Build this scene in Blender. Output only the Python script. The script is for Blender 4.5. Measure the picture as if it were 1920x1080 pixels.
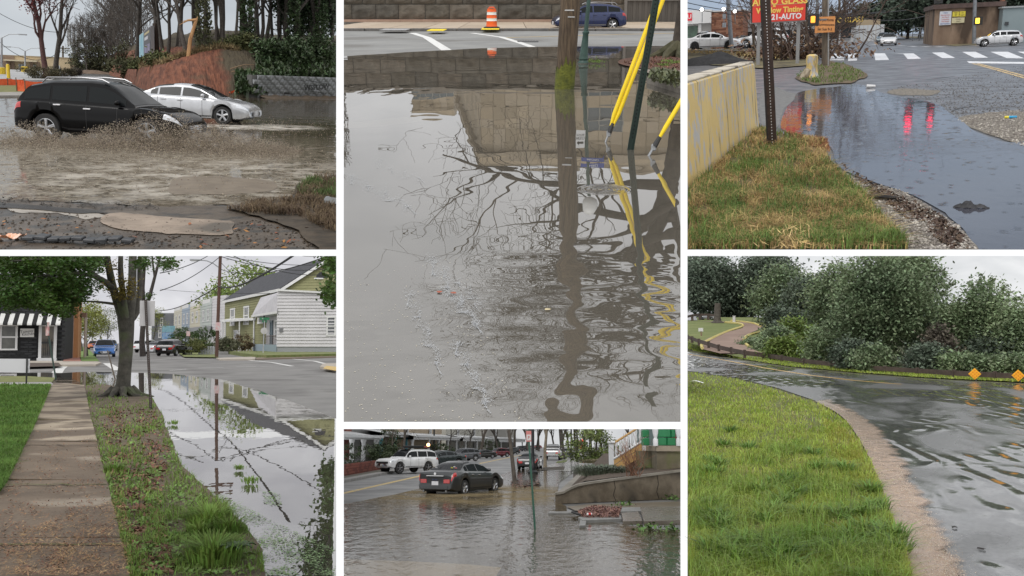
# Six flooded-street views, side by side.  The photograph is a collage of six
# pictures of six different places, so the scene holds six separate stages, each
# a complete 3D place with its own ground, water, objects and sky.  The open
# overcast sky shows in the gaps between the stages.
import bpy,bmesh,math,random
import numpy as np
from mathutils import Vector as V3,Matrix,Euler
from mathutils import noise as mnoise
R=math.radians
def SET(node,key,val):node.inputs[key].default_value=val
for o in list(bpy.data.objects):
 bpy.data.objects.remove(o,do_unlink=True)
SC=bpy.context.scene
COL=SC.collection
# ------------------------------------------------------------------ camera
FOC=1700.0
cam_d=bpy.data.cameras.new('camera')
cam_d.sensor_width=36.0
cam_d.lens=36.0*FOC/1920.0
cam_d.clip_start=0.1
cam_d.clip_end=80000.0
cam=bpy.data.objects.new('camera',cam_d)
cam.rotation_euler=(R(90),0,0)
COL.objects.link(cam)
SC.camera=cam
# ------------------------------------------------------------------ sky
SUN_EL,SUN_AZ=52.0,205.0
world=bpy.data.worlds.new('World')
SC.world=world
world.use_nodes=True
wn,wl=world.node_tree.nodes,world.node_tree.links
wn.clear()
wo=wn.new('ShaderNodeOutputWorld')
bg=wn.new('ShaderNodeBackground');SET(bg,'Strength',0.15)
tc=wn.new('ShaderNodeTexCoord')
sp=wn.new('ShaderNodeSeparateXYZ')
ab=wn.new('ShaderNodeMath');ab.operation='ABSOLUTE'
mx=wn.new('ShaderNodeMath');mx.operation='MAXIMUM';SET(mx,1,0.05)
cb=wn.new('ShaderNodeCombineXYZ')
sky=wn.new('ShaderNodeTexSky');sky.sky_type='NISHITA';sky.sun_disc=False
sky.sun_elevation=R(SUN_EL);sky.sun_rotation=R(SUN_AZ)
sky.air_density=1.0;sky.dust_density=6.0;sky.ozone_density=1.0
hs=wn.new('ShaderNodeHueSaturation');SET(hs,'Saturation',0.22)
ov=wn.new('ShaderNodeMix');ov.data_type='RGBA'
SET(ov,0,0.80)
SET(ov,7,(7.1,7.12,7.18,1))
wl.new(tc.outputs['Generated'],sp.inputs[0])
wl.new(sp.outputs['Z'],ab.inputs[0]);wl.new(ab.outputs[0],mx.inputs[0])
wl.new(sp.outputs['X'],cb.inputs[0]);wl.new(sp.outputs['Y'],cb.inputs[1]);wl.new(mx.outputs[0],cb.inputs[2])
wl.new(cb.outputs[0],sky.inputs['Vector'])
wl.new(sky.outputs[0],hs.inputs['Color'])
wl.new(hs.outputs[0],ov.inputs[6])
wl.new(ov.outputs[2],bg.inputs['Color'])
wl.new(bg.outputs[0],wo.inputs[0])
# ------------------------------------------------------------------ sun (overcast: weak, very soft)
sun_d=bpy.data.lights.new('sun','SUN')
sun_d.energy=0.9;sun_d.angle=R(25);sun_d.color=(1,0.97,0.93)
sun=bpy.data.objects.new('sun',sun_d)
_az=R(SUN_AZ)
_sd=V3((math.sin(_az)*math.cos(R(SUN_EL)),math.cos(_az)*math.cos(R(SUN_EL)),math.sin(R(SUN_EL))))
sun.rotation_euler=(-_sd).to_track_quat('-Z','Y').to_euler()
COL.objects.link(sun)
# ------------------------------------------------------------------ exposure
SC.view_settings.view_transform='Standard'
SC.view_settings.look='None'
SC.view_settings.exposure=0.2
SC.view_settings.gamma=1.0
SC.view_settings.use_curve_mapping=False
SC.cycles.max_bounces=7
SC.cycles.transparent_max_bounces=12
SC.cycles.use_denoising=True
# ================================================================== stages
class Stage:
 def __init__(s,key,uc,vh,h,scale,roll=0.0):
  s.key,s.h,s.k=key,h,scale
  fw=V3((uc-960,FOC,540-vh)).normalized()
  a=V3((math.cos(roll),0,math.sin(roll)))
  rt=(a-fw*a.dot(fw)).normalized()
  up=rt.cross(fw)
  s.B=Matrix((rt,fw,up)).transposed()
  s.M=(Matrix.Scale(scale,4)@s.B.to_4x4()@Matrix.Translation((0,0,-h)))
  s.ax=(rt,fw,up)
 def ray(s,u,v):
  d=V3((u-960,FOC,540-v))
  return V3((d.dot(s.ax[0]),d.dot(s.ax[1]),d.dot(s.ax[2])))
 def g(s,u,v,z=0.0):
  r=s.ray(u,v);t=(z-s.h)/r.z
  return V3((r.x*t,r.y*t,z))
 def at(s,u,v,dist):
  r=s.ray(u,v);t=dist/r.y
  return V3((r.x*t,dist,s.h+r.z*t))
 def hgt(s,u,vb,vt):
  b=s.g(u,vb)
  return s.at(u,vt,b.y).z
 def px(s,pts):
  P=np.asarray(pts,float)-np.array([0,0,s.h])
  W=P@np.array(s.B.transposed())
  y=np.maximum(W[:,1],1e-6)
  return np.stack([960+FOC*W[:,0]/y,540-FOC*W[:,2]/y],1),W[:,1]
BIG=40.0
S1=Stage(1,315,118,2.15,1.0,R(-2.4))
S2=Stage(2,960,2,1.5,1.0)
S3=Stage(3,1605,55,1.55,1.0,R(2.6))
S4=Stage(4,315,638,1.6,BIG)
S5=Stage(5,960,830,2.05,BIG)
S6=Stage(6,1605,605,4.0,BIG)
PANEL={1:(-9e9,630.5,-9e9,468),2:(644.5,1276,-9e9,791),3:(1289,9e9,-9e9,468),4:(-9e9,630.5,480,9e9),5:(644.5,1276,804.5,9e9),6:(1289,9e9,480,9e9)}
VIS={1:(-200,630.5,-100,468),2:(644.5,1276,-100,791),3:(1289,2120,-100,468)}
US,VS=(630.5,644.5,1276.0,1289.0),(468.0,480.0,791.0,804.5)
def keep_mask(key,uv):
 u,v=uv[:,0],uv[:,1]
 a=PANEL[key]
 ok=(u<=a[1])&(u>=a[0])&(v>=a[2])&(v<=a[3])
 if key>=4:
  b=PANEL[key-3]
  ok|=(u<=b[1])&(u>=b[0])&(v<=b[3])
 elif key==2:
  ok|=v<-25
 return ok
def rng(seed):
 return np.random.default_rng(seed)
class MB:
 def __init__(s):
  s.v,s.f=[],[]
 def add(s,vs,fs):
  n=len(s.v)
  s.v.extend([tuple(p) for p in vs])
  s.f.extend([tuple(i+n for i in f) for f in fs])
  return s
 def box(s,x0,x1,y0,y1,z0,z1):
  v=[(x,y,z) for z in(z0,z1) for y in(y0,y1) for x in(x0,x1)]
  return s.add(v,[(0,2,3,1),(4,5,7,6),(0,1,5,4),(2,6,7,3),(0,4,6,2),(1,3,7,5)])
 def boxc(s,c,d,rz=0.0,ry=0.0,rx=0.0):
  m=Euler((rx,ry,rz)).to_matrix();c=V3(c)
  v=[c+m@V3((x*d[0]/2,y*d[1]/2,z*d[2]/2)) for z in(-1,1) for y in(-1,1) for x in(-1,1)]
  return s.add(v,[(0,2,3,1),(4,5,7,6),(0,1,5,4),(2,6,7,3),(0,4,6,2),(1,3,7,5)])
 def tube(s,pts,rads,n=8,cap=True):
  pts=[V3(p) for p in pts]
  if not hasattr(rads,'__len__'):rads=[rads]*len(pts)
  vs,fs=[],[]
  t0=(pts[1]-pts[0]).normalized()
  ref=V3((0,0,1)) if abs(t0.z)<.9 else V3((1,0,0))
  a=t0.cross(ref).normalized()
  for i,p in enumerate(pts):
   t=(pts[min(i+1,len(pts)-1)]-pts[max(i-1,0)])
   t=t.normalized() if t.length>1e-9 else t0
   a=(a-t*a.dot(t))
   a=a.normalized() if a.length>1e-6 else t.orthogonal().normalized()
   b=t.cross(a)
   for k in range(n):
    an=2*math.pi*k/n
    vs.append(p+(a*math.cos(an)+b*math.sin(an))*rads[i])
  for i in range(len(pts)-1):
   for k in range(n):
    k2=(k+1)%n
    fs.append((i*n+k,i*n+k2,(i+1)*n+k2,(i+1)*n+k))
  if cap:
   fs.append(tuple(range(n-1,-1,-1)))
   fs.append(tuple((len(pts)-1)*n+k for k in range(n)))
  return s.add(vs,fs)
 def prism(s,poly,z0,z1):
  n=len(poly)
  a=sum(poly[i][0]*poly[(i+1)%n][1]-poly[(i+1)%n][0]*poly[i][1] for i in range(n))
  if a<0:poly=poly[::-1]
  v=[(p[0],p[1],z0) for p in poly]+[(p[0],p[1],z1) for p in poly]
  f=[tuple(range(n-1,-1,-1)),tuple(range(n,2*n))]
  f+=[(i,(i+1)%n,n+(i+1)%n,n+i) for i in range(n)]
  return s.add(v,f)
 def prism_xz(s,poly,y0,y1):
  m=MB().prism([(p[0],p[1]) for p in poly],0,1)
  return s.add([(p[0],y0+(y1-y0)*(1-p[2]),p[1]) for p in m.v],m.f)
 def prism_yz(s,poly,x0,x1):
  m=MB().prism([(p[0],p[1]) for p in poly],0,1)
  return s.add([(x0+(x1-x0)*p[2],p[0],p[1]) for p in m.v],m.f)
 def lathe(s,prof,n=16,c=(0,0,0),cap=True):
  vs=[(c[0]+r*math.cos(2*math.pi*k/n),c[1]+r*math.sin(2*math.pi*k/n),c[2]+z) for r,z in prof for k in range(n)]
  fs=[(i*n+k,i*n+(k+1)%n,(i+1)*n+(k+1)%n,(i+1)*n+k) for i in range(len(prof)-1) for k in range(n)]
  if cap:
   fs.append(tuple(range(n-1,-1,-1)))
   fs.append(tuple((len(prof)-1)*n+k for k in range(n)))
  return s.add(vs,fs)
 def quad(s,*p):
  return s.add(p,[tuple(range(len(p)))])
 def grid(s,fn,nu,nv):
  vs=[fn(i/nu,j/nv) for j in range(nv+1) for i in range(nu+1)]
  w=nu+1
  return s.add(vs,[(j*w+i,j*w+i+1,(j+1)*w+i+1,(j+1)*w+i) for j in range(nv) for i in range(nu)])
 def ball(s,c,r,sub=1,sq=(1,1,1),jit=0.0,seed=0):
  bm=bmesh.new();bmesh.ops.create_icosphere(bm,subdivisions=sub,radius=1)
  q=rng(seed)
  vs=[]
  for v in bm.verts:
   k=1+jit*(q.random()-.5)*2
   vs.append((c[0]+v.co.x*r*sq[0]*k,c[1]+v.co.y*r*sq[1]*k,c[2]+v.co.z*r*sq[2]*k))
  bm.verts.index_update()
  fs=[tuple(x.index for x in f.verts) for f in bm.faces]
  bm.free()
  return s.add(vs,fs)
 def xf(s,m):
  s.v=[tuple(m@V3(p)) for p in s.v]; return s
 def mesh(s,name,sm_=False,ang=40,bv=0.0):
  me=bpy.data.meshes.new(name)
  me.from_pydata(s.v,[],s.f)
  if bv:
   bm=bmesh.new();bm.from_mesh(me)
   bmesh.ops.bevel(bm,geom=list(bm.edges),offset=bv,segments=1,affect='EDGES',clamp_overlap=True)
   bm.to_mesh(me);bm.free()
  me.validate();me.update()
  if sm_:
   me.polygons.foreach_set('use_smooth',[True]*len(me.polygons))
   me.set_sharp_from_angle(angle=R(ang))
  return me
def np_mesh(name,V,Fc,sm_=False):
 V=np.asarray(V,np.float32);Fc=np.asarray(Fc,np.int32)
 me=bpy.data.meshes.new(name)
 m,k=Fc.shape
 me.vertices.add(len(V));me.vertices.foreach_set('co',V.ravel())
 me.loops.add(m*k);me.loops.foreach_set('vertex_index',Fc.ravel())
 me.polygons.add(m)
 me.polygons.foreach_set('loop_start',np.arange(0,m*k,k,dtype=np.int32))
 me.polygons.foreach_set('loop_total',np.full(m,k,np.int32))
 if sm_:me.polygons.foreach_set('use_smooth',np.ones(m,bool))
 me.update(calc_edges=True);me.validate()
 return me
def setp(o,lbl=None,cat=None,gr_=None,kd=None):
 if lbl:o['label']=lbl
 if cat:o['category']=cat
 if gr_:o['group']=gr_
 if kd:o['kind']=kd
 return o
def J(S,name,lbl,cat,loc=(0,0,0),rz=0.0,gr_=None,sc=1.0,rx=0.0,ry=0.0):
 o=bpy.data.objects.new(name,None)
 o.empty_display_size=0.2
 COL.objects.link(o)
 o.matrix_world=S.M@Matrix.Translation(loc)@Euler((rx,ry,rz)).to_matrix().to_4x4()@Matrix.Scale(sc,4)
 o['stage']=S.key
 return setp(o,lbl,cat,gr_)
def K(name,me,m,parent,loc=(0,0,0),rot=(0,0,0),sc=(1,1,1),sm_=False,ang=40,bv=0.0,kd=None,lbl=None):
 if isinstance(me,MB):me=me.mesh(name,sm_,ang,bv)
 if m is not None and not me.materials:me.materials.append(m)
 o=bpy.data.objects.new(name,me)
 COL.objects.link(o)
 o.parent=parent
 o.location=loc;o.rotation_euler=rot;o.scale=sc
 return setp(o,lbl,None,None,kd)
def solo(S,name,me,m,lbl=None,cat=None,gr_=None,kd=None,loc=(0,0,0),rz=0.0,sc=1.0,rx=0.0,ry=0.0,sm_=False,ang=40,bv=0.0):
 if isinstance(me,MB):me=me.mesh(name,sm_,ang,bv)
 if m is not None and not me.materials:me.materials.append(m)
 o=bpy.data.objects.new(name,me)
 COL.objects.link(o)
 o.matrix_world=S.M@Matrix.Translation(loc)@Euler((rx,ry,rz)).to_matrix().to_4x4()@Matrix.Scale(sc,4)
 o['stage']=S.key
 return setp(o,lbl,cat,gr_,kd)
def kids(o):
 return [c for c in bpy.data.objects if c.parent==o]
def clone(S,src,loc,rz,lbl,gr_=None,sc=1.0,kmap=None):
 r=src.copy();COL.objects.link(r)
 r.matrix_world=S.M@Matrix.Translation(loc)@Matrix.Rotation(rz,4,'Z')@Matrix.Scale(sc,4)
 r['stage']=S.key;r['label']=lbl
 if gr_:r['group']=gr_
 for ch in src.children:
  c=ch.copy();COL.objects.link(c);c.parent=r
  for gch in ch.children:
   d=gch.copy();COL.objects.link(d);d.parent=c
 return r
_M={}
CUR=S1
def use(S):
 global CUR
 CUR=S
def nodes_of(name):
 m=bpy.data.materials.new(name);m.use_nodes=True
 nt=m.node_tree
 return m,nt.nodes,nt.links,nt.nodes['Principled BSDF']
def col4(c): return(c[0],c[1],c[2],1)
def mat(name,c1,c2=None,scale=4.0,ro=0.65,bump=0.0,bz_=None,metal=0.0,detail=5.0,stops=(0.35,0.65),spec=None,coat=0.0,il=0.0,emit=None,estr=1.0,trans=0.0,dist=0.0,c3=None,s3=1.5,ro2=None,sx_=None,st3=(0.52,0.62)):
 key=(name,CUR.k)
 if key in _M: return _M[key]
 m,n,l,b=nodes_of(name)
 SET(b,'Base Color',col4(c1))
 SET(b,'Roughness',ro)
 SET(b,'Metallic',metal)
 if spec is not None:SET(b,'Specular IOR Level',spec)
 if coat:SET(b,'Coat Weight',coat);SET(b,'Coat Roughness',0.05)
 if emit is not None:
  SET(b,'Emission Color',col4(emit));SET(b,'Emission Strength',estr)
 t=n.new('ShaderNodeTexCoord');vec=t.outputs['Object']
 if sx_:
  mp=n.new('ShaderNodeMapping');SET(mp,'Scale',sx_)
  l.new(vec,mp.inputs['Vector']);vec=mp.outputs[0]
 colout=None
 if c2 is not None:
  nz=n.new('ShaderNodeTexNoise');SET(nz,'Scale',scale);SET(nz,'Detail',detail)
  SET(nz,'Roughness',0.62);SET(nz,'Distortion',dist)
  l.new(vec,nz.inputs['Vector'])
  cr=n.new('ShaderNodeValToRGB')
  cr.color_ramp.elements[0].position=stops[0];cr.color_ramp.elements[0].color=col4(c1)
  cr.color_ramp.elements[1].position=stops[1];cr.color_ramp.elements[1].color=col4(c2)
  l.new(nz.outputs['Fac'],cr.inputs[0]);colout=cr.outputs[0]
  if ro2 is not None:
   mr=n.new('ShaderNodeMapRange');SET(mr,1,stops[0]);SET(mr,2,stops[1])
   SET(mr,3,ro);SET(mr,4,ro2)
   l.new(nz.outputs['Fac'],mr.inputs[0]);l.new(mr.outputs[0],b.inputs['Roughness'])
 if c3 is not None:
  n3=n.new('ShaderNodeTexNoise');SET(n3,'Scale',s3);SET(n3,'Detail',6)
  l.new(vec,n3.inputs['Vector'])
  r3=n.new('ShaderNodeMapRange');SET(r3,1,st3[0]);SET(r3,2,st3[1])
  l.new(n3.outputs['Fac'],r3.inputs[0])
  mx3=n.new('ShaderNodeMix');mx3.data_type='RGBA'
  l.new(r3.outputs[0],mx3.inputs[0])
  if colout:l.new(colout,mx3.inputs[6])
  else:SET(mx3,6,col4(c1))
  SET(mx3,7,col4(c3));colout=mx3.outputs[2]
 if il:
  gi=n.new('ShaderNodeNewGeometry')
  hv=n.new('ShaderNodeHueSaturation')
  a1=n.new('ShaderNodeMapRange');SET(a1,3,1-il);SET(a1,4,1+il)
  l.new(gi.outputs['Random Per Island'],a1.inputs[0]);l.new(a1.outputs[0],hv.inputs['Value'])
  a2=n.new('ShaderNodeMapRange');SET(a2,3,0.5-il*.06);SET(a2,4,0.5+il*.03)
  l.new(gi.outputs['Random Per Island'],a2.inputs[0]);l.new(a2.outputs[0],hv.inputs['Hue'])
  if colout:l.new(colout,hv.inputs['Color'])
  else:SET(hv,'Color',col4(c1))
  colout=hv.outputs[0]
 if colout:l.new(colout,b.inputs['Base Color'])
 if bump:
  nb=n.new('ShaderNodeTexNoise');SET(nb,'Scale',bz_ or scale*4);SET(nb,'Detail',4)
  l.new(vec,nb.inputs['Vector'])
  bp=n.new('ShaderNodeBump');SET(bp,'Strength',min(1.0,bump));SET(bp,'Distance',0.02*CUR.k*max(1.0,bump))
  l.new(nb.outputs['Fac'],bp.inputs['Height']);l.new(bp.outputs[0],b.inputs['Normal'])
 if trans:
  tl=n.new('ShaderNodeBsdfTranslucent');ms=n.new('ShaderNodeMixShader');SET(ms,0,trans)
  if colout:l.new(colout,tl.inputs['Color'])
  else:SET(tl,'Color',col4(c1))
  out=n['Material Output']
  l.new(b.outputs[0],ms.inputs[1]);l.new(tl.outputs[0],ms.inputs[2]);l.new(ms.outputs[0],out.inputs[0])
 _M[key]=m
 return m
def glass(name='car_glass',c=(0.012,0.014,0.015),ro=0.03):
 return mat(name,c,ro=ro,spec=0.14)
def paint(name,c,metal=0.35,ro=0.22,coat=0.6,spec=None):
 return mat(name,c,(c[0]*.88,c[1]*.88,c[2]*.88),scale=3,ro=ro,metal=metal,coat=coat,spec=spec)
def water(name,murk,clear=0.4,tint=(0.55,0.5,0.42),ro=0.03,waves=(),foam=None,refl=1.0,boost=0.0):
 key=(name,CUR.k)
 if key in _M: return _M[key]
 m,n,l,b=nodes_of(name)
 n.remove(b);out=n['Material Output']
 t=n.new('ShaderNodeTexCoord');vec=t.outputs['Object']
 df=n.new('ShaderNodeBsdfDiffuse')
 nz=n.new('ShaderNodeTexNoise');SET(nz,'Scale',0.35);SET(nz,'Detail',5)
 l.new(vec,nz.inputs['Vector'])
 cr=n.new('ShaderNodeValToRGB')
 cr.color_ramp.elements[0].position=.3;cr.color_ramp.elements[0].color=col4([x*.8 for x in murk])
 cr.color_ramp.elements[1].position=.7;cr.color_ramp.elements[1].color=col4([x*1.2 for x in murk])
 l.new(nz.outputs['Fac'],cr.inputs[0]);l.new(cr.outputs[0],df.inputs['Color'])
 tr=n.new('ShaderNodeBsdfTransparent');SET(tr,'Color',col4(tint))
 m1=n.new('ShaderNodeMixShader');SET(m1,0,clear)
 l.new(df.outputs[0],m1.inputs[1]);l.new(tr.outputs[0],m1.inputs[2])
 gl=n.new('ShaderNodeBsdfGlossy');SET(gl,'Roughness',ro)
 SET(gl,'Color',(refl,refl,refl,1))
 fr=n.new('ShaderNodeFresnel');SET(fr,'IOR',1.33)
 m2=n.new('ShaderNodeMixShader')
 bo=n.new('ShaderNodeMath');bo.operation='MULTIPLY_ADD';SET(bo,1,1-boost);SET(bo,2,boost)
 l.new(fr.outputs[0],bo.inputs[0]);l.new(bo.outputs[0],m2.inputs[0]);l.new(m1.outputs[0],m2.inputs[1]);l.new(gl.outputs[0],m2.inputs[2])
 prev=None
 for(sc,st,dep,kd) in waves:
  mp=n.new('ShaderNodeMapping');SET(mp,'Scale',(sc,sc*st,sc))
  l.new(vec,mp.inputs['Vector'])
  if kd=='noise':
   h=n.new('ShaderNodeTexNoise');SET(h,'Scale',1);SET(h,'Detail',2.0)
   l.new(mp.outputs[0],h.inputs['Vector']);ho=h.outputs['Fac']
  elif kd=='swirl':
   h=n.new('ShaderNodeTexNoise');SET(h,'Scale',1);SET(h,'Detail',0.5);SET(h,'Distortion',1.2)
   l.new(mp.outputs[0],h.inputs['Vector']);ho=h.outputs['Fac']
  else:
   h=n.new('ShaderNodeTexVoronoi');SET(h,'Scale',1)
   l.new(mp.outputs[0],h.inputs['Vector'])
   a=n.new('ShaderNodeMath');a.operation='MULTIPLY';SET(a,1,42)
   l.new(h.outputs['Distance'],a.inputs[0])
   s_=n.new('ShaderNodeMath');s_.operation='SINE';l.new(a.outputs[0],s_.inputs[0])
   e=n.new('ShaderNodeMapRange');SET(e,1,0.0);SET(e,2,0.34);SET(e,3,1);SET(e,4,0)
   l.new(h.outputs['Distance'],e.inputs[0])
   q=n.new('ShaderNodeMath');q.operation='MULTIPLY';l.new(s_.outputs[0],q.inputs[0]);l.new(e.outputs[0],q.inputs[1])
   sx=n.new('ShaderNodeSeparateColor');l.new(h.outputs['Color'],sx.inputs[0])
   gt=n.new('ShaderNodeMath');gt.operation='GREATER_THAN';SET(gt,1,0.45);l.new(sx.outputs[0],gt.inputs[0])
   q2=n.new('ShaderNodeMath');q2.operation='MULTIPLY';l.new(q.outputs[0],q2.inputs[0]);l.new(gt.outputs[0],q2.inputs[1])
   ho=q2.outputs[0]
  bp=n.new('ShaderNodeBump');SET(bp,'Strength',1.0);SET(bp,'Distance',dep*CUR.k)
  l.new(ho,bp.inputs['Height'])
  if prev:l.new(prev,bp.inputs['Normal'])
  prev=bp.outputs[0]
 if prev:
  l.new(prev,gl.inputs['Normal']);l.new(prev,fr.inputs['Normal'])
 last=m2.outputs[0]
 for fm in(foam or()):
  (fc,fsc,lo,hi,ctr,rad)=fm
  fz=n.new('ShaderNodeTexNoise');SET(fz,'Scale',fsc);SET(fz,'Detail',8);SET(fz,'Roughness',.7)
  l.new(vec,fz.inputs['Vector'])
  mr=n.new('ShaderNodeMapRange');SET(mr,1,lo);SET(mr,2,hi)
  l.new(fz.outputs['Fac'],mr.inputs[0])
  mp=n.new('ShaderNodeMapping');SET(mp,'Location',[-ctr[i]/rad[i] for i in range(3)])
  SET(mp,'Scale',[1/rad[i] for i in range(3)])
  l.new(vec,mp.inputs['Vector'])
  gs=n.new('ShaderNodeVectorMath');gs.operation='LENGTH';l.new(mp.outputs[0],gs.inputs[0])
  g2=n.new('ShaderNodeMapRange');SET(g2,1,.55);SET(g2,2,1.0);SET(g2,3,1);SET(g2,4,0)
  l.new(gs.outputs['Value'],g2.inputs[0])
  mm=n.new('ShaderNodeMath');mm.operation='MULTIPLY';l.new(mr.outputs[0],mm.inputs[0]);l.new(g2.outputs[0],mm.inputs[1])
  fd=n.new('ShaderNodeBsdfDiffuse');SET(fd,'Color',col4(fc))
  m3=n.new('ShaderNodeMixShader');l.new(mm.outputs[0],m3.inputs[0]);l.new(last,m3.inputs[1]);l.new(fd.outputs[0],m3.inputs[2])
  last=m3.outputs[0]
 l.new(last,out.inputs[0])
 _M[key]=m
 return m
def sky_mat(name,ca,cbb,scale=(1.5,1.5,4.0),st=1.0):
 m,n,l,b=nodes_of(name)
 n.remove(b)
 t=n.new('ShaderNodeTexCoord');mp=n.new('ShaderNodeMapping');SET(mp,'Scale',[s/100 for s in scale])
 l.new(t.outputs['Object'],mp.inputs['Vector'])
 nz=n.new('ShaderNodeTexNoise');SET(nz,'Scale',1);SET(nz,'Detail',6);SET(nz,'Distortion',.4)
 l.new(mp.outputs[0],nz.inputs['Vector'])
 cr=n.new('ShaderNodeValToRGB');cr.color_ramp.elements[0].position=.35;cr.color_ramp.elements[1].position=.68
 cr.color_ramp.elements[0].color=col4(ca);cr.color_ramp.elements[1].color=col4(cbb)
 l.new(nz.outputs['Fac'],cr.inputs[0])
 e=n.new('ShaderNodeEmission');SET(e,'Strength',st*.87)
 l.new(cr.outputs[0],e.inputs['Color'])
 l.new(e.outputs[0],n['Material Output'].inputs[0])
 return m
def spline(pts,per=8,closed=False):
 P=[V3(p) for p in pts];n=len(P);out=[]
 rg=range(n if closed else n-1)
 for i in rg:
  if closed:a,b,c,d=P[(i-1)%n],P[i],P[(i+1)%n],P[(i+2)%n]
  else:a,b,c,d=P[max(i-1,0)],P[i],P[i+1],P[min(i+2,n-1)]
  for k in range(per):
   t=k/per
   out.append(0.5*((2*b)+(c-a)*t+(2*a-5*b+4*c-d)*t*t+(3*b-a-3*c+d)*t**3))
 if not closed:out.append(P[-1])
 return out
def wobble(pts,amp,freq,seed=0.0):
 out=[]
 for p in pts:
  q=V3((p[0]*freq,p[1]*freq,seed))
  out.append(V3((p[0]+amp*mnoise.noise(q)+amp*.5*mnoise.noise(q*2.7),p[1]+.45*amp*mnoise.noise(q+V3((9,4,2))),0)))
 return out
def Y(S,name,pix,m,z=0.0,kd='structure',lbl=None,cat=None,wob=0.0,freq=0.03,per=0,smoothc=False,parent=None,thick=0.0):
 P=[V3((p[0],p[1],0)) for p in pix]
 if smoothc:P=spline(P,per or 8,True)
 elif per:
  q=[]
  for i in range(len(P)):
   a,b=P[i],P[(i+1)%len(P)]
   q+=[a.lerp(b,k/per) for k in range(per)]
  P=q
 if wob:P=wobble(P,wob,freq,sum(map(ord,name))%17)
 G=[S.g(p.x,p.y,z) for p in P]
 mb=MB()
 if thick:mb.prism([(p.x,p.y) for p in G],z-thick,z)
 else:mb.add(G,[tuple(range(len(G)))])
 me=mb.mesh(name)
 bm=bmesh.new();bm.from_mesh(me);bmesh.ops.triangulate(bm,faces=[f for f in bm.faces if len(f.verts)>4])
 bmesh.ops.recalc_face_normals(bm,faces=list(bm.faces))
 for f in bm.faces:
  if not thick and f.normal.z<0:f.normal_flip()
 bm.to_mesh(me);bm.free()
 if parent is not None: return K(name,me,m,parent,kd=kd)
 return solo(S,name,me,m,lbl,cat,None,kd)
def strip(S,name,pl,w,m,z,parent=None,kd='structure',lbl=None,cat=None):
 G=[S.g(p[0],p[1],z) for p in pl]
 L,Rr=[],[]
 for i,p in enumerate(G):
  t=(G[min(i+1,len(G)-1)]-G[max(i-1,0)]).normalized()
  nrm=V3((-t.y,t.x,0))*(w/2 if not hasattr(w,'__len__') else w[i]/2)
  L.append(p+nrm);Rr.append(p-nrm)
 mb=MB()
 for i in range(len(G)-1):mb.quad(Rr[i],Rr[i+1],L[i+1],L[i])
 if parent is not None: return K(name,mb,m,parent,kd=kd)
 return solo(S,name,mb,m,lbl,cat,None,kd)
def in_poly(P,poly):
 x,y=P[:,0],P[:,1];ins=np.zeros(len(P),bool);n=len(poly);j=n-1
 for i in range(n):
  xi,yi=poly[i][0],poly[i][1];xj,yj=poly[j][0],poly[j][1]
  c=((yi>y)!=(yj>y))&(x<(xj-xi)*(y-yi)/(yj-yi+1e-12)+xi)
  ins^=c;j=i
 return ins
def GP(S,poly,n,seed,z=0.0,cl_=0.0,cf=0.02):
 q=rng(seed)
 A=np.array([(p[0],p[1]) for p in poly],float)
 lo,hi=A.min(0),A.max(0)
 out=np.zeros((0,2))
 while len(out)<n:
  P=lo+q.random((n*3,2))*(hi-lo)
  P=P[in_poly(P,A)]
  if cl_:
   k=np.array([mnoise.noise(V3((p[0]*cf,p[1]*cf*2,seed))) for p in P])
   P=P[q.random(len(P))<np.clip(.5+cl_*k*1.6,0.03,1)]
  if len(P)==0:continue
  out=np.vstack([out,P])
 out=out[:n]
 d=np.stack([out[:,0]-960,np.full(n,FOC),540-out[:,1]],1)
 ax=np.array([list(a) for a in S.ax])
 r=d@ax.T
 t=(z-S.h)/r[:,2]
 return np.stack([r[:,0]*t,r[:,1]*t,np.full(n,z)],1),out
def BL(S,name,poly,n,m,seed,hgt=0.1,wid=0.008,lean=0.5,z=0.0,cl_=0.0,cf=0.02,minpx=1.0,lbl=None,cat='grass',hvar=.5,zfun=None,pix=None):
 q=rng(seed)
 B,px=GP(S,poly,n,seed,z,cl_,cf)
 if zfun is not None:B[:,2]+=zfun(B)
 d=np.linalg.norm(B-np.array([0,0,S.h]),axis=1)
 w=np.maximum(wid,minpx*d/FOC)[:,None]
 H=hgt*(1-hvar+2*hvar*q.random(n))*(0.75+.5*(np.array([mnoise.noise(V3((b[0]*1.1,b[1]*1.1,seed))) for b in B])+.5))
 a=q.random(n)*2*np.pi
 side=np.stack([np.cos(a),np.sin(a),np.zeros(n)],1)
 bend=np.stack([-np.sin(a),np.cos(a),np.zeros(n)],1)*(q.normal(0,lean,n))[:,None]
 up=np.array([0,0,1.0])
 mid=B+(up+bend*.35)*H[:,None]*.55
 tip=B+(up*(1-.25*np.minimum(1,np.abs(np.linalg.norm(bend,axis=1)))[:,None])+bend)*H[:,None]
 V=np.stack([B-side*w/2,B+side*w/2,mid-side*w*.4,mid+side*w*.4,tip],1).reshape(-1,3)
 i=np.arange(n)[:,None]*5
 Fc=np.concatenate([i+[0,1,3],i+[0,3,2],i+[2,3,4]],0)
 uv,_=S.px(V);ok=keep_mask(S.key,uv).reshape(-1,5).all(1)
 Fc=Fc[np.tile(ok,3)]
 return solo(S,name,np_mesh(name,V,Fc),m,lbl,cat,None,'stuff')
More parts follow.
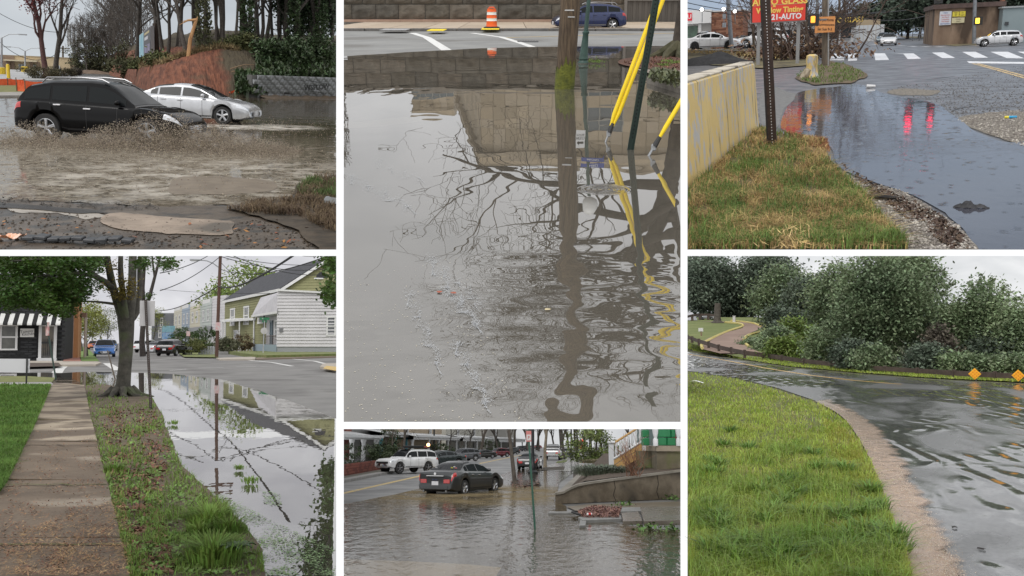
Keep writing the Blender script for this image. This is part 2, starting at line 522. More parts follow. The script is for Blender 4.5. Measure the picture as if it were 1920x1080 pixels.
def FK(S,name,B,size,m,seed,lbl=None,cat=None,flat=.25,parent=None,kd='stuff',aspect=.55,lift=.3):
 q=rng(seed);n=len(B)
 a=q.random(n)*2*np.pi;s=size*(.6+.8*q.random(n))
 u=np.stack([np.cos(a),np.sin(a),q.normal(0,flat,n)],1)*s[:,None]
 v=np.stack([-np.sin(a),np.cos(a),q.normal(0,flat,n)],1)*(s*aspect)[:,None]
 C=B+np.array([0,0,1])*(s*lift)[:,None]
 V=np.stack([C-u,C-v*.8,C+u,C+v],1).reshape(-1,3)
 Fc=np.arange(n*4).reshape(-1,4)
 uv,_=S.px(V);ok=keep_mask(S.key,uv).reshape(-1,4).all(1)
 me=np_mesh(name,V,Fc[ok])
 if parent is not None: return K(name,me,m,parent,kd=kd)
 return solo(S,name,me,m,lbl,cat,None,kd)
def stones(S,name,B,size,m,seed,lbl=None,cat=None):
 q=rng(seed);n=len(B)
 o=np.array([[1,0,0],[0,1,0],[-1,0,0],[0,-1,0],[0,0,.7],[0,0,-.3]])
 s=size*(.4+q.random(n)**2*1.3)
 V=B[:,None,:]+o[None]*s[:,None,None]*(0.7+.6*q.random((n,6,1)))
 an=q.random(n)*6.28;c,sn=np.cos(an),np.sin(an)
 L=V-B[:,None,:]
 V=B[:,None,:]+np.stack([L[...,0]*c[:,None]-L[...,1]*sn[:,None],L[...,0]*sn[:,None]+L[...,1]*c[:,None],L[...,2]],2)
 V=V.reshape(-1,3)
 f=np.array([[0,1,4],[1,2,4],[2,3,4],[3,0,4],[1,0,5],[2,1,5],[3,2,5],[0,3,5]])
 Fc=(np.arange(n)[:,None,None]*6+f[None]).reshape(-1,3)
 uv,_=S.px(V);ok=np.repeat(keep_mask(S.key,uv).reshape(-1,6).all(1),8)
 return solo(S,name,np_mesh(name,V,Fc[ok]),m,lbl,cat,None,'stuff')
def backdrop(S,dist,half_u,v_top,m,v_bot):
 mb=MB();n=40
 P=[]
 for i in range(n+1):
  an=R(-half_u+2*half_u*i/n)
  P.append((math.sin(an)*dist,math.cos(an)*dist))
 zb=S.h+dist*math.tan(R(v_bot));zt=S.h+dist*math.tan(R(v_top))
 for i in range(n):
  for k in range(10):
   za,zc=zb+(zt-zb)*k/10,zb+(zt-zb)*(k+1)/10
   mb.quad((*P[i],za),(*P[i+1],za),(*P[i+1],zc),(*P[i],zc))
 return solo(S,'sky',mb,m,kd='structure',lbl='overcast grey sky behind the street',sm_=True)
def text_mesh(s,size,font_w=0.0,ext=0.004,align='CENTER'):
 cu=bpy.data.curves.new('lettering','FONT');cu.body=s;cu.size=size;cu.align_x=align;cu.align_y='CENTER'
 cu.extrude=ext;cu.offset=font_w;cu.resolution_u=2
 o=bpy.data.objects.new('lettering',cu);COL.objects.link(o)
 dg=bpy.context.evaluated_depsgraph_get()
 me=bpy.data.meshes.new_from_object(o.evaluated_get(dg))
 bpy.data.objects.remove(o,do_unlink=True);bpy.data.curves.remove(cu)
 return me
def LT(s,size,m,parent,loc,rot=(R(90),0,0),w=0.0,sx=1.0,align='CENTER'):
 return K('lettering',text_mesh(s,size,w,align=align),m,parent,loc,rot,(sx,1,1))
CARS={'sedan':dict(L=4.85,W=1.83,wx=(-1.40,1.42),wr=.335,zb=.20,deck=[(-2.42,.62),(-2.38,.95),(-2.2,1.02),(-1.6,1.03),(-.5,.97),(.9,.93),(1.5,.88),(2.1,.76),(2.35,.62),(2.42,.50)],roof=[(-1.75,1.02),(-1.0,1.38),(-.35,1.455),(.15,1.44),(.55,1.33),(1.25,.93)],split=(-.98,-.12,.0),wrf=.62),'suv':dict(L=4.76,W=1.88,wx=(-1.42,1.41),wr=.385,zb=.28,deck=[(-2.38,.72),(-2.36,.98),(-2.2,1.08),(-1.6,1.10),(-.5,1.06),(.8,1.02),(1.4,.99),(2.0,.90),(2.28,.74),(2.38,.58)],roof=[(-2.28,1.10),(-1.95,1.52),(-1.3,1.66),(-.3,1.70),(.15,1.67),(.45,1.55),(1.15,1.02)],split=(-1.28,-.25,.0),wrf=.70),'boxy':dict(taper=.90,L=4.82,W=1.93,wx=(-1.36,1.43),wr=.40,zb=.42,deck=[(-2.41,.78),(-2.40,1.05),(-2.3,1.15),(-1.6,1.16),(-.5,1.15),(.8,1.14),(1.4,1.13),(2.1,1.07),(2.35,.95),(2.41,.72)],roof=[(-2.34,1.15),(-2.1,1.66),(-1.6,1.78),(-.3,1.80),(.2,1.78),(.42,1.70),(.95,1.14)],split=(-1.30,-.35,.0),wrf=.74),'hatch':dict(L=4.30,W=1.78,wx=(-1.28,1.30),wr=.33,zb=.22,deck=[(-2.14,.66),(-2.12,.95),(-2.0,1.02),(-1.4,1.02),(-.4,.98),(.8,.95),(1.3,.90),(1.85,.80),(2.08,.64),(2.15,.5)],roof=[(-2.02,1.02),(-1.7,1.38),(-1.0,1.52),(-.2,1.55),(.2,1.52),(.5,1.42),(1.15,.95)],split=(-1.0,-.12,.0),wrf=.66),'mini':dict(L=3.85,W=1.70,wx=(-1.22,1.25),wr=.32,zb=.2,deck=[(-1.92,.6),(-1.9,.9),(-1.8,.97),(-1.2,.97),(-.2,.95),(.8,.92),(1.2,.90),(1.65,.84),(1.85,.7),(1.92,.5)],roof=[(-1.82,.97),(-1.55,1.36),(-.9,1.41),(-.1,1.42),(.25,1.40),(.45,1.34),(.95,.92)],split=(-.55,.0,.0),wrf=.66),'pickup':dict(taper=.93,L=5.6,W=1.98,wx=(-1.75,1.78),wr=.40,zb=.42,deck=[(-2.8,.85),(-2.79,1.15),(-2.6,1.22),(-1.6,1.22),(-.8,1.2),(1.1,1.2),(1.6,1.18),(2.4,1.12),(2.7,.98),(2.8,.75)],roof=[(-.95,1.22),(-.8,1.72),(-.4,1.88),(.2,1.90),(.6,1.86),(.85,1.78),(1.45,1.2)],split=(-.55,.25,.0),wrf=.72),'roadster':dict(L=4.05,W=1.74,wx=(-1.18,1.25),wr=.32,zb=.18,deck=[(-2.0,.55),(-1.99,.82),(-1.85,.88),(-1.2,.90),(-.3,.86),(.6,.85),(1.2,.82),(1.75,.70),(1.95,.58),(2.02,.45)],roof=[(-1.25,.9),(-.95,1.18),(-.5,1.28),(.0,1.27),(.2,1.22),(.75,.86)],split=(-.6,.0,.0),wrf=.60),}
_carmesh={}
def _smooth(a,k):
 for _ in range(k):a=np.concatenate([a[:1],(a[:-2]+2*a[1:-1]+a[2:])/4,a[-1:]])
 return a
class CarSurf:
 def __init__(s,c):
  s.c=c;L=c['L']
  s.xs=np.linspace(-L/2,L/2,97)
  dk=np.array(c['deck']);rf=np.array(c['roof'])
  s.deck=_smooth(np.interp(s.xs,dk[:,0],dk[:,1]),3)
  s.top=np.interp(s.xs,rf[:,0],rf[:,1],left=0,right=0)
  s.top=np.maximum(s.top,s.deck+.035)
  s.top=_smooth(s.top,2)
  e=np.minimum(1,np.minimum((s.xs+L/2)/.55,(L/2-s.xs)/.8))
  tp=c.get('taper',.84)
  s.w=c['W']/2*(tp+(1-tp)*np.sqrt(1-(1-np.clip(e,0,1))**2))
  zb=np.full_like(s.xs,c['zb'])+.10*(1-np.clip(np.minimum((s.xs+L/2)/.35,(L/2-s.xs)/.35),0,1))
  ra=c['wr']*1.16
  for wx in c['wx']:
   d=np.abs(s.xs-wx)
   zb=np.maximum(zb,np.where(d<ra,c['wr']+np.sqrt(np.maximum(0,ra**2-d**2))-.0,0))
  s.zb=zb
  s.ring=np.stack([s._ring(i) for i in range(len(s.xs))])
 def _ring(s,i):
  w,zb,zd,zt,c=s.w[i],s.zb[i],s.deck[i],s.top[i],s.c
  cab=np.clip((zt-zd-.035)/.25,0,1)
  wr=c['W']/2*c['wrf']
  wr=wr*(1-.0*cab)
  H=zt-zd
  full=np.clip(H/(max(s.top)-np.interp(s.xs[i],s.xs,s.deck)),0,1)
  y8=w*.88+(wr-w*.88)*full
  mid=zb+(zd-zb)*.5
  pts=[(0,zb),(w*.86,zb),(w*.975,zb+.04),(w*1.0,max(zb+.05,mid-.08)),(w*.995,max(zb+.07,mid+.1)),(w*.965,max(zb+.09,zd-.05)),(w*.915,zd),(w*.885,zd+.012+.0*H)]
  if cab>0:
   pts+=[(y8,zt-.07*full-.004),(y8*.86,zt-.018),(0,zt)]
  else:
   pts+=[(w*.70,zd+.02),(w*.4,zd+.03),(0,zt)]
  return np.array(pts)
 def P(s,x,k,sg=1,off=0.0):
  fi=np.interp(x,s.xs,np.arange(len(s.xs)));i=int(min(fi,len(s.xs)-2));t=fi-i
  r=s.ring[i]*(1-t)+s.ring[i+1]*t
  j=int(min(k,9));q=k-j
  p=r[j]*(1-q)+r[j+1]*q
  if off:
   d=r[j+1]-r[j];nl=np.array([d[1],-d[0]]);nl/=(np.linalg.norm(nl)+1e-9)
   i0,i1=max(i-1,0),min(i+2,len(s.xs)-1)
   ra=s.ring[i0][j]*(1-q)+s.ring[i0][j+1]*q;rb=s.ring[i1][j]*(1-q)+s.ring[i1][j+1]*q
   dx=s.xs[i1]-s.xs[i0]
   n3=np.cross(np.array([dx,*(rb-ra)]),np.array([0,*d]))
   n3=n3/(np.linalg.norm(n3)+1e-9)
   if n3[1]*nl[0]+n3[2]*nl[1]<0:n3=-n3
   return V3((x+n3[0]*off,sg*(p[0]+n3[1]*off),p[1]+n3[2]*off))
  return V3((x,sg*p[0],p[1]))
 def patch(s,fx,k0,k1,n,m,sg=1,off=.006):
  mb=MB()
  def fn(a,b):
   k=k0+(k1-k0)*b
   return s.P(fx(a,b),k,sg,off)
  mb.grid(fn,n,m)
  return mb
def car_meshes(style):
 if style in _carmesh: return _carmesh[style]
 c=CARS[style];cs=CarSurf(c);L,W=c['L'],c['W'];D={}
 N=len(cs.xs)
 mb=MB();nr=21
 for i in range(N):
  r=cs.ring[i]
  full=[(p[0],p[1]) for p in r]+[(-p[0],p[1]) for p in r[-2:0:-1]]
  nr=len(full)
  mb.v.extend((cs.xs[i],p[0],p[1]) for p in full)
 for i in range(N-1):
  for k in range(nr):
   k2=(k+1)%nr
   mb.f.append((i*nr+k,(i+1)*nr+k,(i+1)*nr+k2,i*nr+k2))
 mb.f.append(tuple(range(nr)));mb.f.append(tuple((N-1)*nr+k for k in range(nr-1,-1,-1)))
 D['body']=mb.mesh('body',True,38)
 rf=c['roof'];xr0,xr1=rf[0][0],rf[-1][0]
 H=cs.top-cs.deck;ok=cs.xs[(H>.17)]
 xa,xb=ok.min()+.10,ok.max()-.06
 if style=='pickup':xa=-.82
 cuts=[x for x in c['split'][:2] if x>xa+.1]
 edges=[xa]+cuts+[xb]
 side=[]
 for j in range(len(edges)-1):
  a0=edges[j]+(.035 if j else 0);a1=edges[j+1]-(.035 if j<len(edges)-2 else 0)
  side.append((a0,a1))
 D['side_window']=[]
 for a0,a1 in side:
  for sg in(1,-1):
   D['side_window'].append(cs.patch(lambda a,b:a0+(a1-a0)*a,7.10,7.84,10,3,sg).mesh('side_window',True,60))
 top_k=8.22
 def span(x0,x1):
  mb=MB()
  mb.grid(lambda a,b:cs.P(x0+(x1-x0)*b,10-(10-top_k)*abs(2*a-1),1 if a>=.5 else -1,.006),14,6)
  return mb
 xf=[p for p in rf][-3][0]
 D['windshield']=span(xf+.03,xr1-.10).mesh('windshield',True,60)
 xrr=rf[2][0] if style in('sedan','roadster') else rf[1][0]
 if style=='pickup':xrr=rf[1][0]
 D['rear_window']=span(xr0+(.16 if style in('sedan','roadster') else .05),xrr-(.12 if style in('sedan',) else -.02)).mesh('rear_window',True,60)
 D['headlight']=[cs.patch(lambda a,b:L/2-.50+.44*a+.04*b,4.35,5.65,8,4,sg,.008).mesh('headlight',True,60) for sg in(1,-1)]
 D['taillight']=[cs.patch(lambda a,b:-L/2+.02+.26*a,4.5,5.6,8,4,sg,.008).mesh('taillight',True,60) for sg in(1,-1)]
 zf=float(np.interp(L/2-.05,cs.xs,cs.deck));zr=float(np.interp(-L/2+.05,cs.xs,cs.deck));we=W/2*.8;zb=c['zb']
 D['rear_lamp_face']=[MB().boxc((-L/2-.004,sg*(we-.17),zr-.17),(.02,.30,.16)).mesh('taillight',bv=.008) for sg in(1,-1)]
 g=MB()
 for k in range(4):g.boxc((L/2+.006,0,zf-.10-.05*k),(.03,we*1.05-.04*k,.022))
 D['grille']=MB().boxc((L/2-.002,0,zf-.17),(.012,we*1.15,.22)).mesh('grille',bv=.004)
 D['grille_bar']=g.mesh('grille_bar')
 D['lower_grille']=MB().boxc((L/2-.004,0,zb+.20),(.03,we*1.5,.13)).mesh('lower_grille',bv=.01)
 D['plate']=MB().boxc((-L/2-.006,0,zr-(.25 if style!='pickup' else .45)),(.012,.32,.16)).mesh('licence_plate')
 D['front_plate']=MB().boxc((L/2+.018,0,zb+.22),(.012,.32,.16)).mesh('licence_plate')
 D['rear_trim']=MB().boxc((-L/2-.004,0,zb+.18),(.02,we*1.7,.14)).mesh('rear_bumper_trim',bv=.01)
 u=MB().box(-L/2+.25,L/2-.25,-W/2*.72,W/2*.72,zb+.01,zb+.42)
 D['underbody']=u.mesh('underbody')
 D['door_seam']=[]
 for x in list(c['split'][:2])+[edges[-1]-.22]:
  for sg in(1,-1):
   sm=MB()
   pts=[cs.P(x,k,sg,.002) for k in(2.3,3,3.5,4,4.5,5,5.6)]
   if min(abs(x-w) for w in c['wx'])<c['wr']*1.25:pts=pts[3:]
   for i in range(len(pts)-1):
    a,b=pts[i],pts[i+1];e=V3((.007,0,0))
    sm.quad(a-e,a+e,b+e,b-e)
   D['door_seam'].append(sm.mesh('door_seam'))
 D['handle']=[]
 for x in [c['split'][0]+.22 if len(cuts)>1 else c['split'][0]+.15,edges[-1]-1.05 if len(cuts)>1 else edges[-1]-.95]:
  for sg in(1,-1):
   p=cs.P(x,4.75,sg,.02)
   D['handle'].append(MB().boxc(p,(.20,.03,.035)).mesh('door_handle',bv=.008))
 D['mirror']=[]
 for sg in(1,-1):
  p=cs.P(edges[-1]-.18,7.1,sg,.0)
  D['mirror'].append(MB().ball((p.x,p.y+sg*.12,p.z+.07),.1,2,(.8,1.1,.75)).mesh('mirror',True))
 D['sill']=[]
 for sg in(1,-1):
  tr=MB()
  for x0,x1 in [(c['wx'][0]+c['wr']*1.22,c['wx'][1]-c['wr']*1.22)]:
   for i in range(10):
    a=cs.P(x0+(x1-x0)*i/10,1.9,sg,.006);b=cs.P(x0+(x1-x0)*(i+1)/10,1.9,sg,.006)
    d=cs.P(x0+(x1-x0)*i/10,2.35,sg,.008);e=cs.P(x0+(x1-x0)*(i+1)/10,2.35,sg,.008)
    tr.quad(a,b,e,d)
  D['sill'].append(tr.mesh('sill_trim'))
 r=c['wr'];wt=.22
 ty=MB();pr=[(r*.68,-wt/2),(r*.95,-wt/2),(r,-wt/2+.03),(r,wt/2-.03),(r*.95,wt/2),(r*.68,wt/2)]
 n=28
 vs=[(rr*math.cos(2*math.pi*k/n),y,rr*math.sin(2*math.pi*k/n)) for rr,y in pr for k in range(n)]
 ty.add(vs,[(i*n+k,(i+1)*n+k,(i+1)*n+(k+1)%n,i*n+(k+1)%n) for i in range(len(pr)-1) for k in range(n)])
 D['tyre']=ty.mesh('tyre',True,45)
 rm=MB()
 pr=[(r*.69,wt/2-.01),(r*.64,wt/2-.005),(r*.60,wt/2-.05),(r*.58,0)]
 vs=[(rr*math.cos(2*math.pi*k/n),y,rr*math.sin(2*math.pi*k/n)) for rr,y in pr for k in range(n)]
 rm.add(vs,[(i*n+k,i*n+(k+1)%n,(i+1)*n+(k+1)%n,(i+1)*n+k) for i in range(len(pr)-1) for k in range(n)])
 for k in range(5):
  an=2*math.pi*k/5+.3
  for da in(-.13,.13):
   a=an+da
   rm.tube([(r*.10*math.cos(a),wt/2-.03,r*.10*math.sin(a)),(r*.63*math.cos(a-da*.3),wt/2-.025,r*.63*math.sin(a-da*.3))],[.03,.022],5)
 rm.tube([(0,wt/2-.07,0),(0,wt/2-.005,0)],[r*.2,r*.15],12)
 D['rim']=rm.mesh('rim',True,40)
 D['hub_back']=MB().tube([(0,-.06,0),(0,-.02,0)],r*.66,20).mesh('brake_disc')
 if style=='pickup':
  D['bed']=MB().box(-L/2+.1,-1.02,-W/2*.80,W/2*.80,1.2,1.262).mesh('truck_bed')
 _carmesh[style]=(D,cs)
 return _carmesh[style]
def cp(me,m):
 key=(me.name,m.name)
 if key in _M: return _M[key]
 if not me.materials:me.materials.append(m);_M[key]=me; return me
 if me.materials[0]==m: return me
 q=me.copy();q.materials.clear();q.materials.append(m);_M[key]=q
 return q
def car(S,style,name,lbl,loc,rz,body,gr_=None,sc=1.0,rails=False,lit=False,rimc=None,cat='car',plates=True,trim=None,far=False,clad=None):
 D,cs=car_meshes(style);c=CARS[style];L,W=c['L'],c['W']
 t=J(S,name,lbl,cat,loc,rz,gr_,sc)
 gl=glass();blk=mat('black_trim',(.012,.012,.013),ro=.5);rub=mat('tyre_rubber',(.018,.018,.019),(.03,.029,.027),scale=9,ro=.85)
 chrome=mat('chrome',(.7,.7,.72),ro=.12,metal=1.0)
 rimm=rimc or mat('alloy_silver',(.55,.56,.58),ro=.28,metal=.9)
 hl=mat('headlight_lens',(.55,.57,.6),(.75,.77,.8),scale=25,ro=.08,metal=.4,coat=1)
 tl=mat('taillight_lens',(.35,.008,.008),(.5,.015,.012),scale=30,ro=.1,coat=1)
 plm=mat('licence_plate_white',(.62,.63,.66),ro=.4)
 K('body',cp(D['body'],body),None,t)
 for me in D['side_window']:K('side_window',cp(me,gl),None,t)
 K('windshield',cp(D['windshield'],gl),None,t)
 K('rear_window',cp(D['rear_window'],gl),None,t)
 for me in D['headlight']:K('headlight',cp(me,hl),None,t)
 for me in D['taillight']:K('taillight',cp(me,tl),None,t)
 K('grille',cp(D['grille'],blk),None,t)
 K('underbody',cp(D['underbody'],blk),None,t)
 for i,x in enumerate(c['wx']):
  for sg in(1,-1):
   w=K('wheel',cp(D['hub_back'],blk),None,t,(x,sg*(W/2-.135),c['wr']),(0,0,0 if sg>0 else math.pi))
   K('tyre',cp(D['tyre'],rub),None,w);K('rim',cp(D['rim'],rimm),None,w)
 if far: return t
 K('grille_bar',cp(D['grille_bar'],chrome),None,t)
 K('lower_grille',cp(D['lower_grille'],blk),None,t)
 K('rear_bumper_trim',cp(D['rear_trim'],clad or body),None,t)
 for me in D['rear_lamp_face']:K('taillight',cp(me,tl),None,t)
 for me in D['door_seam']:K('door_seam',cp(me,blk),None,t)
 for me in D['sill']:K('sill_trim',cp(me,clad or blk),None,t)
 for me in D['handle']:K('door_handle',cp(me,trim or body),None,t)
 for me in D['mirror']:K('mirror',cp(me,body),None,t)
 if plates:
  K('licence_plate',cp(D['plate'],plm),None,t)
  K('licence_plate',cp(D['front_plate'],plm),None,t)
 if rails:
  zt=float(max(cs.top))
  for sg in(1,-1):
   y=sg*W/2*c['wrf']*.93
   K('roof_rail',MB().tube([(-1.6,y,zt-.10),(-1.45,y,zt+.03),(-.5,y,zt+.06),(.1,y,zt+.03),(.3,y,zt-.06)],.02,6),rails if rails is not True else blk,t,sm_=True)
 if 'bed' in D:K('truck_bed',cp(D['bed'],blk),None,t)
 return t
def TS(seed,H=8.0,r0=.18,fork=.35,n1=7,levels=3,spread=.9,lean=(0,0),up=.25,kids_n=(4,4,3),ratio=.55,droop=0.0,start=None,dirv=None,ln0=None,r1=None):
 q=rng(seed);out=[];tips=[]
 def branch(p,d,ln,r,lev):
  npt=6 if lev==0 else(5 if lev==1 else 4)
  pts=[p];dd=d.normalized();rs=[r]
  for i in range(npt):
   jit=V3(q.normal(0,1,3))*(.10 if lev==0 else .24)
   dd=(dd+jit+V3((0,0,up*(.3 if lev else .1)-droop*lev*.25))).normalized()
   p=p+dd*(ln/npt)
   pts.append(p);rs.append(r*(1-(i+1)/npt*(.55 if lev==0 else .8)))
  out.append((lev,pts,rs))
  if lev>=levels:
   tips.append(pts[-1]);tips.append(pts[len(pts)//2]); return
  if lev==0:k=n1
  else:k=kids_n[min(lev-1,len(kids_n)-1)]
  for j in range(k):
   t=(fork+(1-fork)*(j+q.random()*.8)/k) if lev==0 else(.25+.75*(j+q.random())/k)
   fi=min(t,.999)*npt;i=int(fi);fr=fi-i
   bp=pts[i].lerp(pts[i+1],fr);br=rs[i]*(1-fr)+rs[i+1]*fr
   bd=(pts[i+1]-pts[i]).normalized()
   a=q.random()*6.283 if lev else(j*2.4+q.random())
   o=bd.orthogonal().normalized();o=Matrix.Rotation(a,3,bd)@o
   nd=(bd*(1-spread*.45)+o*spread*(.6+.5*q.random())+V3((0,0,up*.6)))
   branch(bp,nd,ln*ratio*(.75+.5*q.random())*(1.15-.45*t if lev==0 else 1),br*.62,lev+1)
  if lev<levels:tips.append(pts[-1])
 if start is not None:branch(start,dirv,ln0,r1,1)
 else:branch(V3((0,0,0)),V3((lean[0],lean[1],1)),H*.78,r0,0)
 return out,tips
def skel_meshes(sk,sides=(8,5,3,3),rmin=.006,flare=True):
 tr,br=MB(),MB()
 for lev,pts,rs in sk:
  rs=[max(rmin,r) for r in rs]
  if lev==0 and flare:
   rs[0]*=1.45
   p2=[pts[0],pts[0].lerp(pts[1],.12)]+pts[1:];r2=[rs[0],rs[0]/1.3]+rs[1:]
   tr.tube(p2,r2,sides[0],cap=False)
  else:
   (tr if lev==0 else br).tube(pts,rs,sides[min(lev,3)],cap=False)
 return tr,br
_treemesh={}
def bare_tree_mesh(key,**kw):
 if key in _treemesh: return _treemesh[key]
 rm=kw.pop('rmin',.012)
 sk,tips=TS(**kw);tr,br=skel_meshes(sk,rmin=rm)
 _treemesh[key]=(tr.mesh('trunk',True,80),br.mesh('branches',True,80),tips)
 return _treemesh[key]
def bare_tree(S,name,lbl,loc,key,bark,gr_=None,sc=1.0,rz=0.0,lean=0.0,lx=0.0,**kw):
 tm,bm_,tips=bare_tree_mesh(key,**kw)
 t=J(S,name,lbl,'tree',loc,rz,gr_,sc,rx=lx,ry=lean)
 K('trunk',cp(tm,bark),None,t);K('branches',cp(bm_,bark),None,t)
 return t
def LC(pts,n,size,seed,rad=.5,flat=.5,up=0.0):
 q=rng(seed);P=np.array([list(p) for p in pts])
 C=P[q.integers(0,len(P),n)]+q.normal(0,1,(n,3))*np.array([rad,rad,rad*.7])
 nrm=q.normal(0,1,(n,3));nrm[:,2]=np.abs(nrm[:,2])+flat;nrm/=np.linalg.norm(nrm,axis=1)[:,None]
 u=np.cross(nrm,q.normal(0,1,(n,3)));u/=(np.linalg.norm(u,axis=1)[:,None]+1e-9)
 v=np.cross(nrm,u);s=(size*(.6+.8*q.random(n)))[:,None]
 V=np.stack([C-u*s,C-v*s*.5,C+u*s,C+v*s*.5],1).reshape(-1,3)
 return V,np.arange(n*4).reshape(-1,4)
def crown_pts(seed,n_cl,rx,ry,rz,c=(0,0,0),lump=.35,hollow=.35):
 q=rng(seed);d=q.normal(0,1,(n_cl,3));d/=np.linalg.norm(d,axis=1)[:,None]
 k=np.array([1+lump*2*mnoise.noise(V3(x)*1.7+V3((seed,0,0))) for x in d])
 r=(hollow+(1-hollow)*q.random(n_cl)**.5)*k
 return d*r[:,None]*np.array([rx,ry,rz])+np.array(c)
def leafy(S,name,lbl,loc,leafm,bark,seed,H=8,r0=.18,crown=(3,3,3.2),cz=None,n_cl=160,per=70,leaf=.16,rad=.45,gr_=None,cat='tree',rz=0.0,key=None,sc=1.0,lean=0.0,trunk=True,lump=.35,hollow=.35,spec=None):
 t=J(S,name,lbl,cat,loc,rz,gr_,sc,ry=lean)
 k=('leafy',key if key is not None else seed,H,crown,CUR.k)
 if k not in _treemesh:
  cz=cz if cz is not None else H-crown[2]*.85
  pts=crown_pts(seed,n_cl,*crown,c=(0,0,cz),lump=lump,hollow=hollow)
  V,Fc=LC(pts,n_cl*per,leaf,seed+1,rad)
  cm=np_mesh('crown',V,Fc)
  sk,tips=TS(seed,H*.9,r0,fork=.3,n1=7,levels=2,spread=.8)
  a,b=skel_meshes(sk)
  _treemesh[k]=(cm,a.mesh('trunk',True,80),b.mesh('limbs',True,80))
 cm,tm,lm=_treemesh[k]
 if trunk:
  K('trunk',cp(tm,bark),None,t);K('limbs',cp(lm,bark),None,t)
 K('crown',cp(cm,leafm),None,t)
 return t
def bush(S,name,lbl,loc,leafm,seed,rx,ry,rz,n=2500,leaf=.06,rad=.12,gr_=None,cat='shrub',stem=None,lump=.3,n_cl=None,rot=0.0):
 t=J(S,name,lbl,cat,loc,rot,gr_)
 pts=crown_pts(seed,n_cl or max(30,n//50),rx,ry,rz,c=(0,0,rz*.95),lump=lump,hollow=.55)
 pts[:,2]=np.maximum(pts[:,2],.02)
 V,Fc=LC(pts,n,leaf,seed,rad)
 V[:,2]=np.maximum(V[:,2],0.005)
 K('foliage',np_mesh('foliage',V,Fc),leafm,t)
 q=rng(seed+5);mb=MB()
 for i in range(7):
  a=q.random()*6.28
  mb.tube([(0.05*math.cos(a),.05*math.sin(a),0),(rx*.3*math.cos(a),ry*.3*math.sin(a),rz*.7),(rx*.55*math.cos(a),ry*.55*math.sin(a),rz*1.3)],[.03*rz,.02*rz,.008*rz],4,cap=False)
 K('stems',mb,stem or mat('stem_bark',(.05,.04,.03),(.09,.075,.06),scale=8,ro=.9),t)
 return t
def pole(S,name,lbl,cat,u,vb,vt,r,m,lean_to=None,n=10,gr_=None,base=None,ut=None,taper=.85,partname='shaft'):
 b=base if base is not None else S.g(u,vb)
 top=S.at(ut if ut is not None else u,vt,b.y)
 t=J(S,name,lbl,cat,b,0,gr_)
 d=top-b
 K(partname,MB().tube([(0,0,0),d*.5,d],[r,r*(1+taper)/2,r*taper],n),m,t,sm_=True,ang=50)
 return t,b,d
def wire(S,name,lbl,a,b,sag,r,m,gr_=None):
 a,b=V3(a),V3(b);pts=[]
 for i in range(17):
  t=i/16;p=a.lerp(b,t);p.z-=sag*4*t*(1-t);pts.append(p-a)
 return solo(S,name,MB().tube(pts,r,4),m,lbl,'cable',gr_,loc=a)
use(S1)
bark_grey=mat('bark_grey',(.055,.047,.040),(.11,.095,.082),scale=7,ro=.9,bump=.5,bz_=20)
bark_dark=mat('bark_dark',(.030,.026,.022),(.065,.056,.047),scale=7,ro=.9)
bark_red=mat('bark_reddish_buds',(.075,.040,.036),(.13,.06,.055),scale=9,ro=.9)
asphalt_wet=mat('asphalt_wet',(.055,.054,.052),(.095,.092,.086),scale=.9,ro=.5,ro2=.3,bump=.25,bz_=60)
mud1=mat('mud_shoulder',(.052,.038,.026),(.115,.088,.062),scale=1.6,ro=.5,ro2=.3,bump=1.0,bz_=14,c3=(.035,.030,.024),s3=2.5)
# -- the ground of the place: one sheet running back to the far buildings
Y(S1,'road',[(-500,99),(640,146.5),(640,480),(-900,480)],asphalt_wet,0.0,lbl='wet asphalt street and car park')
Y(S1,'parking_lot',[(-300,129.5),(150,129.5),(95,150),(-300,152)],mat('lot_concrete',(.30,.30,.30),(.40,.40,.39),scale=.2,ro=.5),.004,lbl='pale wet parking lot before the store')
Y(S1,'verge',[(-200,161),(40,160),(75,166),(78,172),(-200,174)],mat('grass_mat_dull',(.10,.12,.03),(.20,.18,.07),scale=3,ro=.9),.05,lbl='thin grass strip behind the silt fence')
Y(S1,'pavement',[(-200,174),(78,172),(90,178),(-200,181)],mat('kerb_concrete',(.20,.19,.17),(.32,.30,.27),scale=2,ro=.6),.10,thick=.1,lbl='wet concrete kerb strip')
# -- flood water
wc=S1.g(230,300)
water1=water('flood_water_brown',(.115,.092,.063),clear=.12,refl=.85,ro=.05,waves=((1.1,.45,.014,'noise'),(5.0,.4,.005,'noise'),(1.6,1.0,.010,'rain')),foam=(((.25,.22,.175),4.2,.40,.72,(wc.x,wc.y,0),(9.5,10.5,10)),((.44,.41,.36),1.3,.47,.66,(S1.g(430,335).x,S1.g(430,335).y,0),(4.5,4.5,9)),((.37,.34,.285),9.0,.50,.72,(wc.x-1,wc.y-2.5,0),(8.5,6.0,10)),((.50,.47,.42),1.3,.38,.60,(S1.g(470,238).x,S1.g(470,238).y,0),(3.0,2.2,5))))
Y(S1,'water',[(-500,182),(100,178),(430,182),(640,186),(640,331),(585,335),(560,355),(540,372),(440,384),(300,388),(200,384),(100,376),(-500,372)],water1,.012,wob=7,freq=.03,per=10,lbl='brown flood water churned by the passing cars')
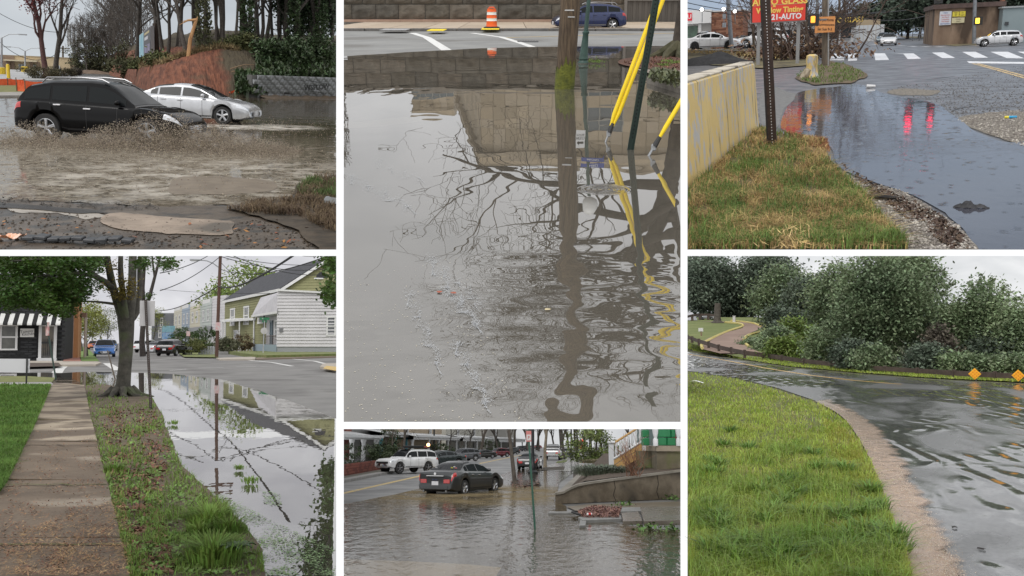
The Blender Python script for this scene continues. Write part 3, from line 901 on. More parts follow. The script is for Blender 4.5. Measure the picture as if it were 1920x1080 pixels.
# -- near shoulder: mud, broken concrete apron
Y(S1,'shoulder',[(-500,374),(0,374),(150,381),(300,386),(430,384),(560,378),(640,366),(640,480),(-900,480)],mud1,.024,wob=8,freq=.04,per=12,lbl='muddy gravel shoulder')
conc1=mat('concrete_worn_tan',(.19,.150,.115),(.34,.27,.21),scale=2.2,ro=.7,c3=(.10,.085,.068),s3=1.1,bump=.4,bz_=30)
Y(S1,'apron_slab',[(186,412),(205,400),(250,400),(330,408),(430,414),(436,430),(428,440),(330,438),(255,432),(205,424)],conc1,.036,smoothc=True,per=5,wob=5,freq=.05,kd='structure',lbl='tan concrete apron slab bared of mud')
Y(S1,'apron_slab',[(20,388),(150,396),(195,404),(160,411),(110,400),(30,398)],mat('concrete_pale',(.26,.235,.20),(.36,.33,.29),scale=2,ro=.6,c3=(.11,.095,.08),s3=1.5),.030,smoothc=True,per=5,wob=4,freq=.06,lbl='pale broken slab edge at the kerb')
Y(S1,'apron_slab',[(318,350),(335,333),(400,331),(500,338),(520,352),(470,362),(330,364)],mat('concrete_submerged',(.16,.125,.09),(.23,.185,.135),scale=2.5,ro=.35),.016,smoothc=True,per=5,wob=4,freq=.05,lbl='brown slab awash under the spray')
Y(S1,'puddle',[(-40,376),(60,384),(150,391),(205,398),(150,400),(60,392),(-40,388)],water('gutter_water',(.06,.055,.05),clear=.3,ro=.25,refl=.4,waves=((3,.5,.006,'noise'),)),.040,wob=3,freq=.05,per=6,lbl='grey water lying in the gutter')
Y(S1,'bank',[(560,345),(585,331),(640,326),(640,480),(600,470),(560,432),(470,400),(420,388),(500,376),(545,372)],mat('bank_soil',(.035,.028,.020),(.085,.065,.045),scale=3,ro=.85,bump=.8,bz_=12),.055,wob=8,freq=.05,per=6,lbl='dark soil bank at the kerb')
straw=mat('dead_straw',(.085,.058,.034),(.18,.13,.075),scale=3,ro=.9,il=.4)
BL(S1,'dead_grass',[(425,392),(500,376),(552,372),(565,350),(590,333),(640,328),(640,440),(600,425),(560,405),(470,400)],5200,straw,11,.10,.010,1.6,.06,cl_=.6,cf=.03,lbl='matted dead grass along the muddy bank')
BL(S1,'green_grass',[(555,355),(580,338),(610,345),(640,335),(640,375),(570,372)],1500,mat('grass_fresh',(.055,.10,.022),(.10,.16,.04),scale=2,ro=.8,il=.4),12,.11,.010,.8,.06,cl_=.7,lbl='tufts of green grass on the dark bank')
B,_=GP(S1,[(-40,392),(180,402),(420,416),(640,400),(640,478),(-100,478)],1500,21,.03)
stones(S1,'gravel',B,.016,mat('clod',(.045,.036,.028),(.12,.095,.075),scale=5,ro=.85),22,'clods and pebbles strewn over the muddy shoulder','gravel')
B,_=GP(S1,[(-20,405),(420,420),(640,395),(640,470),(-60,470)],70,23,.04)
FK(S1,'fallen_leaves',B,.04,mat('leaf_litter',(.22,.09,.03),(.34,.15,.06),scale=3,ro=.8,il=.5),24,'orange fallen leaves scattered on the mud','leaves')
B,_=GP(S1,[(-40,368),(300,384),(300,396),(-40,384)],500,25,.03,cl_=.6,cf=.05)
FK(S1,'debris',B,.03,mat('wet_debris',(.03,.026,.022),(.06,.05,.04),scale=3,ro=.8),26,'dark wet debris line at the water edge','debris',aspect=.3)
p=S1.g(150,453,.04)
t=J(S1,'tyre_scrap','flat black scrap of tyre tread lying in the mud','tyre scrap',p,R(-14))
trd=mat('tread_rubber',(.022,.024,.027),(.05,.052,.056),scale=6,ro=.5)
for i in range(9):
 a0=-.62+i*.138
 K('tread_block',MB().boxc((a0+.06,.02*math.sin(i),.035+.012*math.sin(i*2.1)),(.128,.18+.03*math.sin(i*1.3),.045),ry=.08*math.sin(i*1.7)),trd,t,bv=.01)
p=S1.g(622,384,.06)
t=J(S1,'plastic_cup','clear crushed plastic cup lying on the bank','cup',p,R(40))
K('cup_body',MB().tube([(-.09,0,.07),(.09,0,.055)],[.072,.05],14,cap=False),mat('cup_plastic',(.55,.57,.58),ro=.15,trans=.5),t,sm_=True)
K('rim',MB().tube([(-.095,0,.07),(-.085,0,.07)],.078,14),mat('cup_plastic',(.55,.57,.58)),t)
p=S1.g(24,447,.05)
solo(S1,'wrapper',MB().grid(lambda a,b:((a-.5)*.30,(b-.5)*.12,.03+.03*math.sin(a*9+b*4)),8,3),mat('wrapper_orange',(.6,.22,.06),(.75,.55,.45),scale=14,ro=.4),'crumpled orange food wrapper in the mud','litter',loc=p,rz=R(12))
# -- vehicles
black_paint=paint('suv_black',(.003,.003,.0035),.0,.12,.0,.2)
suv=car(S1,'suv','suv','black suv ploughing through brown water, throwing up spray',S1.g(214,267),R(-25),black_paint,cat='suv',sc=.96,rails=mat('rail_silver',(.35,.35,.36),metal=.9,ro=.3),trim=mat('chrome',(.7,.7,.72)))
sed=car(S1,'sedan','sedan','silver sedan driving through flood water beyond the black suv',S1.g(362,229),R(-21),paint('silver_paint',(.50,.51,.53),.5,.25),cat='car',sc=.99)
# -- spray thrown by the near wheels
q=rng(5);n=46000
base=S1.g(215,270);axis=V3((math.cos(R(-17)),math.sin(R(-17)),0));nrm=V3((axis.y,-axis.x,0))
s_=q.beta(1.4,1.2,n)*7.8-2.8
crest=np.interp(s_,[-2.6,-1.6,-.8,.2,1.2,2.0,2.8,3.6,5.0],[.40,.48,.14,.50,.74,.72,.52,.36,.12])
crest=crest*(1+.35*np.array([mnoise.noise(V3((a*1.9,3,1))) for a in s_]))
hh=crest*q.beta(.8,1.6,n)*1.25
out_=.25+q.beta(1.2,2.4,n)*2.6*(1-.4*hh)
P=np.stack([base.x+axis.x*s_+nrm.x*out_,base.y+axis.y*s_+nrm.y*out_,hh],1)
n2=4500
s2=q.random(n2)*15-6.5;o2=1.0+q.random(n2)**.8*9.0
P2=np.stack([base.x+axis.x*s2+nrm.x*o2,base.y+axis.y*s2+nrm.y*o2,q.random(n2)**3*.22+.01],1)
n3=1800
c3=S1.g(490,245)
P3=np.stack([c3.x+q.normal(0,1.5,n3),c3.y+q.normal(0,2.0,n3),np.abs(q.normal(0,.16,n3))],1)
o=np.array([[1,0,0],[0,1,0],[-1,0,0],[0,-1,0],[0,0,1],[0,0,-1]])
f=np.array([[0,1,4],[1,2,4],[2,3,4],[3,0,4],[1,0,5],[2,1,5],[3,2,5],[0,3,5]])
spm=mat('spray_brown',(.34,.285,.215),(.50,.43,.34),scale=3,ro=.25,il=.35,trans=.25)
for nm,PP,sz,lb in(('spray',P,.0068,'brown spray flung up beside the black suv'),('spray_drops',P2,.0065,'drops pattering down on the churned water'),('spray_bow',P3,.007,'pale spray off the nose of the silver sedan')):
 m_=len(PP);ss=sz*(.5+q.random(m_)**2*1.6)
 V=(PP[:,None,:]+o[None]*ss[:,None,None]*np.array([1,1,1.15])).reshape(-1,3)
 Fc=(np.arange(m_)[:,None,None]*6+f[None]).reshape(-1,3)
 uv,_=S1.px(V);ok=np.repeat(keep_mask(1,uv).reshape(-1,6).all(1),8)
 solo(S1,nm,np_mesh(nm,V,Fc[ok]),spm,lb,'water spray',None,'stuff')
mb=MB()
for k in range(4):
 off=.3+k*.35;hk=(.95,.8,.6,.4)[k]
 for i in range(90):
  a,b=-2.4+i*7.0/90,-2.4+(i+1)*7.0/90
  def tp(sv):
   c=np.interp(sv,[-2.6,-1.6,-.8,.2,1.2,2.0,2.8,3.6,5.0],[.3,.38,.08,.40,.7,.8,.62,.40,.05])
   return max(.02,c*hk*(.8+.7*mnoise.noise(V3((sv*3.1,k*7,2)))+.35*mnoise.noise(V3((sv*11,k*5,2)))))
  pa,pb=base+axis*a+nrm*off,base+axis*b+nrm*off
  la,lb2=pa+nrm*.25+V3((0,0,tp(a))),pb+nrm*.25+V3((0,0,tp(b)))
  mb.quad(pa,pb,lb2,la)
spl=mat('splash_sheet',(.24,.195,.14),(.42,.36,.28),scale=9,ro=.2,trans=.35)
n_,l_=spl.node_tree.nodes,spl.node_tree.links
tc_=n_.new('ShaderNodeTexCoord');za_=n_.new('ShaderNodeTexNoise');SET(za_,'Scale',6);SET(za_,'Detail',9);SET(za_,'Roughness',.75);l_.new(tc_.outputs['Object'],za_.inputs['Vector'])
ma_=n_.new('ShaderNodeMapRange');SET(ma_,1,.44);SET(ma_,2,.62);l_.new(za_.outputs['Fac'],ma_.inputs[0])
out_n=n_['Material Output'];sh_=out_n.inputs[0].links[0].from_socket;tr_=n_.new('ShaderNodeBsdfTransparent');mx_=n_.new('ShaderNodeMixShader')
l_.new(ma_.outputs[0],mx_.inputs[0]);l_.new(tr_.outputs[0],mx_.inputs[1]);l_.new(sh_,mx_.inputs[2]);l_.new(mx_.outputs[0],out_n.inputs[0])
solo(S1,'splash',mb,spl,'ragged sheets of muddy water by the suv wheels','water splash',None,'stuff',sm_=True)
# -- orange silt fence on stakes
orange=mat('silt_fence_orange',(.72,.10,.03),(.85,.17,.06),scale=3,ro=.6,bump=.6,bz_=7,trans=.25)
stake=mat('stake_wood',(.10,.075,.05),(.17,.13,.09),scale=6,ro=.9)
def silt(lbl,pl,hpx,gr_='orange silt fence runs'):
 t=J(S1,'silt_fence',lbl,'fence',S1.g(*pl[0]),0,gr_)
 o0=S1.g(*pl[0])
 for i in range(len(pl)-1):
  a,b=S1.g(*pl[i]),S1.g(*pl[i+1])
  ha,hb=S1.hgt(*pl[i],pl[i][1]-hpx[i]),S1.hgt(*pl[i+1],pl[i+1][1]-hpx[i+1])
  mb=MB()
  def fn(s,z,a=a,b=b,ha=ha,hb=hb):
   p=a.lerp(b,s)-o0;h=ha+(hb-ha)*s
   return p+V3((0,.06*math.sin(s*21+z*3)*z,h*z*(1-.07*math.sin(s*math.pi)*z)))
  mb.grid(fn,14,5)
  K('fabric',mb,orange,t,sm_=True)
 for i,q_ in enumerate(pl):
  p=S1.g(*q_)-o0;h=S1.hgt(*q_,q_[1]-hpx[i])*1.12
  K('stake',MB().boxc(p+V3((0,-.05,h/2)),(.05,.05,h)),stake,t)
silt('long orange silt fence on stakes across the left verge',[(-60,159),(15,159.5),(45,160)],[11,12,11])
silt('orange silt fence section bellied out beside the black suv',[(32,172),(48,173),(82,173)],[24,22,20])
silt('sagging orange silt fence scrap beyond the silver sedan',[(408,180),(432,181.5),(454,182)],[2,10,19])
# -- beige store across the lot
bs=S1.g(66,131.6);d=bs.y
def bx(u0,u1): return S1.at(u0,131,d).x,S1.at(u1,131,d).x
t=J(S1,'store_building','low beige store with canopy and glass doors across the lot','building',(0,d,0))
zt=S1.at(66,106.5,d).z
x0,x1=bx(-70,132)
beige=mat('stucco_beige',(.50,.40,.25),(.56,.45,.29),scale=.5,ro=.85);brown=mat('stucco_brown',(.22,.155,.11),(.26,.19,.14),scale=.6,ro=.85)
K('wall',MB().box(x0,x1,.3,14,0,zt),beige,t)
xa,xb=bx(-70,28);K('wall_panel',MB().box(xa,xb,.1,.3,0,zt+.05),brown,t)
xa,xb=bx(11,72);K('canopy',MB().box(xa,xb,-1.6,.25,zt*.62,zt*.72),mat('fascia_tan',(.56,.48,.34),ro=.7),t)
for uu in(17,60,72,83):
 xa,xb=bx(uu-3,uu+3);K('pilaster',MB().box(xa,xb,-.1,.28,0,zt*.62),brown,t)
for a_,b_ in((-2,13),(36,47),(61,67),(106,112)):
 xa,xb=bx(a_,b_);g_=K('door',MB().box(xa,xb,.12,.26,0,zt*.42),mat('store_glass',(.10,.13,.14),ro=.1,spec=.8),t)
 for k in range(3):
  xm=xa+(xb-xa)*k/2;K('door_frame',MB().box(xm-.05,xm+.05,.06,.12,0,zt*.43),mat('white_frame',(.6,.6,.6),ro=.5),g_)
K('roof',MB().box(x0-.1,x1+.1,.2,14.1,zt,zt+.12),mat('roof_edge',(.35,.29,.2),ro=.8),t)
xa,xb=bx(132,160)
t=J(S1,'warehouse','grey long shed roofline beside the beige store','building',(0,d+14,0))
K('wall',MB().box(xa,xb+3,0,8,0,zt*.5),mat('shed_grey',(.16,.17,.18),(.2,.21,.22),scale=.7,ro=.7),t)
K('roof',MB().prism_yz([(-.5,zt*.5),(8.5,zt*.5),(4,zt*.78)],xa-.3,xb+3.3),mat('shed_roof',(.10,.11,.12),ro=.6),t)
# -- lamps, poles, mast
steel=mat('galvanised',(.30,.31,.32),(.38,.39,.40),scale=3,ro=.5,metal=.5)
yel=mat('safety_yellow',(.62,.42,.02),(.7,.5,.04),scale=5,ro=.5)
wood=mat('pole_wood',(.075,.058,.045),(.14,.11,.085),scale=6,ro=.9,sx_=(1,1,.15))
def lot_lamp(lbl,u,vb,vt,arms):
 t,b,dd=pole(S1,'parking_lamp',lbl,'lamp post',u,vb,vt,.13,steel,gr_='parking lot lamps')
 for sg in arms:
  K('arm',MB().tube([dd,dd+V3((sg*.8,0,.45)),dd+V3((sg*2.0,0,.55))],[.06,.05,.05],6),steel,t)
  K('lamp_head',MB().boxc(dd+V3((sg*2.3,0,.5)),(.9,.35,.14)),steel,t)
 K('pedestal',MB().lathe([(.5,0),(.5,.75),(.3,.8)],14),yel,t)
lot_lamp('tall curved parking lamp at the far left of the lot',3,139,71,(1,))
lot_lamp('double-arm parking lamp in front of the beige store',47,135,96,(1,-1))
b=S1.g(16.5,148)
t=J(S1,'bollard','yellow steel bollard in front of the silt fence','bollard',b)
K('shaft',MB().lathe([(.16,0),(.16,1.25),(.12,1.38),(.02,1.42)],12),yel,t,sm_=True)
K('footing',MB().lathe([(.24,0),(.24,.06)],12),steel,t)
def upole(lbl,u,vb,vt,arms=1):
 t,b,dd=pole(S1,'utility_pole',lbl,'utility pole',u,vb,vt,.17,wood,gr_='wooden utility poles behind the lot')
 for k in range(arms):K('crossarm',MB().boxc(dd+V3((0,0,-.4-k*1.0)),(2.2,.14,.16)),wood,t)
 return b+dd
pa=upole('wooden utility pole left of the mobile mast',118,133,86)
pb=upole('slim wooden utility pole just right of the mobile mast',144.5,132,97,2)
t,b,dd=pole(S1,'cell_mast','tall grey mobile phone mast with ringed antenna panels','mast',138.5,132,47,.42,mat('mast_grey',(.22,.235,.25),ro=.6),n=8,taper=.5)
for k,fz in enumerate((.62,.70,.79,.88,.95)):
 pl=K('antenna_platform',MB().lathe([(.9,-.05),(.9,.05)],8,c=dd*fz),steel,t)
 for j in range(8):
  an=j*math.pi/4
  K('antenna_panel',MB().boxc(dd*fz+V3((1.0*math.cos(an),1.0*math.sin(an),0)),(.3,.3,1.1)),mat('antenna_grey',(.42,.43,.44),ro=.6),pl)
cab=mat('cable_black',(.02,.02,.02),ro=.6)
wire(S1,'power_line','upper power line running in from the top left',S1.at(-40,0,120),S1.at(118,60,d-30),1.0,.035,cab)
wire(S1,'power_line','lower power line sagging past the parking lamps',S1.at(-10,70,140),S1.at(118,92,d-25),2.2,.04,cab)
# -- brush mound, red-budded trees
olive=mat('brush_olive',(.060,.060,.030),(.12,.10,.055),scale=1.5,ro=.9,il=.4)
drybr=mat('brush_dry',(.075,.058,.04),(.15,.12,.085),scale=2,ro=.9,il=.4)
bush(S1,'shrub_clump','tangled olive brush at the foot of the red-budded trees',S1.g(80,147),olive,31,1.75,1.0,.62,3600,.08,.2)
bush(S1,'shrub_clump','lower grey-green brush right of the red-budded trees',S1.g(118,146),olive,32,1.5,.9,.5,2600,.08,.2)
bush(S1,'brush_pile','dark pile of cleared brush behind the suv roof',S1.g(141,141),mat('brush_dark',(.03,.024,.018),(.06,.05,.04),scale=3,ro=.9,il=.4),33,1.3,1.0,.4,1800,.09,.18,cat='brush pile')
bt=dict(seed=41,H=15,r0=.30,fork=.25,n1=8,levels=3,spread=.55,up=.5,kids_n=(5,4),ratio=.5,rmin=.028)
bare_tree(S1,'budding_tree','leaning tree with dark red buds, left of the pair',S1.g(88,146),'red1',bark_red,sc=1.0,lean=R(1),**bt)
bt2=dict(bt);bt2.update(seed=42,H=14)
bare_tree(S1,'budding_tree','tall grey bare tree, right of the pair by the mast',S1.g(104,145),'red2',bark_grey,lean=R(5),**bt2)
B=np.array([list(p) for p in bare_tree_mesh('red1')[2]]);redl=mat('buds_red',(.16,.035,.035),(.24,.06,.055),scale=2,ro=.8,il=.4)
rt=[o for o in SC.objects if o.name=='budding_tree'][0]
V,Fc=LC(B[(B[:,0]<.8)],6000,.15,44,.42);K('buds',np_mesh('buds',V,Fc),redl,rt)
# -- yellow bulldozer and spoil heaps at the far end
p=S1.g(222,136)
t=J(S1,'bulldozer','small yellow bulldozer parked by the orange spoil heap','bulldozer',p,R(200),sc=1.15)
dy=mat('digger_yellow',(.55,.33,.02),ro=.5);dk=mat('black_trim',(.012,.012,.013))
K('hull',MB().box(-1.0,1.3,-.5,.5,.55,1.15),dy,t,bv=.05)
K('cab',MB().box(-.7,.3,-.48,.48,1.15,2.2),mat('digger_glass',(.05,.06,.06),ro=.15),t)
K('cab_roof',MB().box(-.8,.4,-.55,.55,2.2,2.32),dy,t)
for sg in(1,-1):
 K('track',MB().prism_xz([(-1.3,.3),(-1.1,0),(1.1,0),(1.35,.3),(1.1,.65),(-1.1,.65)],sg*.75-.2,sg*.75+.2),dk,t)
K('blade',MB().boxc((1.8,0,.55),(.12,2.3,.9)),dy,t)
K('exhaust',MB().tube([(.8,.2,1.1),(.8,.2,1.9)],.05,6),dk,t)
def heap(S,name,lbl,loc,rx,ry,hz,m,seed,cat='heap',rz=0.0):
 mb=MB()
 def fn(a,b):
  x,y=(a-.5)*2,(b-.5)*2;r=min(1.0,math.hypot(x,y))
  z=hz*max(0,(1-r**1.4))*(1+.45*mnoise.noise(V3((x*2.3,y*2.3,seed))))+.10*hz*mnoise.noise(V3((x*9,y*9,seed)))*(1-r)
  return(x*rx,y*ry,z)
 mb.grid(fn,26,14)
 return solo(S,name,mb,m,lbl,cat,loc=loc,rz=rz,sm_=True,ang=80)
heap(S1,'spoil_heap','orange clay spoil heap left of the bulldozer',S1.g(196,136),3.2,2,1.25,mat('clay_orange',(.42,.17,.07),(.55,.26,.12),scale=2,ro=.95,bump=1,bz_=6),3)
heap(S1,'spoil_heap','low brown earth heap in front of the treeline',S1.g(168,138),4.5,2,.55,mat('earth_brown',(.10,.07,.05),(.17,.12,.085),scale=2,ro=.95),5)
# -- red clay cutting and wooded slope
use(S1)
crest=[(205,137),(235,134),(262,125),(290,119),(310,116),(340,104),(380,92),(412,87),(440,90),(480,95),(520,98),(560,100),(600,100),(660,100)]
foot=[(205,141),(235,150),(262,165),(290,176),(310,179),(340,180),(380,181),(412,181),(440,182),(480,183),(520,183),(560,183.5),(600,184),(660,185)]
us=np.linspace(205,655,90)
cv=np.interp(us,*zip(*crest));fv=np.interp(us,*zip(*foot))
rows=26;vs=[]
for j in range(rows+7):
 for i,u in enumerate(us):
  fb=S1.g(u,fv[i])
  dc=fb.y+np.interp(u,[205,300,450,655],[6,9,9,13])
  cp_=S1.at(u,cv[i],dc)
  if j<=rows:
   a=j/rows
   p=V3((fb.x+(cp_.x-fb.x)*a,fb.y+(cp_.y-fb.y)*a,cp_.z*(a**.75)))
   w=math.sin(a*math.pi)**.5
   p+=V3((0,1,.4))*(w*.8*mnoise.noise(V3((u*.045,a*3,1)))+w*.55*mnoise.noise(V3((u*.21,a*2.0,4))))
  else:
   k=j-rows
   p=cp_+V3((cp_.x/cp_.y*k*8,k*8,.5*k+.5*mnoise.noise(V3((u*.05,k,7)))))
  vs.append(p)
w=len(us);mb=MB()
mb.add(vs,[(j*w+i,j*w+i+1,(j+1)*w+i+1,(j+1)*w+i) for j in range(rows+6) for i in range(w-1)])
m,n_,l_,b_=nodes_of('clay_bank')
t_=n_.new('ShaderNodeTexCoord');mpx=n_.new('ShaderNodeMapping');SET(mpx,'Scale',(2.2,.35,.5));l_.new(t_.outputs['Object'],mpx.inputs[0])
nz=n_.new('ShaderNodeTexNoise');SET(nz,'Scale',2);SET(nz,'Detail',7);l_.new(mpx.outputs[0],nz.inputs['Vector'])
cr=n_.new('ShaderNodeValToRGB');cr.color_ramp.elements[0].position=.3;cr.color_ramp.elements[0].color=(.075,.026,.015,1)
cr.color_ramp.elements[1].position=.7;cr.color_ramp.elements[1].color=(.23,.085,.045,1);l_.new(nz.outputs['Fac'],cr.inputs[0])
sx=n_.new('ShaderNodeSeparateXYZ');l_.new(t_.outputs['Object'],sx.inputs[0])
n2_=n_.new('ShaderNodeTexNoise');SET(n2_,'Scale',.5);SET(n2_,'Detail',8);l_.new(t_.outputs['Object'],n2_.inputs['Vector'])
xr=S1.g(440,182).x;xl=S1.g(408,182).x
mrx=n_.new('ShaderNodeMapRange');SET(mrx,1,xl);SET(mrx,2,xr+1.5);l_.new(sx.outputs['X'],mrx.inputs[0])
mrz=n_.new('ShaderNodeMapRange');SET(mrz,1,3.5);SET(mrz,2,4.2);l_.new(sx.outputs['Z'],mrz.inputs[0])
mxx=n_.new('ShaderNodeMath');mxx.operation='MAXIMUM';l_.new(mrx.outputs[0],mxx.inputs[0]);l_.new(mrz.outputs[0],mxx.inputs[1])
ad=n_.new('ShaderNodeMath');ad.operation='ADD';l_.new(mxx.outputs[0],ad.inputs[0]);l_.new(n2_.outputs['Fac'],ad.inputs[1])
m2_=n_.new('ShaderNodeMapRange');SET(m2_,1,.56);SET(m2_,2,.86);l_.new(ad.outputs[0],m2_.inputs[0])
so=n_.new('ShaderNodeValToRGB');so.color_ramp.elements[0].color=(.035,.026,.018,1);so.color_ramp.elements[1].color=(.10,.08,.045,1);l_.new(n2_.outputs['Fac'],so.inputs[0])
mm_=n_.new('ShaderNodeMix');mm_.data_type='RGBA';l_.new(m2_.outputs[0],mm_.inputs[0]);l_.new(cr.outputs[0],mm_.inputs[6]);l_.new(so.outputs[0],mm_.inputs[7])
l_.new(mm_.outputs[2],b_.inputs['Base Color']);SET(b_,'Roughness',.95)
bp=n_.new('ShaderNodeBump');SET(bp,'Distance',.5);SET(bp,'Strength',.8);l_.new(nz.outputs['Fac'],bp.inputs['Height']);l_.new(bp.outputs[0],b_.inputs['Normal'])
solo(S1,'hillside',mb,m,'red clay cutting with turf hanging over its top',None,kd='structure',sm_=True,ang=70)
TERR=(us,cv,fv)
def bank_pt(u,a):
 cvu,fvu=np.interp(u,us,cv),np.interp(u,us,fv);fb=S1.g(u,fvu)
 dc=fb.y+np.interp(u,[205,300,450,655],[6,9,9,13]);c_=S1.at(u,cvu,dc)
 if a<=1: return V3((fb.x+(c_.x-fb.x)*a,fb.y+(c_.y-fb.y)*a,c_.z*a**.75))
 k=(a-1)*8
 return c_+V3((c_.x/c_.y*k,k,.06*k-.15))
q=rng(61);mb=MB()
for i in range(46):
 u=285+150*q.random();a=bank_pt(u,.97);ln=.5+1.3*q.random();sd=q.normal(0,.5)
 mb.tube([a,a+V3((sd*.5,-.5,-ln*.4)),a+V3((sd,-.9,-ln))],[.035,.025,.012],4,cap=False)
solo(S1,'hanging_roots',mb,mat('root_straw',(.20,.13,.07),(.32,.22,.12),scale=4,ro=.9),'pale roots hanging from the top of the clay cutting','roots',None,'stuff')
B=np.array([list(bank_pt(260+190*q.random(),.93+.3*q.random()**2)) for _ in range(5000)])
FK(S1,'dry_turf',B,.14,mat('turf_dry',(.13,.095,.045),(.24,.18,.09),scale=1,ro=.95,il=.4),62,'dry brown turf over the edge of the cutting','turf',flat=1.2,aspect=.25,lift=.6)
B=np.array([list(bank_pt(400+250*q.random(),.95+1.0*q.random())) for _ in range(6000)])
FK(S1,'bank_grass',B,.16,mat('bank_green',(.055,.065,.02),(.12,.12,.045),scale=1,ro=.95,il=.4),63,'yellow-green undergrowth on top of the bank','undergrowth',flat=1.4,aspect=.25,lift=.7)
for k,(ua,aa,ub,ab_) in enumerate(((432,.40,482,.52),(434,.34,488,.36),(440,.30,480,.28))):
 a,b=bank_pt(ua,aa)+V3((0,-.3,.15)),bank_pt(ub,ab_)+V3((0,-.3,.2))
 solo(S1,'fallen_branch',MB().tube([V3((0,0,0)),(b-a)*.5+V3((0,0,.15)),b-a],[.05,.04,.02],5),mat('stick_tan',(.22,.15,.09),ro=.9),('upper pale fallen branch on the soil slope above the wall','middle pale fallen branch on the soil slope above the wall','lower pale fallen branch on the soil slope above the wall')[k],'branch','fallen branches on the slope',loc=a)
ivym=mat('ivy_leaves',(.020,.038,.014),(.05,.085,.028),scale=1.2,ro=.55,il=.5)
q=rng(71)
B=np.array([list(bank_pt(480+165*q.random()**.8,.30+1.1*q.random())+V3((0,-.25*q.random(),.5*q.random()))) for _ in range(15000)])
FK(S1,'ivy_slope',B,.14,ivym,72,'dark ivy blanketing the slope above the block wall','ivy',flat=1.0,aspect=.7,lift=.3)
B=np.array([list(bank_pt(440+75*q.random(),.02+.30*q.random())+V3((0,-.9-.3*q.random(),.4*q.random()))) for _ in range(2600)])
FK(S1,'ivy_fall',B,.12,ivym,73,'ivy spilling over the left end of the block wall','ivy',flat=1.2,aspect=.7,lift=.2)
for i,(u,a,rx,hz,lb) in enumerate(((505,.7,1.3,.9,'dark bush on the slope left of the ivied trunks'),(548,.6,1.5,1.1,'rounded dark bush above the middle of the block wall'),(600,.7,1.6,1.2,'dense dark bush above the right of the block wall'),(455,1.15,1.2,.7,'low olive bush at the top of the bank'),(300,1.3,.9,.4,'green bush at the left shoulder of the cutting'),(262,1.2,.7,.4,'green bush under the billboard'))):
 bush(S1,'bank_bush',lb,bank_pt(u,a)+V3((0,0,-.2)),ivym if u>480 else mat('bush_green',(.05,.062,.02),(.11,.115,.04),scale=1,ro=.8,il=.4),80+i,rx,1.2,hz,2600,.13,.3,gr_='bushes on the bank')
wb0,wb1=S1.g(478,183.2),S1.g(645,184.6)
an=math.atan2(wb1.y-wb0.y,wb1.x-wb0.x);Lw=(wb1-wb0).length
t=J(S1,'block_wall','grey concrete block retaining wall with black graffiti under the ivy','wall',wb0,an)
Hw=S1.hgt(560,183.8,143);nr=5;bh=Hw/nr;bl=.78
bm1=[MB().box(.008,bl-.008,-.2,0,.008,bh-.008).mesh('block',bv=.012) for _ in range(1)][0]
cmu=[mat('cmu_grey_%d'%k,c_,[x*1.25 for x in c_],scale=3,ro=.85,bump=.4,bz_=30,c3=(.10,.105,.10),s3=1.5) for k,c_ in enumerate(((.22,.23,.24),(.26,.27,.28),(.19,.20,.205)))]
q=rng(90)
for r_ in range(nr):
 k=0;x=-(bl/2)*(r_%2)
 while x<Lw:
  K('block',cp(bm1,cmu[int(q.integers(3))]),None,t,(x,-.25+.012*q.normal(),r_*bh))
  x+=bl;k+=1
K('backing',MB().box(-.4,Lw,-.2,.3,0,Hw-.01),mat('mortar',(.11,.11,.105),ro=.9),t)
gp=S1.g(588,184.2)
LT('WSFLOW',.55,mat('graffiti_black',(.012,.012,.012),ro=.6),t,((gp-wb0).length,-.475,Hw*.52),(R(90),R(-4),0),.004,1.05)
for k in range(2):
 K('graffiti_stroke',MB().boxc(((gp-wb0).length,-.478,Hw*(.76-.46*k)),(2.1-.3*k,.006,.03),ry=.10),mat('graffiti_black',(.012,.012,.012)),t)
K('vent',MB().box((S1.g(545,184)-wb0).length-.8,(S1.g(545,184)-wb0).length+.2,-.47,-.44,.28,.42),mat('vent_dark',(.02,.02,.02),ro=.8),t)
K('drift',MB().grid(lambda a,b:(Lw*a,-.45-.9*b,.35*(1-b)*(.4+.8*abs(mnoise.noise(V3((a*9,2,3)))))),40,4),mat('leaf_drift',(.05,.038,.026),(.11,.08,.055),scale=5,ro=.9),t,sm_=True)
# -- billboard end-on
d0=S1.at(272,80,92)
t=J(S1,'billboard','billboard seen nearly edge-on over the cleared bank','billboard',V3((S1.at(286,100,92).x,92,2.0)))
o0=V3((S1.at(286,100,92).x,92,2.0))
A,Bq=S1.at(261,66,99),S1.at(282,48,92);A2,B2=S1.at(261,109,99),S1.at(283,103,92)
nb=V3((.9,.35,0))*.35
K('frame',MB().add([x-o0+dv for dv in(nb*.05,nb) for x in(A,Bq,B2,A2)],[(0,1,2,3),(7,6,5,4),(0,4,5,1),(1,5,6,2),(2,6,7,3),(3,7,4,0)]),mat('board_edge',(.32,.32,.33),ro=.6),t)
def bq(a,b,c,d_):
 f_= lambda s,t_:A.lerp(Bq,s).lerp(A2.lerp(B2,s),t_)-o0-nb*.06
 return MB().quad(f_(a,c),f_(b,c),f_(b,d_),f_(a,d_))
K('poster',bq(.02,.42,.03,.97),mat('poster_sky',(.10,.32,.42),(.35,.5,.55),scale=.6,ro=.5),t)
K('poster',bq(.42,.98,.03,.97),mat('poster_slate',(.075,.075,.085),ro=.5),t)
K('poster_band',MB().add([V3(p)+V3(nb)*-.03 for p in bq(.5,.92,.12,.20).v],[(0,1,2,3)]),mat('poster_ochre',(.45,.38,.2),ro=.5),t)
K('poster_band',MB().add([p+V3(nb)*-.03 for p in map(V3,bq(.5,.8,.28,.40).v)],[(0,1,2,3)]),mat('poster_pale',(.5,.5,.52),ro=.5),t)
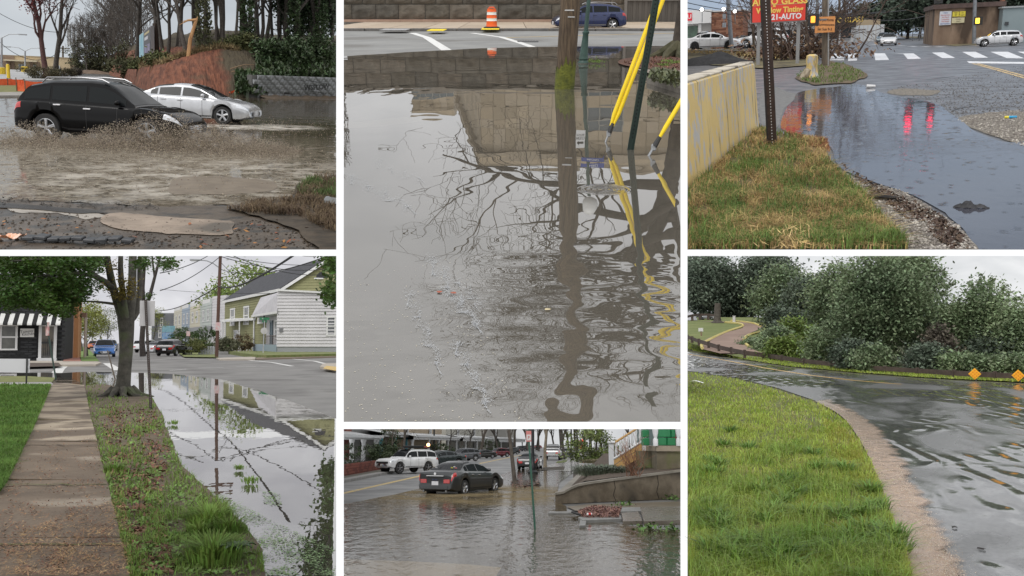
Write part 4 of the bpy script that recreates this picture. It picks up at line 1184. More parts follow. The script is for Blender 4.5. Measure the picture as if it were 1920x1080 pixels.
for k in range(2):K('poster_picture',MB().add([V3(p)+V3(nb)*-.03 for p in bq(.5+.24*k,.70+.24*k,.58,.88).v],[(0,1,2,3)]),mat('poster_violet',(.16,.15,.26),(.25,.22,.3),scale=2,ro=.5),t)
K('post',MB().tube([V3((.3,.8,-4)),V3((.3,.8,S1.at(288,44,93).z-2.0))],.22,10),mat('post_brown',(.06,.042,.032),ro=.7),t)
K('catwalk',MB().add([x-o0+dv+V3((0,0,-.15)) for dv in(nb*-1.2,nb) for x in(A2,B2)],[(0,1,3,2)]),mat('catwalk',(.08,.08,.08),ro=.7),t)
# -- trees on and behind the bank
tv=[dict(seed=101+k,H=16,r0=(.24,.16,.19,.13,.17)[k],fork=.22,n1=12,levels=3,spread=.7,up=.3,kids_n=(6,5),ratio=.5,rmin=.022) for k in range(5)]
big=[(383,1.06,1.15,3,'thick ivied trunk standing over the clay cutting'),(350,1.5,1.05,1,'grey trunk behind the broken snag'),(413,1.7,.95,1,'slim straight trunk behind the cutting'),(465,1.35,1.2,0,'broad shaggy trunk right of the cutting'),(486,1.8,.9,2,'trunk just right of the shaggy trunk'),(512,2.1,.9,4,'thin tree behind the yellow undergrowth'),(532,1.5,1.0,2,'dark leaning tree amid the ivy'),(552,1.15,1.1,0,'ivied trunk above the middle of the block wall'),(603,1.1,1.15,0,'ivied trunk above the graffiti')]
for i,(u,a,sc_,k,lb) in enumerate(big):
 o_=bare_tree(S1,'bank_tree',lb,bank_pt(u,a)+V3((0,0,-.3)),'bank%d'%k,bark_grey if i in(0,1) else bark_dark,'trees on the bank',sc_,rz=i*1.3,**tv[k])
 if i in(0,3,7,8):
  q=rng(200+i);zz=q.random(2600)**1.2*7.5
  rr=.42*(1-zz/16)*(1+.35*q.random(2600));aa=q.random(2600)*6.28
  C=np.stack([rr*np.cos(aa),rr*np.sin(aa),zz],1)
  V,Fc=LC(C,2600,.11,201+i,.07);K('ivy',np_mesh('ivy',V,Fc),ivym if i>0 else mat('ivy_pale',(.04,.05,.02),(.09,.09,.04),scale=2,ro=.8,il=.4),o_)
for i,(u,a,H_,lb) in enumerate(((585,1.5,9,'dark evergreen behind the graffiti'),(622,1.3,8.5,'dark evergreen at the right edge of the slope'),(560,2.2,8,'dark evergreen further back on the plateau'))):
 leafy(S1,'evergreen_tree',lb,bank_pt(u,a),mat('evergreen',(.013,.026,.012),(.035,.06,.022),scale=.8,ro=.6,il=.5),bark_dark,300+i,H_,.2,(2.4,2.0,3.6),n_cl=120,per=60,leaf=.17,rad=.42,gr_='dark evergreens on the slope')
q=rng(400);nb_=0
spots=[(u,1.6+3.6*q.random()) for u in np.linspace(262,600,30)]
desc=['left of the billboard post','behind the billboard','left of the broken snag','behind the broken snag','above the clay cutting','behind the thick ivied trunk','beyond the broad shaggy trunk','right of the shaggy trunk','behind the dark ivy','over the graffiti']
for i,(u,a) in enumerate(spots):
 k=int(q.integers(5));bark=bark_grey if q.random()<.6 else bark_dark
 bare_tree(S1,'wood_tree',('slim','tall','crooked')[i%3]+' bare tree of the wood '+desc[i//3],bank_pt(u+q.normal(0,4),a),'bank%d'%k,bark,'bare trees of the wood behind the bank',.75+.4*q.random(),rz=q.random()*6.28,**tv[k])
lw=[(163,137,.62,'pale bushy bare tree left of the gap in the wood'),(174,137,.60,'second bushy bare tree left of the gap'),(182,137,.50,'low tree beside the gap in the wood'),(206,137,.8,'tall bare tree behind the orange heap'),(216,138,.95,'wide bare tree over the bulldozer'),(232,139,1.05,'wide bare tree right of the bulldozer'),(246,141,1.0,'bare tree left of the billboard, wide crown'),(258,143,.9,'bare tree in front of the billboard face'),(198,136.5,.55,'far grey tree in the gap'),(190,136,.45,'smallest far tree in the gap'),(240,137,.9,'bare tree at the back of the clearing'),(224,137,.8,'slender bare tree behind the bulldozer cab')]
lv=dict(seed=131,H=15,r0=.22,fork=.12,n1=16,levels=3,spread=.75,up=.4,kids_n=(6,5),ratio=.5,rmin=.03)
for i,(u,v,sc_,lb) in enumerate(lw):
 l2=dict(lv);l2['seed']=131+i%3
 o_=bare_tree(S1,'wood_tree',lb,S1.g(u,v),'lw%d'%(i%3),bark_grey,'bare trees round the clearing',sc_,rz=i*2.1,**l2)
for i,(u,v,rx,hz,lb) in enumerate(((170,137,3.2,2.6,'grey-green thicket left of the gap'),(245,143,2.6,2.3,'green thicket under the bare trees by the billboard'),(228,140,2.2,1.2,'low thicket behind the bulldozer'),(200,136.5,5,1.6,'hazy thicket closing the far end of the gap'),(262,150,2.0,1.4,'green thicket at the foot of the cutting'))):
 bush(S1,'thicket',lb,S1.g(u,v),mat('thicket',(.045,.052,.022),(.10,.10,.05),scale=.8,ro=.9,il=.5),500+i,rx,1.6,hz,4200,.16,.4,gr_='thickets round the clearing')
a0=bank_pt(352,.92)
t=J(S1,'broken_snag','splintered orange snag with its top folded over','dead tree',a0)
sn=mat('torn_wood',(.30,.15,.06),(.45,.27,.13),scale=5,ro=.9,sx_=(1,1,.2))
d_=a0.y
tp_=S1.at(368,37,d_)-a0
K('trunk',MB().tube([V3((0,0,-.3)),tp_*.45+V3((-.1,0,0)),tp_],[.16,.14,.11],7),sn,t)
e1=S1.at(336,47,d_)-a0;e2=S1.at(340,40,d_)-a0
K('splinter',MB().tube([tp_,tp_.lerp(e1,.5)+V3((0,0,.15)),e1],[.12,.08,.01],6),sn,t)
K('splinter',MB().tube([tp_,tp_.lerp(e2,.6),e2],[.09,.06,.01],6),sn,t)
K('splinter',MB().tube([tp_+V3((0,0,-.1)),tp_+V3((.1,0,.25))],[.1,.01],6),sn,t)
backdrop(S1,340,30,30,sky_mat('sky_grey',(.50,.54,.585),(.66,.70,.73),(1.2,1.2,3)),-3.2)
# ================================================================== STAGE 2: flooded corner mirroring a stone building and bare trees
use(S2)
road2=mat('asphalt_pale_damp',(.20,.20,.195),(.27,.27,.26),scale=.5,ro=.75,bump=.3,bz_=50,c3=(.16,.155,.145),s3=.25)
Y(S2,'road',[(300,38),(1600,38),(1500,950),(400,950)],mat('road_bed_submerged',(.105,.092,.07),(.16,.14,.11),scale=.6,ro=.9),0.0,lbl='submerged street')
Y(S2,'road',[(300,58),(1600,58),(1600,110),(300,125)],road2,.008,lbl='pale damp asphalt street beyond the water')
pv=J(S2,'pavement','tan concrete pavement along the foot of the stone wall','pavement');pv['kind']='structure'
slabm=[mat('slab_tan_%d'%k,c,[x*1.18 for x in c],scale=1.2,ro=.8,bump=.3,bz_=25) for k,c in enumerate(((.36,.29,.215),(.33,.265,.20),(.39,.32,.245)))]
d0,d1=S2.g(960,58.4).y,S2.g(960,45.2).y
q=rng(1);x=S2.at(600,50,d0).x;xe=S2.at(1310,50,d1).x+2
while x<xe:
 for(ya,yb) in((d0,(d0+d1)/2-.02),((d0+d1)/2+.02,d1)):
  K('slab',MB().box(x,x+1.76,ya,yb,0,.14+.006*q.random()),slabm[int(q.integers(3))],pv)
 x+=1.8
kerbm=mat('kerb_dark',(.10,.095,.09),(.16,.15,.14),scale=3,ro=.8)
x=S2.at(600,58,d0).x
while x<xe:
 K('kerb_stone',MB().box(x,x+2.36,d0-.32,d0-.03,0,.15),kerbm,pv,bv=.02);x+=2.4
ty=mat('tactile_yellow',(.72,.56,.02),(.8,.64,.05),scale=6,ro=.6)
domes=MB()
def pad(lbl,u0,u1,va,vb_):
 a=S2.g(u0,vb_,.15);b=S2.g(u1,va,.15)
 t=J(S2,'tactile_pad',lbl,'tactile paving',V3((a.x,a.y,.155)))
 K('plate',MB().box(0,b.x-a.x,0,max(.6,b.y-a.y),0,.02),ty,t)
 for i in range(12):
  for j in range(5):K('dome',MB().lathe([(.04,0),(.03,.015)],6,c=((i+.5)*(b.x-a.x)/12,(j+.5)*max(.6,b.y-a.y)/5,.02)),ty,t)
pad('yellow tactile pad set in the kerb left of the barrel',800,838,55.5,58.5)
pad('yellow tactile pad around the barrel foot',902,937,53,56)
a=S2.g(710,57,.15);b=S2.g(747,51,.15)
solo(S2,'utility_cover',MB().box(0,1.3,0,2.4,0,.012),mat('cover_grey',(.34,.34,.34),ro=.6),'grey utility cover plate in the pavement','cover plate',loc=(a.x,a.y,.153))
# -- rusticated stone wall
t=J(S2,'stone_wall','wall of big rough grey-brown stone blocks across the street','wall',(0,d1+.35,0))
dW=d1+.35
stm=[mat('rough_stone_%d'%k,c,[x*1.7 for x in c],scale=2.2,ro=.95,bump=2.2,bz_=7,c3=[x*.5 for x in c],s3=1.1) for k,c in enumerate(((.085,.075,.06),(.105,.09,.072),(.075,.068,.057)))]
wx0,wx1=S2.at(560,20,dW).x,S2.at(1170,20,dW).x
bh=1.0;q=rng(7)
K('plinth',MB().box(wx0,wx1,-.12,.5,.14,.30),mat('plinth_pink',(.36,.235,.17),(.42,.28,.21),scale=2,ro=.85),t)
K('core',MB().box(wx0,wx1,.25,.8,.1,4.35),mat('mortar_dark',(.05,.046,.04),ro=.95),t)
def block_mesh(w,h,seed):
 mb=MB()
 def fn(a,b):
  e=min(a,1-a,b,1-b)
  z=.02+(.20*min(1,e*5))*(.7+.9*mnoise.noise(V3((a*3+seed,b*2.3,seed))))+.06*mnoise.noise(V3((a*9,b*7,seed)))*min(1,e*6)
  return(a*w,.25-max(.0,z),b*h)
 mb.grid(fn,9,6)
 return mb.mesh('stone',True,75)
bms=[block_mesh(1.0,1.0,s) for s in range(6)]
for r_ in range(4):
 x=wx0-(.85 if r_%2 else 0);z=.31+r_*1.01
 while x<wx1-.3:
  w=1.55+.35*q.random();xa=max(x,wx0);w2=min(x+w,wx1)-xa
  K('stone',cp(bms[int(q.integers(6))],stm[int(q.integers(3))]),None,t,(xa+.02,0,z),(0,0,0),(w2-.045,1,.96));x+=w
K('coping',MB().box(wx0,wx1,-.1,.9,4.36,4.6),mat('coping_stone',(.17,.15,.125),(.22,.2,.17),scale=2,ro=.9),t)
# -- roller gate right of the wall
t=J(S2,'garage_gate','brown ribbed metal gate at the end of the stone wall','gate',(0,dW,0))
gx0,gx1=S2.at(1176,20,dW).x,S2.at(1300,20,dW).x
gm=mat('gate_taupe',(.10,.088,.075),ro=.6)
i=0;x=gx0
while x<gx1:
 K('rib',MB().box(x,x+.20,.08+.05*(i%2),.2,.14,3.9),gm,t);x+=.2;i+=1
K('top_rail',MB().box(gx0-.1,gx1,-.03,.2,1.52,1.66),mat('gate_rail',(.16,.145,.13),ro=.6),t)
K('jamb',MB().box(gx0-.2,gx0-.01,-.05,.3,.14,4.2),mat('gate_rail',(.16,.145,.13)),t)
# -- road paint
white=mat('paint_white_worn',(.62,.62,.60),(.74,.74,.72),scale=6,ro=.6,c3=(.36,.36,.35),s3=5,st3=(.60,.72))
ylw=mat('paint_yellow_worn',(.62,.38,.04),(.70,.45,.08),scale=6,ro=.6,c3=(.35,.28,.14),s3=5,st3=(.6,.72))
strip(S2,'road_marking',[(773,61.8),(800,70),(822,84),(842,97),(864,107)],.34,white,.016,lbl='white slanting lane line left of the barrel')
strip(S2,'road_marking',[(885,62),(940,69.5),(975,80),(1015,94)],.28,white,.016,lbl='white slanting lane line right of the barrel')
strip(S2,'road_marking',[(948,70.5),(1100,66),(1290,61.5)],.16,ylw,.016,lbl='yellow centre line beyond the water')
strip(S2,'road_marking',[(600,130),(700,127),(785,123)],.42,mat('paint_drowned',(.62,.56,.44),ro=.8),.004,lbl='pale lane line drowned in the flood')
strip(S2,'road_marking',[(600,238),(700,232),(782,222)],.55,mat('paint_drowned',(.62,.56,.44)),.004,lbl='second pale lane line drowned nearer by')
t=J(S2,'drain_grate','dark rectangular drain grate in the dry roadway','drain',S2.g(990,79,.012))
K('frame',MB().box(-.4,.4,0,1.1,0,.012),mat('cast_iron',(.05,.05,.05),ro=.6),t)
for k in range(7):K('bar',MB().box(-.36+k*.105,-.31+k*.105,.06,1.04,.012,.022),mat('cast_iron_light',(.12,.12,.12),ro=.6),t)
# -- the flood
cR=S2.g(1150,620)
key='mirror_water'
m,n,l,b=nodes_of(key);n.remove(b)
tcx=n.new('ShaderNodeTexCoord');vec=tcx.outputs['Object']
df=n.new('ShaderNodeBsdfDiffuse');SET(df,'Color',(.140,.128,.106,1))
tr=n.new('ShaderNodeBsdfTransparent');SET(tr,'Color',(.62,.57,.47,1))
m1=n.new('ShaderNodeMixShader');SET(m1,0,.28);l.new(df.outputs[0],m1.inputs[1]);l.new(tr.outputs[0],m1.inputs[2])
gl=n.new('ShaderNodeBsdfGlossy');SET(gl,'Roughness',0.0);SET(gl,'Color',(.90,.90,.90,1))
fr=n.new('ShaderNodeFresnel');SET(fr,'IOR',1.36)
m2=n.new('ShaderNodeMixShader');l.new(m1.outputs[0],m2.inputs[1]);l.new(gl.outputs[0],m2.inputs[2])
fa=n.new('ShaderNodeMath');fa.operation='MULTIPLY_ADD';SET(fa,1,.85);SET(fa,2,.21);l.new(fr.outputs[0],fa.inputs[0]);l.new(fa.outputs[0],m2.inputs[0])
def lenmask(c,rx,ry,a,bb):
 mp=n.new('ShaderNodeMapping');SET(mp,'Location',(-c.x/rx,-c.y/ry,0));SET(mp,'Scale',(1/rx,1/ry,0));l.new(vec,mp.inputs[0])
 g_=n.new('ShaderNodeVectorMath');g_.operation='LENGTH';l.new(mp.outputs[0],g_.inputs[0])
 r_=n.new('ShaderNodeMapRange');r_.interpolation_type='SMOOTHSTEP';SET(r_,1,a);SET(r_,2,bb);SET(r_,3,1);SET(r_,4,0)
 l.new(g_.outputs['Value'],r_.inputs[0]); return r_.outputs[0]
def wavelayer(sc,st,dist,detail,depth,mask,prev):
 mp=n.new('ShaderNodeMapping');SET(mp,'Scale',(sc,sc*st,1));SET(mp,'Rotation',(0,0,-.12));l.new(vec,mp.inputs[0])
 h=n.new('ShaderNodeTexNoise');SET(h,'Scale',1);SET(h,'Detail',detail);SET(h,'Distortion',dist);l.new(mp.outputs[0],h.inputs['Vector'])
 out=h.outputs['Fac']
 if mask is not None:
  mu=n.new('ShaderNodeMath');mu.operation='MULTIPLY';l.new(out,mu.inputs[0]);l.new(mask,mu.inputs[1]);out=mu.outputs[0]
 bp=n.new('ShaderNodeBump');SET(bp,'Distance',depth);l.new(out,bp.inputs['Height'])
 if prev is not None:l.new(prev,bp.inputs['Normal'])
 return bp.outputs[0]
c1=S2.g(1150,700);c1.y=3.6
p_=wavelayer(1.5,.8,.3,1,.0028,None,None)
p_=wavelayer(2.3,1.15,.5,.0,.0135,lenmask(c1,1.5,3.0,.2,1.0),p_)
p_=wavelayer(5.5,1.5,.3,.0,.0030,lenmask(c1,1.7,2.2,.25,1.0),p_)
p_=wavelayer(3.0,.25,.2,2,.004,lenmask(S2.g(660,185),2.6,3.5,.2,1.0),p_)
rc=S2.g(1136,360)
mp=n.new('ShaderNodeMapping');SET(mp,'Location',(-rc.x,-rc.y,0));SET(mp,'Scale',(1,1,0));l.new(vec,mp.inputs[0])
g_=n.new('ShaderNodeVectorMath');g_.operation='LENGTH';l.new(mp.outputs[0],g_.inputs[0])
sn_=n.new('ShaderNodeMath');sn_.operation='MULTIPLY';SET(sn_,1,130);l.new(g_.outputs['Value'],sn_.inputs[0])
si=n.new('ShaderNodeMath');si.operation='SINE';l.new(sn_.outputs[0],si.inputs[0])
mu=n.new('ShaderNodeMath');mu.operation='MULTIPLY';l.new(si.outputs[0],mu.inputs[0]);l.new(lenmask(rc,.26,.26,.3,1.0),mu.inputs[1])
bp=n.new('ShaderNodeBump');SET(bp,'Distance',.0012);l.new(mu.outputs[0],bp.inputs['Height']);l.new(p_,bp.inputs['Normal']);p_=bp.outputs[0]
l.new(p_,gl.inputs['Normal'])
l.new(m2.outputs[0],n['Material Output'].inputs[0])
Y(S2,'water',[(300,124),(640,106),(760,98),(900,90.5),(1000,88),(1130,87),(1280,86),(1600,86),(1600,950),(300,950)],m,.022,wob=1.6,freq=.02,per=14,lbl='brown flood water mirroring building and trees')
q=rng(12)
foamm=mat('foam_white',(.42,.43,.44),ro=.6)
cols=[((645,330),(700,352),(782,398),3000),((700,300),(740,325),(800,340),1100),((800,480),(850,560),(905,620),2200),((760,545),(790,600),(830,700),900),((850,640),(880,690),(920,770),900),((820,500),(880,540),(900,580),700)]
for i,(a,b_,c,nn) in enumerate(cols):
 tt=q.random(nn)
 U=(1-tt)**2*a[0]+2*tt*(1-tt)*b_[0]+tt**2*c[0]+q.normal(0,3.2,nn)*(1+np.sin(tt*31))+7*np.sin(tt*25)
 Vv=(1-tt)**2*a[1]+2*tt*(1-tt)*b_[1]+tt**2*c[1]+q.normal(0,3.0,nn)*(1+np.cos(tt*23))+5*np.cos(tt*37)
 P=np.array([list(S2.g(u,v,.026)) for u,v in zip(U,Vv)])
 FK(S2,'foam',P,.0034,foamm,30+i,('broad white foam streak at the left edge of the water','thin foam streak under the mirrored roofline','stringy foam streak in the middle of the water','faint foam thread left of the mirrored branches','lower foam thread left of the mirrored trunk','short foam curl among mirrored twigs')[i],'foam',flat=.0,aspect=.5,lift=0)
B,_=GP(S2,[(644,520),(860,480),(980,791),(644,791)],380,51,.0235)
FK(S2,'gravel_glints',B,.0032,mat('glint_pale',(.5,.45,.34),(.65,.6,.5),scale=3,ro=.7),52,'tiny pale specks painted as gravel glints at the lower left','debris',flat=0,aspect=.8,lift=0)  # pale flecks paint the glints of gravel in the water
for i,(u,v,lb) in enumerate(((824,547,'red leaf floating near the foam'),(850,549,'second red leaf floating right of the first'),(1027,580,'pale tan leaf floating on the mirrored pole'))):
 p=S2.g(u,v,.027)
 t=J(S2,'floating_leaf',lb,'leaf',p,i*1.1,'leaves floating on the flood')
 K('blade',MB().grid(lambda a,b:((a-.5)*.028*(1-abs(2*b-1)**2+.1),(b-.5)*.035,.002*math.sin(b*3)),4,6),mat('leaf_red' if i<2 else 'leaf_tan',(.32,.09,.05) if i<2 else(.5,.42,.25),ro=.6),t)
p=S2.g(922,54,.15);p.z=.17
t=J(S2,'traffic_barrel','orange and white striped traffic barrel on the pavement edge','traffic barrel',p)
orn=mat('barrel_orange',(.80,.12,.015),ro=.45);wht=mat('barrel_white',(.75,.75,.74),ro=.4);blk2=mat('barrel_foot_black',(.015,.015,.015),ro=.8)
K('foot',MB().lathe([(.42,0),(.42,.05),(.34,.09)],20),blk2,t)
zz=[(.09,.36,orn),(.36,.50,wht),(.50,.66,orn),(.66,.80,wht),(.80,.96,orn)]
for k,(za,zb_,mm) in enumerate(zz):
 ra,rb=.285-.06*za,.285-.06*zb_
 K('band',MB().lathe([(ra+.008,za+.004),(ra,za+.02),(rb,zb_-.02),(rb+.008,zb_)],20),mm,t,sm_=True)
K('handle',MB().tube([(-.14,0,.96),(-.12,0,1.03),(.12,0,1.03),(.14,0,.96)],.028,6),orn,t)
# -- parked blue hatchback
car(S2,'hatch','hatchback','dark blue hatchback with grey cladding parked facing left',S2.g(1103,56.5),R(187),paint('blue_navy',(.012,.022,.085),.3,.2),cat='car',sc=.90,clad=mat('cladding_grey',(.16,.165,.17),ro=.6),rails=mat('rail_silver2',(.4,.4,.41),metal=.8,ro=.3))
# -- wooden utility pole with mossy foot
b0=S2.g(1058,168)
t=J(S2,'utility_pole','thick brown wooden utility pole with mossy foot in the water','utility pole',b0)
wd=mat('pole_timber',(.045,.030,.018),(.13,.09,.055),scale=5,ro=.85,sx_=(5,5,.5),bump=1.2,bz_=9)
top=S2.at(1070,0,b0.y)-b0;ax=top/top.z
K('shaft',MB().tube([V3((0,0,-.1)),ax*1.2,ax*3,ax*7,ax*14],[.168,.172,.175,.165,.13],20),wd,t,sm_=True)
mo=MB()
mo.grid(lambda a,b:(ax*(b*.62*(.55+.6*abs(mnoise.noise(V3((a*7,1,2))))))+V3((.176*math.sin((a-.5)*3.2-.1),-.176*math.cos((a-.5)*3.2-.1),0))),22,8)
K('moss',mo,mat('moss_green',(.14,.15,.02),(.06,.07,.012),scale=9,ro=.95,bump=1.5,bz_=30),t,sm_=True)
K('staple_row',MB().boxc(ax*1.35+V3((-.02,-.177,0)),(.16,.01,.02)),mat('staple',(.5,.5,.5),metal=.8,ro=.4),t)
K('staple_row',MB().boxc(ax*1.24+V3((.02,-.177,0)),(.12,.01,.015)),mat('staple',(.5,.5,.5)),t)
# -- fluted green lamp post with signs above (seen in the mirror)
b0=S2.g(1093,121)
t=J(S2,'lamp_post','green cast-iron lamp post with belled base, signs mirrored below','lamp post',b0)
gmn=mat('lamp_green',(.018,.048,.038),(.03,.07,.055),scale=6,ro=.45)
tp=S2.at(1104,0,b0.y)-b0;ax=tp/tp.z
prof=[(.135,0),(.135,.05),(.10,.10),(.12,.14),(.105,.20),(.085,.5),(.068,.72),(.085,.75),(.085,.78),(.055,.80),(.05,1.15),(.045,3.4)]
mb=MB();mb.lathe(prof,14);mb.v=[tuple(V3((p[0],p[1],0))+ax*p[2]) for p in mb.v]
K('shaft',mb,gmn,t,sm_=True,ang=35)
K('base_ring',MB().lathe([(.15,0),(.15,.035)],16),mat('base_tide',(.09,.085,.07),ro=.8),t)
s_=K('sign_plate',MB().boxc(ax*1.86+V3((-.16,-.07,0)),(.24,.012,.44)),mat('sign_white',(.7,.7,.7),ro=.4),t)
sd_=mat('sign_black',(.015,.015,.015),ro=.5)
K('arrow',MB().boxc(ax*2.0+V3((-.16,-.08,0)),(.16,.006,.025)),sd_,s_)
K('arrow_head',MB().prism_xz([(-.245,0),(-.19,.045),(-.19,-.045)],-.084,-.078).xf(Matrix.Translation(ax*2.0)),sd_,s_)
for k,w_ in enumerate(('HOLD','ZONE')):LT(w_,.075,sd_,s_,ax*(1.86-k*.11)+V3((-.16,-.078,0)))
bl=mat('sign_blue',(.03,.06,.28),ro=.4)
for k,(zz_,rz_,w_) in enumerate(((2.38,R(14),'BROAD'),(2.56,R(-10),'THIRD'))):
 s_=K('street_sign',MB().boxc((0,-.05,0),(.62,.012,.14)),bl,t,ax*zz_+V3((.12,0,0)),(0,0,rz_))
 LT(w_,.10,mat('sign_white',(.7,.7,.7)),s_,(0,-.058,0))
K('globe',MB().ball(ax*3.62,.2,2),mat('globe_milk',(.7,.7,.68),ro=.3),t,sm_=True)
# -- dark channel sign post
b0=S2.g(1181,284);tp=S2.at(1228,10,b0.y)-b0;ax=tp/tp.z
t=J(S2,'sign_post','dark green steel channel post leaning out of the water','sign post',b0)
cm=mat('channel_green',(.010,.024,.018),(.02,.04,.03),scale=7,ro=.45,metal=.3)
mb=MB().box(-.030,.030,-.006,.004,-.1,3.0).box(-.034,-.026,-.03,-.006,-.1,3.0).box(.026,.034,-.03,-.006,-.1,3.0)
mb.v=[tuple(V3((p[0],p[1],0))+ax*p[2]) for p in mb.v]
K('channel',mb,cm,t)
mb=MB()
for k in range(60):mb.boxc(ax*(.15+k*.04)+V3((0,-.009,0)),(.012,.004,.012))
K('holes',mb,mat('hole_dark',(.002,.002,.002),ro=.9),t,kd='stuff')
# -- yellow guy guards
ygm=mat('guard_yellow',(.80,.56,.004),(.86,.62,.01),scale=3,ro=.35)
def guy(lbl,foot,tip,n_,both):
 b0=S2.g(*foot);tp=S2.at(*tip,b0.y+.2)-b0;ax=tp.normalized()
 t=J(S2,'guy_wire_guard',lbl,'guy guard',b0,0,'yellow guy wire guards')
 K('anchor_rod',MB().tube([ax*-.12,ax*.10],.012,6),steel2,t)
 K('eye',MB().boxc(ax*.12,(.05,.035,.07)),steel2,t,bv=.012)
 K('clamp',MB().tube([ax*.13,ax*.24],[.03,.022],8),mat('clamp_dark',(.05,.05,.05),metal=.6,ro=.5),t)
 ofs=(-.024,.024) if both else(0,)
 for o_ in ofs:
  K('guard_tube',MB().tube([ax*.2+V3((o_*.5,0,0)),ax*.35+V3((o_,0,0)),ax*3.2+V3((o_*1.4,0,0))],[.012,.023,.024],10),ygm,t,sm_=True)
 K('guy_wire',MB().tube([ax*.2,ax*5.5],.006,5),steel2,t)
steel2=mat('galvanised2',(.30,.31,.32),(.38,.39,.40),scale=30,ro=.45,metal=.7)
guy('pair of yellow guy wire guards slanting left of the dark post',(1134,270),(1238,0),2,True)
guy('single yellow guy wire guard at the right edge',(1214,296),(1312,130),1,False)
# -- planting bed at the right
Y(S2,'planting_bed',[(1160,118),(1180,108),(1290,94),(1340,94),(1340,134),(1250,131),(1190,126)],mat('mulch_red',(.075,.035,.022),(.15,.075,.05),scale=6,ro=.95,bump=1.6,bz_=20),.05,smoothc=True,per=5,wob=2,freq=.05,lbl='red mulch bed round the tree')
Y(S2,'pavement',[(1190,129),(1340,134),(1340,150),(1230,141)],mat('slab_damp',(.20,.17,.135),(.26,.22,.18),scale=2,ro=.7),.06,lbl='damp paving edge by the planting bed')
B,_=GP(S2,[(1165,117),(1290,98),(1300,130),(1200,126)],900,61,.05)
FK(S2,'mulch',B,.035,mat('mulch_chips',(.10,.04,.025),(.22,.11,.075),scale=3,ro=.9,il=.5),62,'red-brown bark mulch under the tree','mulch',flat=.6,aspect=.35)
pk=J(S2,'planter_kerb','worn stone planter kerb at the right edge','kerb',S2.g(1212,158))
A_,B_=S2.g(1212,158),S2.g(1300,186);A2_,B2_=S2.g(1222,142),S2.g(1330,160)
K('kerb_stone',MB().prism([((p-A_).x,(p-A_).y) for p in(A_,B_,B2_,A2_)],-.02,.12),mat('kerb_worn',(.11,.10,.085),(.2,.18,.155),scale=4,ro=.9,bump=1,bz_=15),pk,bv=.02)
K('soil',MB().prism([((p-A_).x,(p-A_).y) for p in(A_.lerp(A2_,.35),B_.lerp(B2_,.3),B2_,A2_)],.11,.15),mat('soil_dark',(.03,.024,.018),ro=.95),pk)
B,_=GP(S2,[(1225,140),(1280,146),(1280,165),(1216,152)],900,63,.16)
B[:,2]+=rng(64).random(900)*.14
FK(S2,'ivy_cover',B,.035,mat('ivy_grey_green',(.05,.065,.025),(.12,.13,.06),scale=3,ro=.5,il=.5),65,'grey-green ivy filling the planter','ivy',flat=.8,aspect=.7)
for i,(u,v) in enumerate(((1253,116),(1245,123),(1268,119),(1117,117))):
 B=np.array([list(S2.g(u,v,.05))])+rng(70+i).normal(0,1,(160,3))*np.array([.10,.14,.0]);B[:,2]=.05+np.abs(rng(i).normal(0,.03,160))
 FK(S2,'moss_tuft',B,.02,mat('tuft_green',(.09,.17,.02),(.14,.22,.04),scale=3,ro=.8,il=.3),80+i,('small green tuft in the middle of the mulch','small green tuft at the front of the mulch','small green tuft at the right of the mulch','green weed by the lamp post foot')[i],'weed',flat=.8,aspect=.4)
bk2=mat('bark_wet',(.030,.022,.016),(.07,.054,.04),scale=5,ro=.85,bump=1,bz_=8)
b0=S2.g(1283,108)
sk,tips=TS(77,12.0,.34,fork=.35,n1=8,levels=4,spread=.8,up=.2,kids_n=(5,5,3),ratio=.5)
for k in range(12):
 q_=rng(700+k);an_=math.pi+q_.normal(0,.55);z0=3.7+k*.42
 s2_,_=TS(710+k,1,1,levels=4,spread=.85,up=.12,kids_n=(9,6,4),ratio=.46,start=V3((0,0,z0)),dirv=V3((math.cos(an_),math.sin(an_)*.8,.10+.16*q_.random())),ln0=5.2+2.0*q_.random()-k*.15,r1=.13-.006*k)
 sk+=s2_
sk=[b_ for b_ in sk if b_[0]==0 or min(p.z for p in b_[1])>1.6]
tr_,br_=skel_meshes(sk,sides=(12,6,4,3),rmin=.005)
t=J(S2,'street_tree','big bare street tree at the right edge, its branches mirrored','tree',b0)
K('trunk',tr_,bk2,t,sm_=True,ang=80);K('branches',br_,bk2,t,sm_=True,ang=80)
for k in range(6):
 an_=-2.9+k*.5
 K('root',MB().tube([(.3*math.cos(an_),.3*math.sin(an_),.3),(.8*math.cos(an_),.8*math.sin(an_),.08),(1.3*math.cos(an_+.2),1.3*math.sin(an_+.2),-.02)],[.2,.12,.04],7),mat('root_mossy',(.045,.045,.02),(.09,.08,.045),scale=5,ro=.9),t,sm_=True)
